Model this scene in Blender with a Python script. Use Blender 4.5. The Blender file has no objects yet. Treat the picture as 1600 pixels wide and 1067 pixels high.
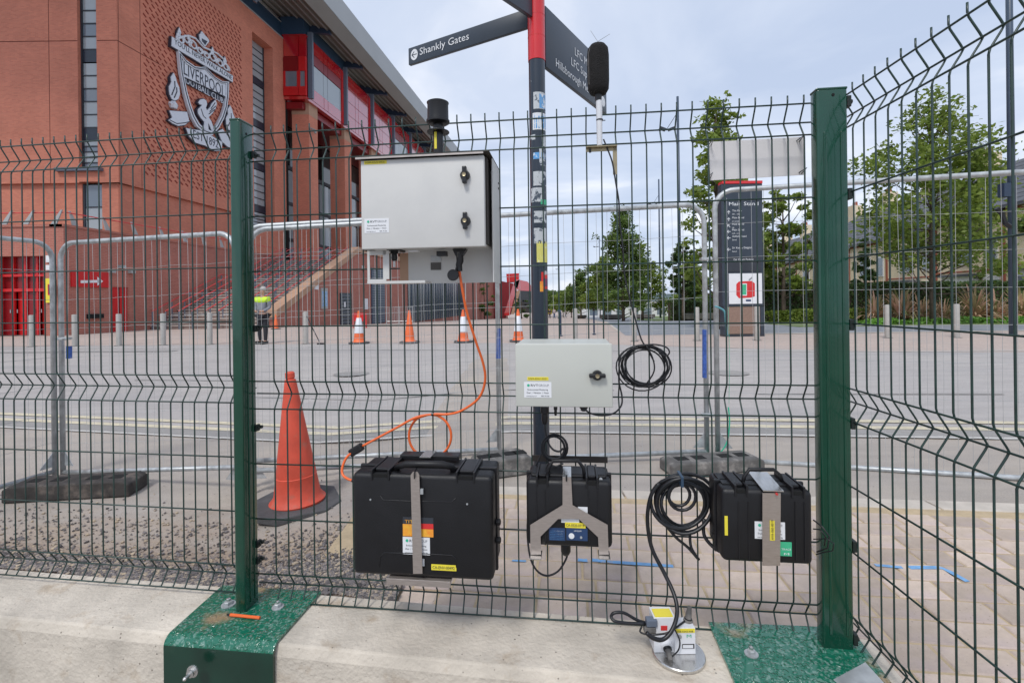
import bpy, bmesh, math, random
from mathutils import Vector, Matrix
from mathutils import noise as mnoise
random.seed(7)
SC = bpy.context.scene
COL = SC.collection
EYE = 1.27
ST, CT = 0.0125, math.sqrt(1 - 0.0125**2)

# ------------------------------------------------------------------ camera, sky, sun, exposure
cam = bpy.data.cameras.new('camera')
cam.sensor_width = 36.0
cam.lens = 765.0 * 36.0 / 1600.0
cam.shift_y = -0.04
cam.clip_start = 0.05
cam.clip_end = 6000
camo = bpy.data.objects.new('camera', cam)
COL.objects.link(camo)
camo.matrix_world = Matrix(((CT, ST, 0, 0), (0, 0, -1, 0), (-ST, CT, 0, EYE), (0, 0, 0, 1)))
SC.camera = camo

SUN_EL, SUN_AZ = math.radians(52), math.radians(205)
world = bpy.data.worlds.new('World')
SC.world = world
world.use_nodes = True
wn, wl = world.node_tree.nodes, world.node_tree.links
wn.clear()
out = wn.new('ShaderNodeOutputWorld')
bg = wn.new('ShaderNodeBackground')
bg.inputs['Strength'].default_value = 0.1
sky = wn.new('ShaderNodeTexSky')
sky.sky_type = 'NISHITA'
sky.sun_disc = False
sky.sun_elevation = SUN_EL
sky.sun_rotation = SUN_AZ
tc = wn.new('ShaderNodeTexCoord')
sep = wn.new('ShaderNodeSeparateXYZ')
wl.new(tc.outputs['Generated'], sep.inputs[0])
add = wn.new('ShaderNodeMath'); add.operation = 'ADD'; add.inputs[1].default_value = 0.16
wl.new(sep.outputs['Z'], add.inputs[0])
mx = wn.new('ShaderNodeMath'); mx.operation = 'MAXIMUM'; mx.inputs[1].default_value = 0.08
wl.new(add.outputs[0], mx.inputs[0])
dx = wn.new('ShaderNodeMath'); dx.operation = 'DIVIDE'
dy = wn.new('ShaderNodeMath'); dy.operation = 'DIVIDE'
wl.new(sep.outputs['X'], dx.inputs[0]); wl.new(mx.outputs[0], dx.inputs[1])
wl.new(sep.outputs['Y'], dy.inputs[0]); wl.new(mx.outputs[0], dy.inputs[1])
cmb = wn.new('ShaderNodeCombineXYZ')
wl.new(dx.outputs[0], cmb.inputs[0]); wl.new(dy.outputs[0], cmb.inputs[1])
n1 = wn.new('ShaderNodeTexNoise'); n1.inputs['Scale'].default_value = 1.1
n1.inputs['Detail'].default_value = 7; n1.inputs['Roughness'].default_value = 0.52
n1.inputs['Distortion'].default_value = 0.5
wl.new(cmb.outputs[0], n1.inputs['Vector'])
r1 = wn.new('ShaderNodeValToRGB')
r1.color_ramp.elements[0].position = 0.36; r1.color_ramp.elements[0].color = (4.1, 4.8, 6.2, 1)
r1.color_ramp.elements[1].position = 0.66; r1.color_ramp.elements[1].color = (7.4, 7.6, 8.2, 1)
e = r1.color_ramp.elements.new(0.52); e.color = (5.1, 5.7, 6.9, 1)
wl.new(n1.outputs['Fac'], r1.inputs[0])
wm = wn.new('ShaderNodeMixRGB'); wm.inputs['Fac'].default_value = 0.9
wl.new(sky.outputs[0], wm.inputs[1]); wl.new(r1.outputs[0], wm.inputs[2])
wl.new(wm.outputs[0], bg.inputs['Color'])
wl.new(bg.outputs[0], out.inputs[0])

sl = bpy.data.lights.new('sun', 'SUN')
sl.energy = 1.5
sl.angle = math.radians(14)
sl.color = (1.0, 0.97, 0.92)
so = bpy.data.objects.new('sun', sl)
COL.objects.link(so)
# light arrives from behind-left of the camera
sdir = Vector((math.sin(SUN_AZ) * math.cos(SUN_EL), math.cos(SUN_AZ) * math.cos(SUN_EL), math.sin(SUN_EL)))
so.rotation_euler = sdir.to_track_quat('Z', 'Y').to_euler()
so.location = (0, -10, 30)

SC.view_settings.view_transform = 'Standard'
SC.view_settings.look = 'None'
SC.view_settings.exposure = 0.5
SC.view_settings.gamma = 1
SC.view_settings.use_curve_mapping = False
try:
    SC.cycles.use_denoising = True
    SC.cycles.max_bounces = 6
    SC.cycles.transparent_max_bounces = 12
except Exception:
    pass

# ------------------------------------------------------------------ helpers
def ray(px, py):
    xc, yc = (px - 800) / 765.0, (469.5 - py) / 765.0
    return Vector((xc * CT + yc * ST, 1.0, -xc * ST + yc * CT))

def P(px, py, Y):
    r = ray(px, py)
    return Vector((r.x * Y, Y, EYE + r.z * Y))

def sm(t):
    t = max(0.0, min(1.0, t))
    return t * t * (3 - 2 * t)

def gz(x, y):
    near = -0.17 * (1 - sm((x + 2.1) / 1.9)) * (1 - sm((y - 7) / 6.0))
    d = max(0.0, min(y, 125.0) - 25.0)
    return near - 0.032 * d * sm(d / 8.0) if d > 0 else near

class Frame:
    def __init__(s, o, yaw):
        s.o = Vector(o)
        s.x = Vector((math.cos(yaw), math.sin(yaw), 0))
        s.y = Vector((-math.sin(yaw), math.cos(yaw), 0))
        s.z = Vector((0, 0, 1))
        s.M = Matrix(((s.x.x, s.y.x, 0, s.o.x), (s.x.y, s.y.y, 0, s.o.y), (0, 0, 1, s.o.z), (0, 0, 0, 1)))
    def loc(s, px, py, d=0.0):
        """local (x, z) where the sight line meets the plane d in front (towards the viewer) of the frame plane"""
        r = ray(px, py)
        c = Vector((0, 0, EYE))
        t = ((s.o - s.y * d) - c).dot(s.y) / r.dot(s.y)
        p = c + r * t - s.o
        return p.dot(s.x), p.z

WORLD = Frame((0, 0, 0), 0)

class G:
    def __init__(s):
        s.v, s.f = [], []
    def add(s, vs, fs):
        b = len(s.v)
        s.v += [tuple(v) for v in vs]
        s.f += [tuple(i + b for i in f) for f in fs]
        return s
    def hexa(s, p):
        return s.add(p, [(0, 3, 2, 1), (4, 5, 6, 7), (0, 1, 5, 4), (1, 2, 6, 5), (2, 3, 7, 6), (3, 0, 4, 7)])
    def box(s, x0, x1, y0, y1, z0, z1):
        return s.hexa([(x0, y0, z0), (x1, y0, z0), (x1, y1, z0), (x0, y1, z0), (x0, y0, z1), (x1, y0, z1), (x1, y1, z1), (x0, y1, z1)])
    def obox(s, c, size, R):
        h = [k / 2 for k in size]
        c = Vector(c)
        pts = [c + R @ Vector((a * h[0], b * h[1], d * h[2])) for d in (-1, 1) for a, b in ((-1, -1), (1, -1), (1, 1), (-1, 1))]
        return s.hexa(pts)
    def tube(s, pts, r, n=8, closed=False, r1=None):
        pts = [Vector(p) for p in pts]
        m = len(pts)
        rings = []
        up = None
        for i, p in enumerate(pts):
            if closed:
                t = pts[(i + 1) % m] - pts[i - 1]
            else:
                t = pts[min(i + 1, m - 1)] - pts[max(i - 1, 0)]
            if t.length < 1e-9:
                t = Vector((0, 0, 1))
            t.normalize()
            if up is None:
                up = Vector((0, 0, 1)) if abs(t.z) < 0.9 else Vector((1, 0, 0))
            a = t.cross(up)
            if a.length < 1e-6:
                a = t.cross(Vector((0, 1, 0)))
            a.normalize()
            b = a.cross(t)
            up = b
            rr = r if r1 is None else r + (r1 - r) * i / max(1, m - 1)
            rings.append([p + (a * math.cos(2 * math.pi * k / n) + b * math.sin(2 * math.pi * k / n)) * rr for k in range(n)])
        vs = [q for g in rings for q in g]
        fs = []
        for i in range(m if closed else m - 1):
            j = (i + 1) % m
            for k in range(n):
                l = (k + 1) % n
                fs.append((i * n + k, j * n + k, j * n + l, i * n + l))
        if not closed:
            fs.append(tuple(range(n)))
            fs.append(tuple((m - 1) * n + k for k in reversed(range(n))))
        return s.add(vs, fs)
    def lathe(s, prof, c=(0, 0, 0), n=16, M=None):
        """prof: (radius, height) pairs, axis z through c (or M)"""
        M = M or Matrix.Identity(3)
        c = Vector(c)
        vs, fs = [], []
        for r, z in prof:
            for k in range(n):
                a = 2 * math.pi * k / n
                vs.append(c + M @ Vector((r * math.cos(a), r * math.sin(a), z)))
        m = len(prof)
        for i in range(m - 1):
            for k in range(n):
                l = (k + 1) % n
                fs.append((i * n + k, i * n + l, (i + 1) * n + l, (i + 1) * n + k))
        fs.append(tuple(reversed(range(n))))
        fs.append(tuple((m - 1) * n + k for k in range(n)))
        return s.add(vs, fs)
    def prism(s, poly, o, ux, uy, depth):
        """outline poly in (ux, uy), pushed out by vector depth"""
        o, ux, uy, depth = Vector(o), Vector(ux), Vector(uy), Vector(depth)
        n = len(poly)
        a = [o + ux * p[0] + uy * p[1] for p in poly]
        b = [p + depth for p in a]
        fs = [tuple(range(n)), tuple(reversed(range(n, 2 * n)))]
        fs += [(i, i + n, (i + 1) % n + n, (i + 1) % n) for i in range(n)]
        return s.add(a + b, fs)
    def quad(s, a, b, c, d):
        return s.add([a, b, c, d], [(0, 1, 2, 3)])

def fix_normals(me):
    bm = bmesh.new(); bm.from_mesh(me)
    bmesh.ops.recalc_face_normals(bm, faces=bm.faces)
    bm.to_mesh(me); bm.free()

def build(g, name, mat, parent=None, org=(0, 0, 0), bevel=0, seg=2, smooth=False, uv=False, norm=True):
    me = bpy.data.meshes.new(name)
    o0 = Vector(org)
    me.from_pydata([Vector(v) - o0 for v in g.v], [], g.f)
    if norm or bevel:
        bm = bmesh.new(); bm.from_mesh(me)
        if bevel:
            bmesh.ops.remove_doubles(bm, verts=bm.verts, dist=1e-5)
        bmesh.ops.recalc_face_normals(bm, faces=bm.faces)
        if bevel:
            ed = [e for e in bm.edges if len(e.link_faces) == 2 and e.calc_face_angle(0) > 0.5]
            bmesh.ops.bevel(bm, geom=ed, offset=bevel, segments=seg, profile=0.5, affect='EDGES', clamp_overlap=True)
        bm.to_mesh(me); bm.free()
    if uv:
        L = me.uv_layers.new(name='uv')
        for p in me.polygons:
            n = p.normal
            if abs(n.z) > 0.75:
                for li in p.loop_indices:
                    v = me.vertices[me.loops[li].vertex_index].co + o0
                    L.data[li].uv = (v.x, v.y)
            else:
                t = Vector((-n.y, n.x, 0)).normalized()
                if abs(t.y) > abs(t.x) and t.y < 0: t = -t
                if abs(t.x) >= abs(t.y) and t.x < 0: t = -t
                for li in p.loop_indices:
                    v = me.vertices[me.loops[li].vertex_index].co + o0
                    L.data[li].uv = (v.x * t.x + v.y * t.y, v.z)
    if smooth:
        for p in me.polygons: p.use_smooth = True
        if bevel or smooth == 'auto':
            try:
                me.set_sharp_from_angle(angle=math.radians(38))
            except Exception:
                pass
    if mat is not None:
        me.materials.append(mat)
    ob = bpy.data.objects.new(name, me)
    COL.objects.link(ob)
    if parent is not None:
        ob.parent = parent
    else:
        ob.location = o0
    return ob

def tag(o, label, cat, group=None, kind=None):
    if label: o['label'] = label
    if cat: o['category'] = cat
    if group: o['group'] = group
    if kind: o['kind'] = kind
    return o

class T:
    """a thing: an Empty at its base in a frame; parts are given in frame coordinates"""
    def __init__(s, name, label, cat, org, frame=WORLD, group=None, kind=None):
        s.org = Vector(org); s.frame = frame
        s.e = bpy.data.objects.new(name, None)
        s.e.empty_display_size = 0.1
        COL.objects.link(s.e)
        s.e.matrix_world = frame.M @ Matrix.Translation(s.org)
        tag(s.e, label, cat, group, kind)
    def part(s, g, name, mat, under=None, label=None, **k):
        o = build(g, name, mat, parent=under or s.e, org=s.org, **k)
        if label: o['label'] = label
        return o
    def text(s, txt, o, ux, uz, w, h, mat, under=None, name='lettering', ex=0.0004, align='L', fit=True):
        """text lying in (ux, uz), lower-left (or centre) at o; h = cap height; squeezed to width w"""
        cu = bpy.data.curves.new('txt', 'FONT')
        cu.body = txt; cu.size = 1.0; cu.resolution_u = 2; cu.extrude = 0
        tmp = bpy.data.objects.new('txt', cu)
        COL.objects.link(tmp)
        dg = bpy.context.evaluated_depsgraph_get()
        me = bpy.data.meshes.new_from_object(tmp.evaluated_get(dg))
        bpy.data.objects.remove(tmp)
        bpy.data.curves.remove(cu)
        if not me.vertices: return None
        xs = [v.co.x for v in me.vertices]
        x0, x1 = min(xs), max(xs)
        capw = 0.70
        sy = h / capw
        sx = w / (x1 - x0) if (w and fit) else sy
        ux, uz, o = Vector(ux).normalized(), Vector(uz).normalized(), Vector(o)
        n = ux.cross(uz)
        W = (x1 - x0) * sx
        sh = 0 if align == 'L' else (-W / 2 if align == 'C' else -W)
        bm = bmesh.new(); bm.from_mesh(me)
        if ex > 0.002:
            r = bmesh.ops.extrude_face_region(bm, geom=bm.faces[:])
            for el in r['geom']:
                if isinstance(el, bmesh.types.BMVert): el.co.z += 1.0
            bmesh.ops.recalc_face_normals(bm, faces=bm.faces)
        bm.to_mesh(me); bm.free()
        for v in me.vertices:
            q = o + ux * ((v.co.x - x0) * sx + sh) + uz * (v.co.y * sy) + n * (ex if v.co.z > 0.5 or ex <= 0.002 else 0)
            v.co = q - s.org
        me.name = name
        me.materials.clear(); me.materials.append(mat)
        ob = bpy.data.objects.new(name, me)
        COL.objects.link(ob); ob.parent = under or s.e
        return ob

def copy_thing(e, loc=None, rotz=None, label=None, mats=None, scale=None):
    """copy an Empty (or mesh) with its parts and their sub-parts"""
    c = e.copy(); COL.objects.link(c)
    if loc is not None: c.location = loc
    if rotz is not None: c.rotation_euler = (0, 0, rotz)
    if scale is not None: c.scale = (scale,) * 3 if not hasattr(scale, '__len__') else scale
    if label: c['label'] = label
    for ch in list(e.children):
        k = ch.copy(); COL.objects.link(k); k.parent = c
        for g2 in list(ch.children):
            m = g2.copy(); COL.objects.link(m); m.parent = k
            for g3 in list(g2.children):
                m3 = g3.copy(); COL.objects.link(m3); m3.parent = m
    return c

def inst(ob, parent, loc=(0, 0, 0), rot=(0, 0, 0)):
    c = ob.copy(); COL.objects.link(c); c.parent = parent
    c.location = loc; c.rotation_euler = rot
    return c

# ------------------------------------------------------------------ materials
def new_mat(name):
    m = bpy.data.materials.new(name); m.use_nodes = True
    nt = m.node_tree
    b = nt.nodes['Principled BSDF']
    return m, nt, b

def nm(name, col, rough=0.5, metal=0.0, var=0.12, scale=6.0, bump=0.0, bscale=60.0, coat=0.0, spec=0.5,
       col2=None, c2pos=(0.45, 0.65), c2scale=3.0, island=0.0, detail=5, rvar=0.0, stretch=None):
    m, nt, b = new_mat(name)
    N, L = nt.nodes, nt.links
    tcn = N.new('ShaderNodeTexCoord')
    src = tcn.outputs['Object']
    if stretch:
        mp = N.new('ShaderNodeMapping'); mp.inputs['Scale'].default_value = stretch
        L.new(src, mp.inputs[0]); src = mp.outputs[0]
    nz = N.new('ShaderNodeTexNoise'); nz.inputs['Scale'].default_value = scale; nz.inputs['Detail'].default_value = detail
    L.new(src, nz.inputs['Vector'])
    mr = N.new('ShaderNodeMapRange')
    mr.inputs['To Min'].default_value = 1 - var * 1.6; mr.inputs['To Max'].default_value = 1 + var * 1.6
    mr.inputs['From Min'].default_value = 0.2; mr.inputs['From Max'].default_value = 0.8
    L.new(nz.outputs['Fac'], mr.inputs[0])
    colsock = None
    rgb = N.new('ShaderNodeRGB'); rgb.outputs[0].default_value = (*col, 1)
    colsock = rgb.outputs[0]
    if col2:
        n2 = N.new('ShaderNodeTexNoise'); n2.inputs['Scale'].default_value = c2scale; n2.inputs['Detail'].default_value = 8
        n2.inputs['Roughness'].default_value = 0.62
        L.new(src, n2.inputs['Vector'])
        rp = N.new('ShaderNodeMapRange'); rp.inputs['From Min'].default_value = c2pos[0]; rp.inputs['From Max'].default_value = c2pos[1]
        L.new(n2.outputs['Fac'], rp.inputs[0])
        mxx = N.new('ShaderNodeMixRGB'); mxx.inputs[2].default_value = (*col2, 1)
        L.new(rp.outputs[0], mxx.inputs[0]); L.new(colsock, mxx.inputs[1])
        colsock = mxx.outputs[0]
    mul = N.new('ShaderNodeVectorMath'); mul.operation = 'SCALE'
    L.new(colsock, mul.inputs[0]); L.new(mr.outputs[0], mul.inputs['Scale'])
    colsock = mul.outputs[0]
    if island:
        ge = N.new('ShaderNodeNewGeometry'); oi = N.new('ShaderNodeObjectInfo')
        ad = N.new('ShaderNodeMath'); ad.operation = 'ADD'
        L.new(ge.outputs['Random Per Island'], ad.inputs[0]); L.new(oi.outputs['Random'], ad.inputs[1])
        fr = N.new('ShaderNodeMath'); fr.operation = 'FRACT'; L.new(ad.outputs[0], fr.inputs[0])
        m2 = N.new('ShaderNodeMapRange'); m2.inputs['To Min'].default_value = 1 - island; m2.inputs['To Max'].default_value = 1 + island
        L.new(fr.outputs[0], m2.inputs[0])
        s2 = N.new('ShaderNodeVectorMath'); s2.operation = 'SCALE'
        L.new(colsock, s2.inputs[0]); L.new(m2.outputs[0], s2.inputs['Scale'])
        colsock = s2.outputs[0]
    L.new(colsock, b.inputs['Base Color'])
    b.inputs['Roughness'].default_value = rough
    if rvar:
        m3 = N.new('ShaderNodeMapRange'); m3.inputs['To Min'].default_value = max(0.03, rough - rvar); m3.inputs['To Max'].default_value = min(1, rough + rvar)
        m3.inputs['From Min'].default_value = 0.3; m3.inputs['From Max'].default_value = 0.7
        L.new(nz.outputs['Fac'], m3.inputs[0]); L.new(m3.outputs[0], b.inputs['Roughness'])
    b.inputs['Metallic'].default_value = metal
    b.inputs['Specular IOR Level'].default_value = spec
    b.inputs['Coat Weight'].default_value = coat
    if bump:
        n3 = N.new('ShaderNodeTexNoise'); n3.inputs['Scale'].default_value = bscale; n3.inputs['Detail'].default_value = 6
        L.new(src, n3.inputs['Vector'])
        bp = N.new('ShaderNodeBump'); bp.inputs['Strength'].default_value = bump; bp.inputs['Distance'].default_value = 0.01
        L.new(n3.outputs['Fac'], bp.inputs['Height']); L.new(bp.outputs[0], b.inputs['Normal'])
    return m

def brick_mat(name, c1, c2, mortar, bw=0.225, rh=0.075, ms=0.008, vary=0.15):
    m, nt, b = new_mat(name)
    N, L = nt.nodes, nt.links
    uvn = N.new('ShaderNodeUVMap'); uvn.uv_map = 'uv'
    bt = N.new('ShaderNodeTexBrick')
    bt.inputs['Scale'].default_value = 1.0
    bt.inputs['Color1'].default_value = (*c1, 1); bt.inputs['Color2'].default_value = (*c2, 1)
    bt.inputs['Mortar'].default_value = (*mortar, 1)
    bt.inputs['Mortar Size'].default_value = ms
    bt.inputs['Brick Width'].default_value = bw; bt.inputs['Row Height'].default_value = rh
    bt.inputs['Bias'].default_value = 0.0
    L.new(uvn.outputs[0], bt.inputs['Vector'])
    nz = N.new('ShaderNodeTexNoise'); nz.inputs['Scale'].default_value = 0.5; nz.inputs['Detail'].default_value = 9
    nz.inputs['Roughness'].default_value = 0.6
    L.new(uvn.outputs[0], nz.inputs['Vector'])
    mr = N.new('ShaderNodeMapRange'); mr.inputs['From Min'].default_value = 0.25; mr.inputs['From Max'].default_value = 0.75
    mr.inputs['To Min'].default_value = 1 - vary; mr.inputs['To Max'].default_value = 1 + vary
    L.new(nz.outputs['Fac'], mr.inputs[0])
    mu = N.new('ShaderNodeVectorMath'); mu.operation = 'SCALE'
    L.new(bt.outputs['Color'], mu.inputs[0]); L.new(mr.outputs[0], mu.inputs['Scale'])
    L.new(mu.outputs[0], b.inputs['Base Color'])
    b.inputs['Roughness'].default_value = 0.85
    bp = N.new('ShaderNodeBump'); bp.inputs['Strength'].default_value = 0.4; bp.inputs['Distance'].default_value = 0.01
    iv = N.new('ShaderNodeMath'); iv.operation = 'SUBTRACT'; iv.inputs[0].default_value = 1
    L.new(bt.outputs['Fac'], iv.inputs[1]); L.new(iv.outputs[0], bp.inputs['Height'])
    L.new(bp.outputs[0], b.inputs['Normal'])
    return m

def glass_mat(name, tint=(0.09, 0.11, 0.13), rough=0.05):
    m, nt, b = new_mat(name)
    b.inputs['Base Color'].default_value = (*tint, 1)
    b.inputs['Roughness'].default_value = rough
    b.inputs['Specular IOR Level'].default_value = 0.9
    b.inputs['Coat Weight'].default_value = 0.3
    b.inputs['Coat Roughness'].default_value = 0.03
    return m

def leaf_mat(name, c1, c2, trans=0.5):
    m, nt, b = new_mat(name)
    N, L = nt.nodes, nt.links
    ge = N.new('ShaderNodeNewGeometry')
    rp = N.new('ShaderNodeValToRGB')
    rp.color_ramp.elements[0].color = (*c1, 1); rp.color_ramp.elements[1].color = (*c2, 1)
    L.new(ge.outputs['Random Per Island'], rp.inputs[0])
    tcn = N.new('ShaderNodeTexCoord')
    nz = N.new('ShaderNodeTexNoise'); nz.inputs['Scale'].default_value = 0.9; nz.inputs['Detail'].default_value = 3
    L.new(tcn.outputs['Object'], nz.inputs['Vector'])
    mr = N.new('ShaderNodeMapRange'); mr.inputs['From Min'].default_value = 0.3; mr.inputs['From Max'].default_value = 0.7
    mr.inputs['To Min'].default_value = 0.75; mr.inputs['To Max'].default_value = 1.3
    L.new(nz.outputs['Fac'], mr.inputs[0])
    mu = N.new('ShaderNodeVectorMath'); mu.operation = 'SCALE'
    L.new(rp.outputs[0], mu.inputs[0]); L.new(mr.outputs[0], mu.inputs['Scale'])
    L.new(mu.outputs[0], b.inputs['Base Color'])
    b.inputs['Roughness'].default_value = 0.55
    tr = N.new('ShaderNodeBsdfTranslucent')
    L.new(mu.outputs[0], tr.inputs['Color'])
    ms = N.new('ShaderNodeMixShader'); ms.inputs[0].default_value = trans
    L.new(b.outputs[0], ms.inputs[1]); L.new(tr.outputs[0], ms.inputs[2])
    L.new(ms.outputs[0], N['Material Output'].inputs['Surface'])
    return m

M = {}
M['wire'] = nm('green_coated_wire', (0.014, 0.040, 0.033), 0.4, var=0.3, scale=30, spec=0.6)
M['post'] = nm('green_powder_coat', (0.003, 0.052, 0.029), 0.2, var=0.1, scale=14, coat=0.5, bump=0.05, bscale=90)
M['postdark'] = nm('green_front_shade', (0.003, 0.034, 0.020), 0.3, var=0.25, scale=6, coat=0.3, col2=(0.02, 0.055, 0.035), c2pos=(0.55, 0.8), c2scale=5)  # post green darkened in the colour, as shade on the hanging front
M['hole'] = nm('hole_black', (0.004, 0.004, 0.004), 0.9)
M['clip'] = nm('black_clip_plastic', (0.008, 0.014, 0.012), 0.5)
M['galv'] = nm('galvanised_steel', (0.43, 0.45, 0.46), 0.42, 0.35, var=0.22, scale=22, bump=0.04, rvar=0.12)
M['galvdull'] = nm('dull_galvanised_mesh', (0.42, 0.43, 0.43), 0.55, 0.2, var=0.15)
M['steel'] = nm('brushed_steel', (0.50, 0.44, 0.40), 0.38, 0.75, var=0.08, scale=40, stretch=(1, 1, 8), rvar=0.08)
M['steelbright'] = nm('bright_steel_plate', (0.62, 0.61, 0.59), 0.27, 0.9, var=0.08, scale=30, stretch=(12, 1, 1))
M['brass'] = nm('tarnished_angle_steel', (0.36, 0.30, 0.19), 0.4, 0.8, var=0.15, scale=40)
M['box'] = nm('pale_grey_powder_coat', (0.60, 0.595, 0.575), 0.42, var=0.035, scale=5, bump=0.03, bscale=350, col2=(0.54, 0.54, 0.53), c2pos=(0.5, 0.8), c2scale=4)
M['boxlight'] = nm('pale_green_grey_powder_coat', (0.52, 0.53, 0.485), 0.42, var=0.03, scale=5, bump=0.03, bscale=350)
M['gasket'] = nm('dark_gasket', (0.035, 0.028, 0.024), 0.7)
M['case'] = nm('black_moulded_plastic', (0.0045, 0.0045, 0.006), 0.5, var=0.2, scale=12, bump=0.12, bscale=420, rvar=0.08)
M['caselit'] = nm('lit_black_ribbed_plastic', (0.008, 0.008, 0.010), 0.42, var=0.2, scale=12, bump=0.1, bscale=420)  # case plastic again, a lit tone put into the colour of raised parts
M['black'] = nm('black_plastic', (0.010, 0.010, 0.012), 0.35, var=0.2)
M['cable'] = nm('black_cable_sheath', (0.011, 0.012, 0.015), 0.4, var=0.2)
M['foam'] = nm('black_foam', (0.009, 0.008, 0.008), 0.95, var=0.3, scale=60, bump=0.7, bscale=300)
M['orange'] = nm('orange_cable_sheath', (0.80, 0.14, 0.028), 0.4, var=0.06)
M['yellow'] = nm('yellow_sticker', (0.78, 0.66, 0.05), 0.5, var=0.06)
M['white'] = nm('white_sticker', (0.74, 0.75, 0.77), 0.5, var=0.03)
M['ink'] = nm('dark_ink', (0.03, 0.035, 0.045), 0.6)
M['inkgrey'] = nm('grey_ink', (0.25, 0.26, 0.28), 0.6)
M['inkgreen'] = nm('green_ink', (0.03, 0.42, 0.25), 0.6)
M['inkwhite'] = nm('white_lettering', (0.72, 0.74, 0.76), 0.5)
M['stgreen'] = nm('green_sticker', (0.05, 0.42, 0.22), 0.5)
M['storange'] = nm('orange_sticker', (0.80, 0.24, 0.03), 0.45, col2=(0.85, 0.50, 0.05), c2scale=14)
M['stred'] = nm('red_sticker', (0.62, 0.03, 0.03), 0.45)
M['stnavy'] = nm('navy_sticker', (0.02, 0.05, 0.13), 0.45)
M['stblue'] = nm('blue_sticker', (0.10, 0.32, 0.62), 0.5, col2=(0.7, 0.75, 0.8), c2scale=30, c2pos=(0.5, 0.56))
M['stgrey'] = nm('scuffed_pale_sticker', (0.52, 0.55, 0.57), 0.6, col2=(0.06, 0.08, 0.11), c2scale=24, c2pos=(0.52, 0.58))
M['styel'] = nm('yellow_paper', (0.66, 0.62, 0.16), 0.6, var=0.1, col2=(0.75, 0.75, 0.6), c2scale=40, c2pos=(0.55, 0.62))
M['signnavy'] = nm('slate_navy_paint', (0.028, 0.040, 0.058), 0.38, var=0.08, coat=0.1)
M['polenavy'] = nm('navy_post_paint', (0.016, 0.026, 0.042), 0.3, var=0.1, coat=0.3, col2=(0.18, 0.2, 0.22), c2pos=(0.66, 0.72), c2scale=26)
M['polered'] = nm('red_post_paint', (0.62, 0.022, 0.028), 0.28, var=0.05, coat=0.3)
M['cone'] = nm('faded_orange_cone', (0.60, 0.078, 0.042), 0.6, var=0.14, scale=9, bump=0.1, col2=(0.42, 0.13, 0.085), c2pos=(0.56, 0.72), c2scale=13)
M['coneo'] = nm('orange_cone', (0.82, 0.16, 0.05), 0.5, var=0.08)
M['conew'] = nm('white_reflective_sleeve', (0.68, 0.69, 0.72), 0.4, var=0.06)
M['rubber'] = nm('grey_black_rubber', (0.075, 0.075, 0.078), 0.75, var=0.25, scale=12, bump=0.2, bscale=80)
M['foot'] = nm('weathered_fence_foot', (0.045, 0.040, 0.037), 0.8, var=0.35, scale=12, bump=0.3, bscale=60, col2=(0.16, 0.13, 0.11), c2pos=(0.5, 0.75), c2scale=10)
M['footgrey'] = nm('pale_fence_foot', (0.12, 0.115, 0.11), 0.85, var=0.3, scale=12, bump=0.3, bscale=60, col2=(0.22, 0.205, 0.19), c2pos=(0.5, 0.7), c2scale=12)
M['bluetape'] = nm('blue_paint_mark', (0.04, 0.10, 0.36), 0.6, var=0.3, scale=40)
M['board'] = nm('blank_white_board', (0.66, 0.64, 0.64), 0.6, var=0.0)
M['bollard'] = nm('sand_coloured_steel', (0.42, 0.40, 0.37), 0.5, 0.2, var=0.08)
M['red'] = nm('stadium_red_gloss', (0.50, 0.008, 0.014), 0.13, var=0.05, coat=1.0, spec=0.8)
M['redmatt'] = nm('stadium_red_door', (0.56, 0.012, 0.014), 0.35, var=0.06)
M['reddeep'] = nm('deep_red_panel', (0.22, 0.006, 0.010), 0.3, var=0.05)
M['redrail'] = nm('red_handrail_paint', (0.58, 0.045, 0.045), 0.35)
M['steelblue'] = nm('navy_steelwork', (0.022, 0.040, 0.075), 0.4, var=0.1)
M['navypanel'] = nm('navy_cladding', (0.030, 0.065, 0.115), 0.38, var=0.05)
M['finblue'] = nm('grey_blue_fin', (0.12, 0.145, 0.19), 0.4, var=0.05)
M['roofdeck'] = nm('grey_brown_roof_decking', (0.14, 0.13, 0.115), 0.6, var=0.2, scale=0.4)
M['fascia'] = nm('grey_fascia', (0.36, 0.37, 0.37), 0.45, var=0.04, scale=0.3)
M['soffit'] = nm('grey_soffit', (0.27, 0.275, 0.27), 0.5, var=0.05, scale=0.3)
M['stone'] = nm('buff_stone', (0.44, 0.27, 0.18), 0.8, var=0.12, scale=1.2, bump=0.1, bscale=10)
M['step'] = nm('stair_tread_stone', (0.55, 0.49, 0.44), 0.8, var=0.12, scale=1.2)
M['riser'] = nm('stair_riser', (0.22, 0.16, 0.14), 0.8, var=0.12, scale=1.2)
M['crest'] = nm('satin_white_metal', (0.66, 0.69, 0.75), 0.45, 0.0, var=0.03)
M['crestline'] = nm('dark_crest_outline', (0.03, 0.035, 0.055), 0.5)
M['frame'] = nm('dark_window_frame', (0.03, 0.035, 0.045), 0.4)
M['framewhite'] = nm('white_window_frame', (0.68, 0.68, 0.68), 0.4)
M['glass'] = glass_mat('window_glass', (0.16, 0.20, 0.24), 0.04)
M['glassgrey'] = glass_mat('pale_window_glass', (0.34, 0.38, 0.40), 0.08)
for _k in ('red',):
    _b = M[_k].node_tree.nodes['Principled BSDF']; _b.inputs['Coat IOR'].default_value = 2.3; _b.inputs['Coat Roughness'].default_value = 0.06
M['glassdark'] = glass_mat('dark_curtain_glass', (0.012, 0.013, 0.015), 0.06)
M['spandrel'] = nm('navy_spandrel', (0.022, 0.032, 0.05), 0.25, var=0.05)
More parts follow.
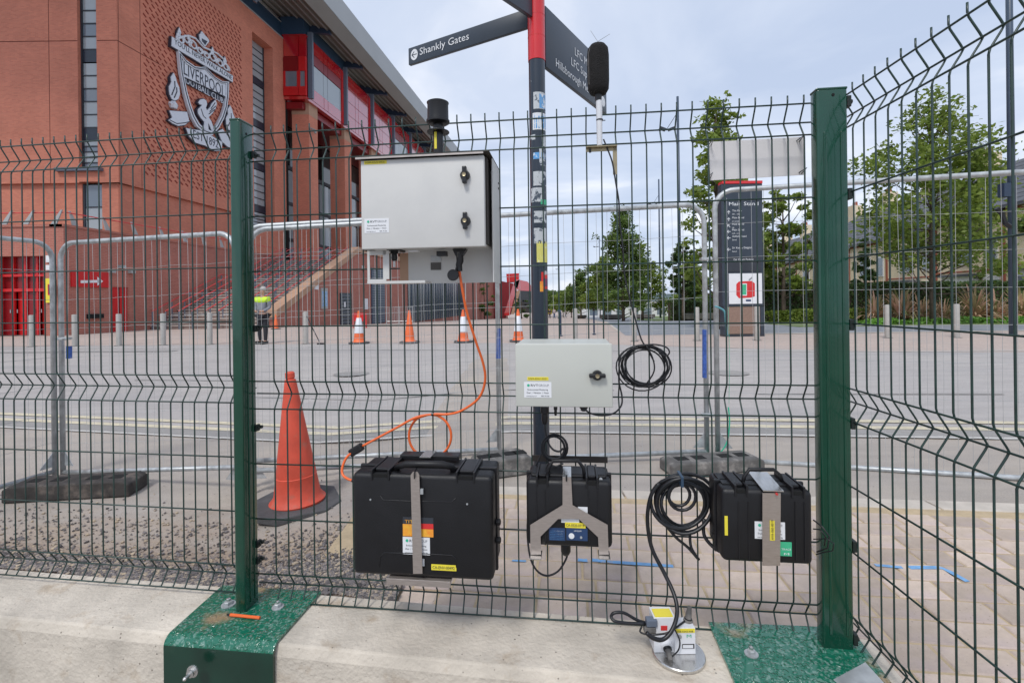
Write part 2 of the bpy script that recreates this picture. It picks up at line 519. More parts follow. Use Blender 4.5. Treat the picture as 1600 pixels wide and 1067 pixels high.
M['brick'] = brick_mat('orange_red_brick', (0.64, 0.225, 0.142), (0.55, 0.185, 0.118), (0.55, 0.25, 0.18), 0.225, 0.075, 0.006)
M['brickseam'] = nm('brick_joint_shadow', (0.12, 0.028, 0.018), 0.9)
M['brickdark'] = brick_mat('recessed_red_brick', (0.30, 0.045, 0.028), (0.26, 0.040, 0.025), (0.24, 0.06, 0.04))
M['brickpink'] = brick_mat('brown_pink_brick', (0.42, 0.145, 0.105), (0.36, 0.12, 0.088), (0.42, 0.21, 0.165), 0.225, 0.075, 0.009)
M['concrete'] = nm('barrier_concrete', (0.57, 0.51, 0.43), 0.85, var=0.18, scale=6, bump=0.5, bscale=70, col2=(0.36, 0.27, 0.18), c2pos=(0.57, 0.80), c2scale=9)
M['paver'] = nm('concrete_block_paver', (0.50, 0.405, 0.33), 0.85, var=0.12, scale=12, bump=0.3, bscale=90, island=0.2, col2=(0.42, 0.34, 0.31), c2scale=4.5)
M['jointsand'] = nm('jointing_sand', (0.46, 0.36, 0.23), 0.95, var=0.15, scale=12, bump=0.4, bscale=150)
M['kerb'] = nm('pale_kerb_stone', (0.50, 0.45, 0.39), 0.85, var=0.12, scale=8, bump=0.2, bscale=80)
M['sprayblue'] = nm('blue_spray_paint', (0.16, 0.34, 0.58), 0.8, var=0.15, scale=30, col2=(0.36, 0.36, 0.37), c2pos=(0.52, 0.68), c2scale=22)
M['yellowline'] = nm('worn_yellow_line', (0.58, 0.52, 0.38), 0.8, var=0.12, scale=10, col2=(0.44, 0.42, 0.39), c2pos=(0.55, 0.7), c2scale=8)
M['whiteline'] = nm('worn_white_line', (0.52, 0.50, 0.47), 0.8, var=0.12, scale=10)
M['slate'] = nm('roof_slate', (0.10, 0.105, 0.12), 0.6, var=0.2, scale=2)
M['creambrick'] = brick_mat('cream_brick', (0.80, 0.67, 0.47), (0.74, 0.62, 0.43), (0.6, 0.5, 0.38), 0.225, 0.075, 0.008)
M['redbrickband'] = nm('red_brick_band', (0.33, 0.10, 0.06), 0.85)
M['bark'] = nm('tree_bark', (0.10, 0.075, 0.055), 0.9, var=0.25, scale=8, bump=0.4, bscale=20)
M['leaf1'] = leaf_mat('light_green_leaves', (0.13, 0.20, 0.03), (0.27, 0.34, 0.065))
M['leaf2'] = leaf_mat('mid_green_leaves', (0.085, 0.15, 0.035), (0.18, 0.26, 0.06))
M['leaf3'] = leaf_mat('dark_green_leaves', (0.055, 0.11, 0.032), (0.12, 0.18, 0.05))
M['hedge'] = leaf_mat('hedge_leaves', (0.05, 0.10, 0.03), (0.12, 0.18, 0.05), 0.3)
M['ivy'] = leaf_mat('bright_ground_cover_leaves', (0.09, 0.24, 0.03), (0.2, 0.38, 0.06), 0.25)
M['phorm'] = leaf_mat('bronze_flax_blades', (0.22, 0.26, 0.08), (0.90, 0.55, 0.40), 0.3)
M['grass'] = nm('mown_grass', (0.12, 0.17, 0.045), 0.9, var=0.25, scale=3, bump=0.5, bscale=30)
M['skin'] = nm('skin', (0.48, 0.27, 0.19), 0.55, var=0.05)
M['hair'] = nm('grey_hair', (0.42, 0.40, 0.38), 0.8)
M['hivis'] = nm('yellow_hi_vis', (0.55, 0.80, 0.04), 0.6)
M['greycloth'] = nm('grey_cloth', (0.22, 0.23, 0.26), 0.85, var=0.15)
M['darkcloth'] = nm('dark_cloth', (0.022, 0.022, 0.028), 0.85)
M['bluecloth'] = nm('blue_cloth', (0.06, 0.12, 0.25), 0.85)
M['tealcloth'] = nm('teal_cloth', (0.12, 0.33, 0.38), 0.85)
M['pinkcloth'] = nm('pale_cloth', (0.5, 0.42, 0.42), 0.85)
M['granite'] = nm('brown_stone_plinth', (0.26, 0.17, 0.13), 0.6, var=0.1, scale=20)
M['lamppole'] = nm('blue_grey_lamp_paint', (0.05, 0.075, 0.115), 0.4, var=0.06)
M['hill'] = nm('hazy_wooded_hill', (0.075, 0.105, 0.105), 0.95, var=0.2, scale=0.02)
M['planter'] = nm('dark_planter_stone', (0.12, 0.11, 0.10), 0.7)
M['tape_white'] = M['white']

def ground_mat(name, c, c2, c3=None, bump=0.35, fine=140.0, patch=0.9, lo=0.42, hi=0.68, dirt=None):
    m, nt, b = new_mat(name)
    N, L = nt.nodes, nt.links
    ge = N.new('ShaderNodeNewGeometry')
    pos = ge.outputs['Position']
    def noise(sc, det=6, ro=0.6, st=None):
        s = pos
        if st:
            mp = N.new('ShaderNodeMapping'); mp.inputs['Scale'].default_value = st; L.new(pos, mp.inputs[0]); s = mp.outputs[0]
        n = N.new('ShaderNodeTexNoise'); n.inputs['Scale'].default_value = sc; n.inputs['Detail'].default_value = det
        n.inputs['Roughness'].default_value = ro; L.new(s, n.inputs['Vector']); return n.outputs['Fac']
    def rng(f, a, b_, c_=0, d=1):
        r = N.new('ShaderNodeMapRange'); r.inputs['From Min'].default_value = a; r.inputs['From Max'].default_value = b_
        r.inputs['To Min'].default_value = c_; r.inputs['To Max'].default_value = d; L.new(f, r.inputs[0]); return r.outputs[0]
    mixc = N.new('ShaderNodeMixRGB'); mixc.inputs[1].default_value = (*c, 1); mixc.inputs[2].default_value = (*c2, 1)
    L.new(rng(noise(patch, 8, 0.65), lo, hi), mixc.inputs[0])
    cs = mixc.outputs[0]
    if c3:
        m3 = N.new('ShaderNodeMixRGB'); m3.inputs[2].default_value = (*c3, 1)
        L.new(rng(noise(0.33, 9, 0.7, (0.35, 1.6, 1)), 0.52, 0.66, 0, 0.85), m3.inputs[0]); L.new(cs, m3.inputs[1]); cs = m3.outputs[0]
    if dirt:
        sp = N.new('ShaderNodeSeparateXYZ'); L.new(pos, sp.inputs[0])
        def mth(op, a, b_):
            m_ = N.new('ShaderNodeMath'); m_.operation = op
            for i, q in enumerate((a, b_)):
                if isinstance(q, (int, float)): m_.inputs[i].default_value = q
                else: L.new(q, m_.inputs[i])
            return m_.outputs[0]
        dist_n = mth('ADD', sp.outputs['Y'], mth('MULTIPLY', sp.outputs['X'], 0.148))
        near_ = rng(dist_n, 1.9, 3.6, 0.42, -0.25)
        side_ = rng(sp.outputs['X'], -0.9, 0.1, 0.0, -0.6)
        k_ = mth('ADD', mth('ADD', near_, side_), noise(2.6, 8, 0.72, (0.7, 1.6, 1)))
        for col_, a_, b2 in ((dirt[0], 0.42, 0.72), (dirt[1], 0.66, 0.86)):
            m4 = N.new('ShaderNodeMixRGB'); m4.inputs[2].default_value = (*col_, 1)
            L.new(rng(k_, a_, b2, 0, 0.85), m4.inputs[0]); L.new(cs, m4.inputs[1]); cs = m4.outputs[0]
    sc = N.new('ShaderNodeVectorMath'); sc.operation = 'SCALE'
    L.new(cs, sc.inputs[0]); L.new(rng(noise(fine, 3, 0.7), 0.25, 0.75, 0.78, 1.22), sc.inputs['Scale'])
    sc2 = N.new('ShaderNodeVectorMath'); sc2.operation = 'SCALE'
    L.new(sc.outputs[0], sc2.inputs[0]); L.new(rng(noise(2.2, 7, 0.7, (0.5, 2.2, 1)), 0.3, 0.7, 0.88, 1.1), sc2.inputs['Scale'])
    L.new(sc2.outputs[0], b.inputs['Base Color'])
    b.inputs['Roughness'].default_value = 0.9
    bp = N.new('ShaderNodeBump'); bp.inputs['Strength'].default_value = bump; bp.inputs['Distance'].default_value = 0.01
    L.new(noise(fine * 0.7, 5, 0.75), bp.inputs['Height']); L.new(bp.outputs[0], b.inputs['Normal'])
    return m
M['tarmac'] = ground_mat('dusty_tarmac', (0.375, 0.335, 0.30), (0.44, 0.385, 0.325), (0.33, 0.30, 0.28), dirt=((0.36, 0.28, 0.215), (0.44, 0.34, 0.23)), bump=0.6)
M['road'] = ground_mat('worn_pale_road', (0.385, 0.36, 0.345), (0.43, 0.40, 0.375), (0.335, 0.32, 0.315), patch=0.4)
M['roaddark'] = ground_mat('grey_gutter_tarmac', (0.27, 0.26, 0.25), (0.34, 0.32, 0.30))
M['dust'] = ground_mat('sandy_ground', (0.36, 0.28, 0.21), (0.30, 0.245, 0.21), (0.46, 0.36, 0.23), bump=0.9, fine=60.0, patch=3.5)
M['pinkpave'] = ground_mat('pink_block_paving', (0.46, 0.37, 0.32), (0.41, 0.345, 0.31), (0.48, 0.40, 0.355), fine=20.0, patch=0.5)
M['slatepave'] = ground_mat('blue_grey_paving', (0.22, 0.235, 0.26), (0.26, 0.27, 0.29), None, fine=20.0, patch=0.5)
M['yard'] = ground_mat('site_yard_concrete', (0.30, 0.28, 0.26), (0.24, 0.22, 0.2))
def gravel_mat():
    m, nt, b = new_mat('loose_gravel')
    N, L = nt.nodes, nt.links
    ge = N.new('ShaderNodeNewGeometry')
    rp = N.new('ShaderNodeValToRGB')
    rp.color_ramp.elements[0].color = (0.06, 0.055, 0.055, 1); rp.color_ramp.elements[1].color = (0.46, 0.37, 0.26, 1)
    e_ = rp.color_ramp.elements.new(0.6); e_.color = (0.23, 0.205, 0.20, 1)
    L.new(ge.outputs['Random Per Island'], rp.inputs[0]); L.new(rp.outputs[0], b.inputs['Base Color'])
    b.inputs['Roughness'].default_value = 0.85
    return m
M['gravel'] = gravel_mat()
def plate_mat():
    """wet green painted plate, water beads with pale glints in the colour, dried mud"""
    m, nt, b = new_mat('wet_green_plate')
    N, L = nt.nodes, nt.links
    ge = N.new('ShaderNodeNewGeometry')
    pos = ge.outputs['Position']
    vo = N.new('ShaderNodeTexVoronoi'); vo.inputs['Scale'].default_value = 62; vo.feature = 'F1'
    nz0 = N.new('ShaderNodeTexNoise'); nz0.inputs['Scale'].default_value = 45
    L.new(pos, nz0.inputs['Vector'])
    mxv = N.new('ShaderNodeMixRGB'); mxv.inputs[0].default_value = 0.03
    L.new(pos, mxv.inputs[1]); L.new(nz0.outputs['Color'], mxv.inputs[2])
    L.new(mxv.outputs[0], vo.inputs['Vector'])
    rp = N.new('ShaderNodeMapRange'); rp.inputs['From Min'].default_value = 0.25; rp.inputs['From Max'].default_value = 0.52
    rp.inputs['To Min'].default_value = 1.0; rp.inputs['To Max'].default_value = 0.0
    rp.interpolation_type = 'SMOOTHSTEP'
    L.new(vo.outputs['Distance'], rp.inputs[0])
    nz = N.new('ShaderNodeTexNoise'); nz.inputs['Scale'].default_value = 7; nz.inputs['Detail'].default_value = 7
    L.new(pos, nz.inputs['Vector'])
    mud = N.new('ShaderNodeMapRange'); mud.inputs['From Min'].default_value = 0.58; mud.inputs['From Max'].default_value = 0.68
    L.new(nz.outputs['Fac'], mud.inputs[0])
    vo2 = N.new('ShaderNodeTexVoronoi'); vo2.inputs['Scale'].default_value = 85; vo2.inputs['Randomness'].default_value = 1.0
    L.new(mxv.outputs[0], vo2.inputs['Vector'])
    nz2 = N.new('ShaderNodeTexNoise'); nz2.inputs['Scale'].default_value = 14; nz2.inputs['Detail'].default_value = 5
    L.new(pos, nz2.inputs['Vector'])
    thr = N.new('ShaderNodeMapRange'); thr.inputs['From Min'].default_value = 0.35; thr.inputs['From Max'].default_value = 0.65
    thr.inputs['To Min'].default_value = -0.12; thr.inputs['To Max'].default_value = 0.12
    L.new(nz2.outputs['Fac'], thr.inputs[0])
    sb_ = N.new('ShaderNodeMath'); sb_.operation = 'SUBTRACT'; L.new(vo2.outputs['Distance'], sb_.inputs[0]); L.new(thr.outputs[0], sb_.inputs[1])
    wt = N.new('ShaderNodeMapRange'); wt.inputs['From Min'].default_value = 0.20; wt.inputs['From Max'].default_value = 0.46
    wt.inputs['To Min'].default_value = 0.40; wt.inputs['To Max'].default_value = 0.0
    L.new(sb_.outputs[0], wt.inputs[0])
    c0 = N.new('ShaderNodeMixRGB'); c0.inputs[1].default_value = (0.004, 0.13, 0.075, 1); c0.inputs[2].default_value = (0.32, 0.44, 0.40, 1)  # paler green and pale specks put sky reflection and bead glints into the colour
    L.new(wt.outputs[0], c0.inputs[0])
    c1 = N.new('ShaderNodeMixRGB'); c1.inputs[2].default_value = (0.28, 0.21, 0.12, 1)
    L.new(c0.outputs[0], c1.inputs[1])
    L.new(mud.outputs[0], c1.inputs[0])
    L.new(c1.outputs[0], b.inputs['Base Color'])
    b.inputs['Roughness'].default_value = 0.16
    b.inputs['Coat Weight'].default_value = 0.7; b.inputs['Coat Roughness'].default_value = 0.05
    bp = N.new('ShaderNodeBump'); bp.inputs['Strength'].default_value = 0.55; bp.inputs['Distance'].default_value = 0.006
    L.new(rp.outputs[0], bp.inputs['Height']); L.new(bp.outputs[0], b.inputs['Normal'])
    L.new(bp.outputs[0], b.inputs['Coat Normal'])
    return m
M['plate'] = plate_mat()

def pits(m, scale, thr, dark, scale2=3.0):
    nt = m.node_tree; N, L = nt.nodes, nt.links; b = N['Principled BSDF']
    src = b.inputs['Base Color'].links[0].from_socket
    ge = N.new('ShaderNodeNewGeometry')
    nz = N.new('ShaderNodeTexNoise'); nz.inputs['Scale'].default_value = scale2; nz.inputs['Detail'].default_value = 4; L.new(ge.outputs['Position'], nz.inputs['Vector'])
    vo = N.new('ShaderNodeTexVoronoi'); vo.inputs['Scale'].default_value = scale; L.new(ge.outputs['Position'], vo.inputs['Vector'])
    mu = N.new('ShaderNodeMath'); mu.operation = 'MULTIPLY'; mu.inputs[1].default_value = thr * 2; L.new(nz.outputs['Fac'], mu.inputs[0])
    sb = N.new('ShaderNodeMath'); sb.operation = 'SUBTRACT'; L.new(mu.outputs[0], sb.inputs[0]); L.new(vo.outputs['Distance'], sb.inputs[1])
    r = N.new('ShaderNodeMapRange'); r.inputs['From Min'].default_value = 0.0; r.inputs['From Max'].default_value = 0.06; L.new(sb.outputs[0], r.inputs[0])
    mx_ = N.new('ShaderNodeMixRGB'); mx_.inputs[2].default_value = (*dark, 1); L.new(r.outputs[0], mx_.inputs[0]); L.new(src, mx_.inputs[1])
    L.new(mx_.outputs[0], b.inputs['Base Color'])
pits(M['concrete'], 30, 0.10, (0.20, 0.17, 0.14))
pits(M['paver'], 45, 0.10, (0.24, 0.19, 0.15))
pits(M['tarmac'], 16, 0.09, (0.17, 0.155, 0.145))
pits(M['road'], 5.0, 0.07, (0.22, 0.21, 0.205), 1.0)
pits(M['cone'], 22, 0.07, (0.25, 0.12, 0.09), 6)
# ================================================================== SETTING: ground
def yb(x):                                   # back edge of the concrete barrier
    return 1.70 - 0.148 * max(-14.0, min(x, 1.12))

def sheet(name, xs, rows, zoff, mat, label=None, clip=None):
    """rows: list of functions x -> y"""
    g = G(); vs = []
    for r in rows:
        for x in xs:
            y = r(x); vs.append((x, y, gz(x, y) + zoff))
    n = len(xs); fs = []
    for j in range(len(rows) - 1):
        for i in range(n - 1):
            fs.append((j * n + i, j * n + i + 1, (j + 1) * n + i + 1, (j + 1) * n + i))
    g.add(vs, fs)
    o = build(g, name, mat, norm=False, smooth=True)
    o['kind'] = 'structure'
    if label: o['label'] = label
    return o

def lin(a, b, n): return [a + (b - a) * i / (n - 1) for i in range(n)]
XS = [-900, -300, -120, -60, -40, -30] + lin(-24, -4, 21) + lin(-3.6, 1.0, 24) + [1.14]
XS2 = [1.14, 1.6, 2.2, 3, 4, 5, 6, 8, 10, 14, 18, 24, 30, 40, 60, 120, 300, 900]
dist = [0, .15, .3, .5, .7, .9, 1.2, 1.6, 2, 2.5, 3.2, 4, 5, 6, 7, 8, 9, 10, 11, 12, 14, 17, 20, 23, 24.5, 26, 28, 30, 32, 36, 42, 50, 60, 75, 90, 110, 123, 130, 150, 400, 2500]
rows = [(lambda x, d=d: yb(x) + d) for d in dist]
sheet('ground', XS, rows, 0.0, M['tarmac'], 'dusty grey tarmac beyond the fence')
rows2 = [(lambda x, y=y: float(y)) for y in (-30, -10, -4, -1, 0, 0.6, 1.2)] + [(lambda x, d=d: yb(1.14) + d) for d in dist]
sheet('ground', XS2, rows2, 0.0, M['tarmac'], 'tarmac to the right of the fence')
# site yard on the near side of the barrier
g = G(); g.box(-40, 1.2, -30, 1.6, -0.6, -0.55); g.box(-40, -1.3, 1.6, 3.6, -0.6, -0.55)
o = build(g, 'site_yard', M['yard']); o['kind'] = 'structure'; o['label'] = 'concrete yard on the near side of the barrier'

# road beyond the footway: rows follow the measured kerb lines
def kl(x):                                   # kerb line
    return 4.72 - 0.10 * x if x > -1 else 4.82 - 0.2 * (x + 1)
ROADX = [-60, -30, -20, -14, -10, -8, -6, -5, -4, -3, -2, -1, 0, 1, 2, 3, 4, 5, 6, 8, 10, 14, 20, 30, 60]
def far_edge(x):
    pts = [(-60, 16.0), (-16, 15.6), (-6, 15.2), (1.5, 14.4), (5, 12.5), (9, 10.9), (14, 10.4), (60, 10.2)]
    for (a, ya), (b, yb_) in zip(pts, pts[1:]):
        if a <= x <= b: return ya + (yb_ - ya) * (x - a) / (b - a)
    return 12
def klc(x): return min(kl(x), 9.5)
sheet('road', ROADX, [(lambda x, t=t: klc(x) + 0.12 + (far_edge(x) - klc(x) - 0.12) * t) for t in lin(0, 1, 9)], 0.004, M['road'], 'pale worn road behind the fences')
sheet('gutter_strip', ROADX, [lambda x: klc(x) + 0.05, lambda x: klc(x) + 0.2, lambda x: klc(x) + 0.36], 0.008, M['roaddark'], 'darker strip of tarmac along the gutter')
def line(name, f, w, mat, xs=None, label=None):
    xs = xs or [x for x in ROADX if -30 <= x <= 30]
    return sheet(name, xs, [lambda x: f(x), lambda x: f(x) + w], 0.012, mat, label)
line('kerb_line', lambda x: klc(x) - 0.03, 0.06, M['whiteline'], label='pale kerb edge between footway and road')
line('yellow_line', lambda x: klc(x) + 0.26, 0.11, M['yellowline'], label='near one of the double yellow lines')
line('yellow_line', lambda x: klc(x) + 0.52, 0.11, M['yellowline'], label='far one of the double yellow lines')
line('white_line', lambda x: 12.4 - 0.16 * x if x < 9 else 10.96 - 0.02 * (x - 9), 0.10, M['whiteline'], xs=[-16, -12, -8, -5, -3, -1, 1, 3, 5, 7, 9, 12, 16, 22, 30], label='thin pale line across the far side of the road')
line('tarmac_repair', lambda x: 12.7 - 0.05 * x, 0.35, M['roaddark'], xs=[-16, -14, -12, -10.5, -9.2], label='dark patch in the road by the entrance')
def disc(name, x, y, r, mat, label, n=24, sq=False):
    g = G(); n = 4 if sq else n
    g.add([(x + r * math.cos(2 * math.pi * k / n + .7), y + r * .95 * math.sin(2 * math.pi * k / n + .7), gz(x, y) + .016) for k in range(n)], [tuple(range(n))])
    o = build(g, name, mat, norm=False); o['kind'] = 'structure'; o['label'] = label
disc('manhole_cover', 3.6, 8.2, .33, M['roaddark'], 'round metal manhole cover in the road')
disc('manhole_cover', -3.1, 9.4, .33, M['roaddark'], 'second round manhole cover in the road, left of the fingerpost')
disc('drain_grate', 6.4, 4.55, .26, M['rubber'], 'dark drain grate by the yellow lines', sq=True)
line('tyre_mark', lambda x: 6.9 - 0.13 * x + .06 * math.sin(x), 0.05, M['roaddark'], xs=[-4, -3, -2, -1, 0, 1.4], label='faint dark tyre mark on the road')
line('tyre_mark', lambda x: 8.3 - 0.10 * x + .05 * math.sin(x * .8), 0.06, M['roaddark'], xs=[-7, -6, -4, -2.5], label='second faint dark tyre mark on the road')
line('tyre_mark', lambda x: 6.6 - 0.07 * x, 0.05, M['roaddark'], xs=[3.2, 4, 5, 6.2], label='faint dark tyre mark on the right of the road')
# plaza + walkway
sheet('plaza_paving', [-60, -40, -30, -24, -20, -16, -12, -8, -4, 0, 3, 6, 8, 10, 14, 18, 24, 34, 60],
      [lambda x: far_edge(x), lambda x: 15.8 if x > 6 else 17, lambda x: 17 if x > 6 else 21] , 0.006, M['pinkpave'], 'pink block paving beyond the road')
def strip(name, l0, l1, ys, zoff, mat, label):
    """strip running with the long side of the stadium; l = lateral offset at y = 0"""
    g = G(); vs = []; n = 5
    for y in ys:
        for i in range(n):
            l = l0 + (l1 - l0) * i / (n - 1); x = l + 0.131 * y
            vs.append((x, y, gz(x, y) + zoff))
    fs = [(j * n + i, j * n + i + 1, (j + 1) * n + i + 1, (j + 1) * n + i) for j in range(len(ys) - 1) for i in range(n - 1)]
    g.add(vs, fs)
    o = build(g, name, mat, norm=False, smooth=True); o['kind'] = 'structure'; o['label'] = label
    return o
YS = [20.9, 24, 26, 28, 30, 32, 36, 42, 50, 60, 75, 90, 110, 123, 130, 150, 200, 300]
strip('walkway', -24, 1.6, YS, 0.008, M['pinkpave'], 'long pink paved walkway beside the stadium')
strip('slate_paving', 1.7, 9.5, [17.02] + YS, 0.010, M['slatepave'], 'blue-grey paving under the street trees')
strip('paving_edge', 1.6, 1.72, [19] + YS, 0.016, M['kerb'], 'pale edging between pink and grey paving')
strip('lawn', 9.5, 24, YS[2:], 0.014, M['grass'], 'strip of lawn below the houses')
strip('lawn', 5.2, 9.5, [29, 31, 34, 38, 44, 50], 0.020, M['grass'], 'grass bed among the street trees')
# side road on the right, then verge
def xsheet(name, x0, x1, ya, yb_, zoff, mat, label):
    return sheet(name, lin(x0, x1, 6), [lambda x: ya, lambda x: (ya + yb_) / 2, lambda x: yb_], zoff, mat, label)
xsheet('side_road', 9.3, 60, 17.0, 20.4, 0.012, M['slatepave'], 'grey side road in front of the verge')
xsheet('kerb_strip', 8.5, 60, 16.7, 17.0, 0.018, M['kerb'], 'pale kerb of the side road')
xsheet('verge', 12.0, 60, 20.4, 26.5, 0.018, M['grass'], 'mown verge in front of the hedge')

# distant wooded hill
g = G(); vs = []
random.seed(3)
hp = [(-30, 0), (0, 20), (30, 27), (55, 24), (72, 18), (90, 22), (110, 14), (200, 12), (320, 14), (520, 12), (900, 12)]
def hz(x):
    for (a, za), (b, zb) in zip(hp, hp[1:]):
        if a <= x <= b: return za + (zb - za) * sm((x - a) / (b - a))
    return 0
xsn = lin(-30, 900, 240)
for dy, k in ((0, 0), (25, 0.6), (60, 1.0), (300, 1.0)):
    for x in xsn:
        vs.append((x, 760 + dy, -6 + (hz(x) + 1.6 * random.random()) * k * 1.05))
n = len(xsn)
g.add(vs, [(j * n + i, j * n + i + 1, (j + 1) * n + i + 1, (j + 1) * n + i) for j in range(3) for i in range(n - 1)])
o = build(g, 'hills', M['hill'], norm=False); o['kind'] = 'structure'; o['label'] = 'hazy wooded hill at the end of the walkway'

# ------------------------------------------------------------------ stadium
SK = 0.131
def W(L, Y, z): return (-L + SK * Y, Y, z)
def sbox(g, L0, L1, Y0, Y1, z0, z1):
    """box in the skewed stadium layout: L0 > L1 are distances left of the walkway line"""
    a, b = max(L0, L1), min(L0, L1)
    return g.hexa([W(a, Y0, z0), W(b, Y0, z0), W(b, Y1, z0), W(a, Y1, z0), W(a, Y0, z1), W(b, Y0, z1), W(b, Y1, z1), W(a, Y1, z1)])
def Lpix(px, py, L):
    """where the sight line through a photo point meets the wall plane L: returns Y, z"""
    r = ray(px, py)
    Y = L / (SK - r.x)
    return Y, EYE + r.z * Y

st = T('stadium_stand', 'tall red brick football stand with red glazed gallery and grey overhanging roof', 'stadium', W(26, 28, 0))
LB = 26.07
ZT = 25.0
# slot window in the long wall
Yw0, Yw1 = 39.8, 42.5
zwb, zwt = 7.6, 23.4
g = G()
def seam_z(Y): return 8.3
# upper long wall, proud of the lower wall; opening left for the slot window
sbox(g, LB + 1.2, LB, 28.02, Yw0, 8.3, ZT)
sbox(g, LB + 1.2, LB, Yw1, 44.3, 8.3, ZT)
sbox(g, LB + 1.2, LB, Yw0, Yw1, zwt, ZT)
st.part(g, 'upper_side_wall', M['brick'], uv=True)
g = G()
sbox(g, LB + 1.2, LB + .20, 28.24, Yw0, 3.0, 8.297)
sbox(g, LB + 1.2, LB + .20, Yw1, 44.3, 3.0, 8.297)
st.part(g, 'lower_side_wall', M['brick'], uv=True)
g = G(); sbox(g, LB + 1.2, LB + .20, Yw0, Yw1, 3.0, zwb)
st.part(g, 'wall_below_slot', M['brick'], uv=True)
# end wall facing the camera, window slot between x1 and x2
xc0 = W(LB, 28, 0)[0]
xw0, xw1 = P(122, 150, 28).x, P(152.5, 150, 28).x
zgap0, zgap1 = P(140, 262, 28).z, P(140, 284, 28).z
g = G()
g.box(-60, xw0, 28, 29.4, 8.3, 32); g.box(xw1, xc0 - 0.003, 28, 29.4, 8.3, ZT + 7)
g.box(xw0, xw1, 28.003, 29.4, zgap1, zgap0)
st.part(g, 'upper_end_wall', M['brick'], uv=True)
g = G()
xl0, xl1 = P(126, 320, 28.1).x, P(160, 320, 28.1).x
zl1, zl0 = P(140, 287, 28.1).z, 3.0
g.box(-60, xl0, 28.22, 29.4, 3, 8.297); g.box(xl1, xc0 - 0.2, 28.22, 29.4, 3, 8.297)
st.part(g, 'lower_end_wall', M['brick'], uv=True)
# movement joints: thin recessed-looking dark seams, proud strips with the groove shade put into their colour
g = G()
for px in (78, 187):
    x = P(px, 200, 28).x; g.box(x - .012, x + .012, 27.992, 28.0, 8.3, 30)
zj = P(60, 65, 28).z
g.box(-50, xw0, 27.992, 28.0, zj - .02, zj + .02); g.box(xw1, xc0, 27.992, 28, zj - .02, zj + .02)
for Y in (29.5,):
    sbox(g, LB, LB - .008, Y - .012, Y + .012, 8.3, ZT)
sbox(g, LB, LB - .008, 28, 31, zj - .02, zj + .02)
st.part(g, 'movement_joint', M['brickseam'])
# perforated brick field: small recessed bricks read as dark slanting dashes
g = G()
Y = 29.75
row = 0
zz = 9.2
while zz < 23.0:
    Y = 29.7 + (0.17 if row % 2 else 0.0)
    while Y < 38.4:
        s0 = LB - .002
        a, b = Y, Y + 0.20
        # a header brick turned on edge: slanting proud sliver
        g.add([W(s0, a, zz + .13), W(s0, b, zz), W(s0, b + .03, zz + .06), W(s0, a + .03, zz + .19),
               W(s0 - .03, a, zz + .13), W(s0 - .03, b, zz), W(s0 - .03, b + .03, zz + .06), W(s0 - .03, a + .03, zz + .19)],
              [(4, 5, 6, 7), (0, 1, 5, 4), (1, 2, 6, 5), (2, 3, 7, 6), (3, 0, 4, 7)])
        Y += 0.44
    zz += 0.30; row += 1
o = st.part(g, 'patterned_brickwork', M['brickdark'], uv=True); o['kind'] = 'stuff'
# windows ------------------------------------------------------------
def window_strip(axis, a0, a1, depth, z0, z1, bays, span, parent_label=None):
    """vertical glazing strip: navy frame, panes and spandrels; axis 'x' (end wall) or 'y' (side wall)"""
    fr = G()
    def bx(gg, u0, u1, d0, d1, w0, w1):
        if axis == 'x': gg.box(u0, u1, 28 + d0, 28 + d1, w0, w1)
        else: sbox(gg, LB + d0, LB + d1, u0, u1, w0, w1)
    bx(fr, a0, a0 + .09, depth - .08, depth + .10, z0, z1)
    bx(fr, a1 - .06, a1, depth - .08, depth + .10, z0, z1)
    zs = []
    z = z1
    f = st.part(fr, 'window', M['frame'])
    h = (z1 - z0)
    unit = span
    k = 0
    while z > z0 + .05:
        zb = z - unit * 0.83
        zb = max(zb, z0)
        nb = bays
        for i in range(nb):
            p1 = z - (z - zb) * i / nb; p0 = z - (z - zb) * (i + 1) / nb
            pg = G(); bx(pg, a0 + .09, a1 - .06, depth, depth + .04, p0 + .03, p1 - .03)
            st.part(pg, 'pane', M['glassgrey'] if axis == 'y' or (k + i) % 3 else M['glass'], under=f)
            bars = G(); bx(bars, a0 + .09, a1 - .06, depth - .05, depth + .05, p0 - .03, p0 + .03); st.part(bars, 'glazing_bar', M['frame'], under=f)
        zs_ = max(z0, zb - unit * 0.17)
        if zb > z0 + .05:
            sg = G(); bx(sg, a0 + .09, a1 - .06, depth - .03, depth + .05, zs_ + .035, zb - .035)
            st.part(sg, 'spandrel', M['spandrel'], under=f)
        z = zs_; k += 1
# end wall: storeys measured from the spandrels at 75-95 and 200-218
zA = P(140, 95, 28).z; zB = P(140, 218, 28).z; storey = zA - zB
window_strip('x', xw0, xw1, 0.28, zgap0 + 0.03, zA + storey * 1.0, 5, storey)
window_strip('x', xl0, xl1, 0.34, 3.4, zl1, 3, storey * 1.05)
window_strip('y', Yw0, Yw1, 0.85, zwb, zwt, 5, 3.6)
g = G(); g.box(P(85, 264, 27.8).x, P(157, 264, 27.8).x, 27.75, 28.3, P(120, 267, 27.8).z, P(120, 262, 27.8).z); st.part(g, 'window_sill', M['finblue'])
g = G(); sbox(g, LB + 1.0, LB + 1.15, Yw0 - .1, Yw1 + .1, 3, 24)
sbox(g, LB + .0, LB + .55, 44.25, 44.6, 3, 20)
g.box(xw0 - .2, xw1 + .2, 28.5, 28.9, 3, 32)
st.part(g, 'dark_interior', M['hole'])
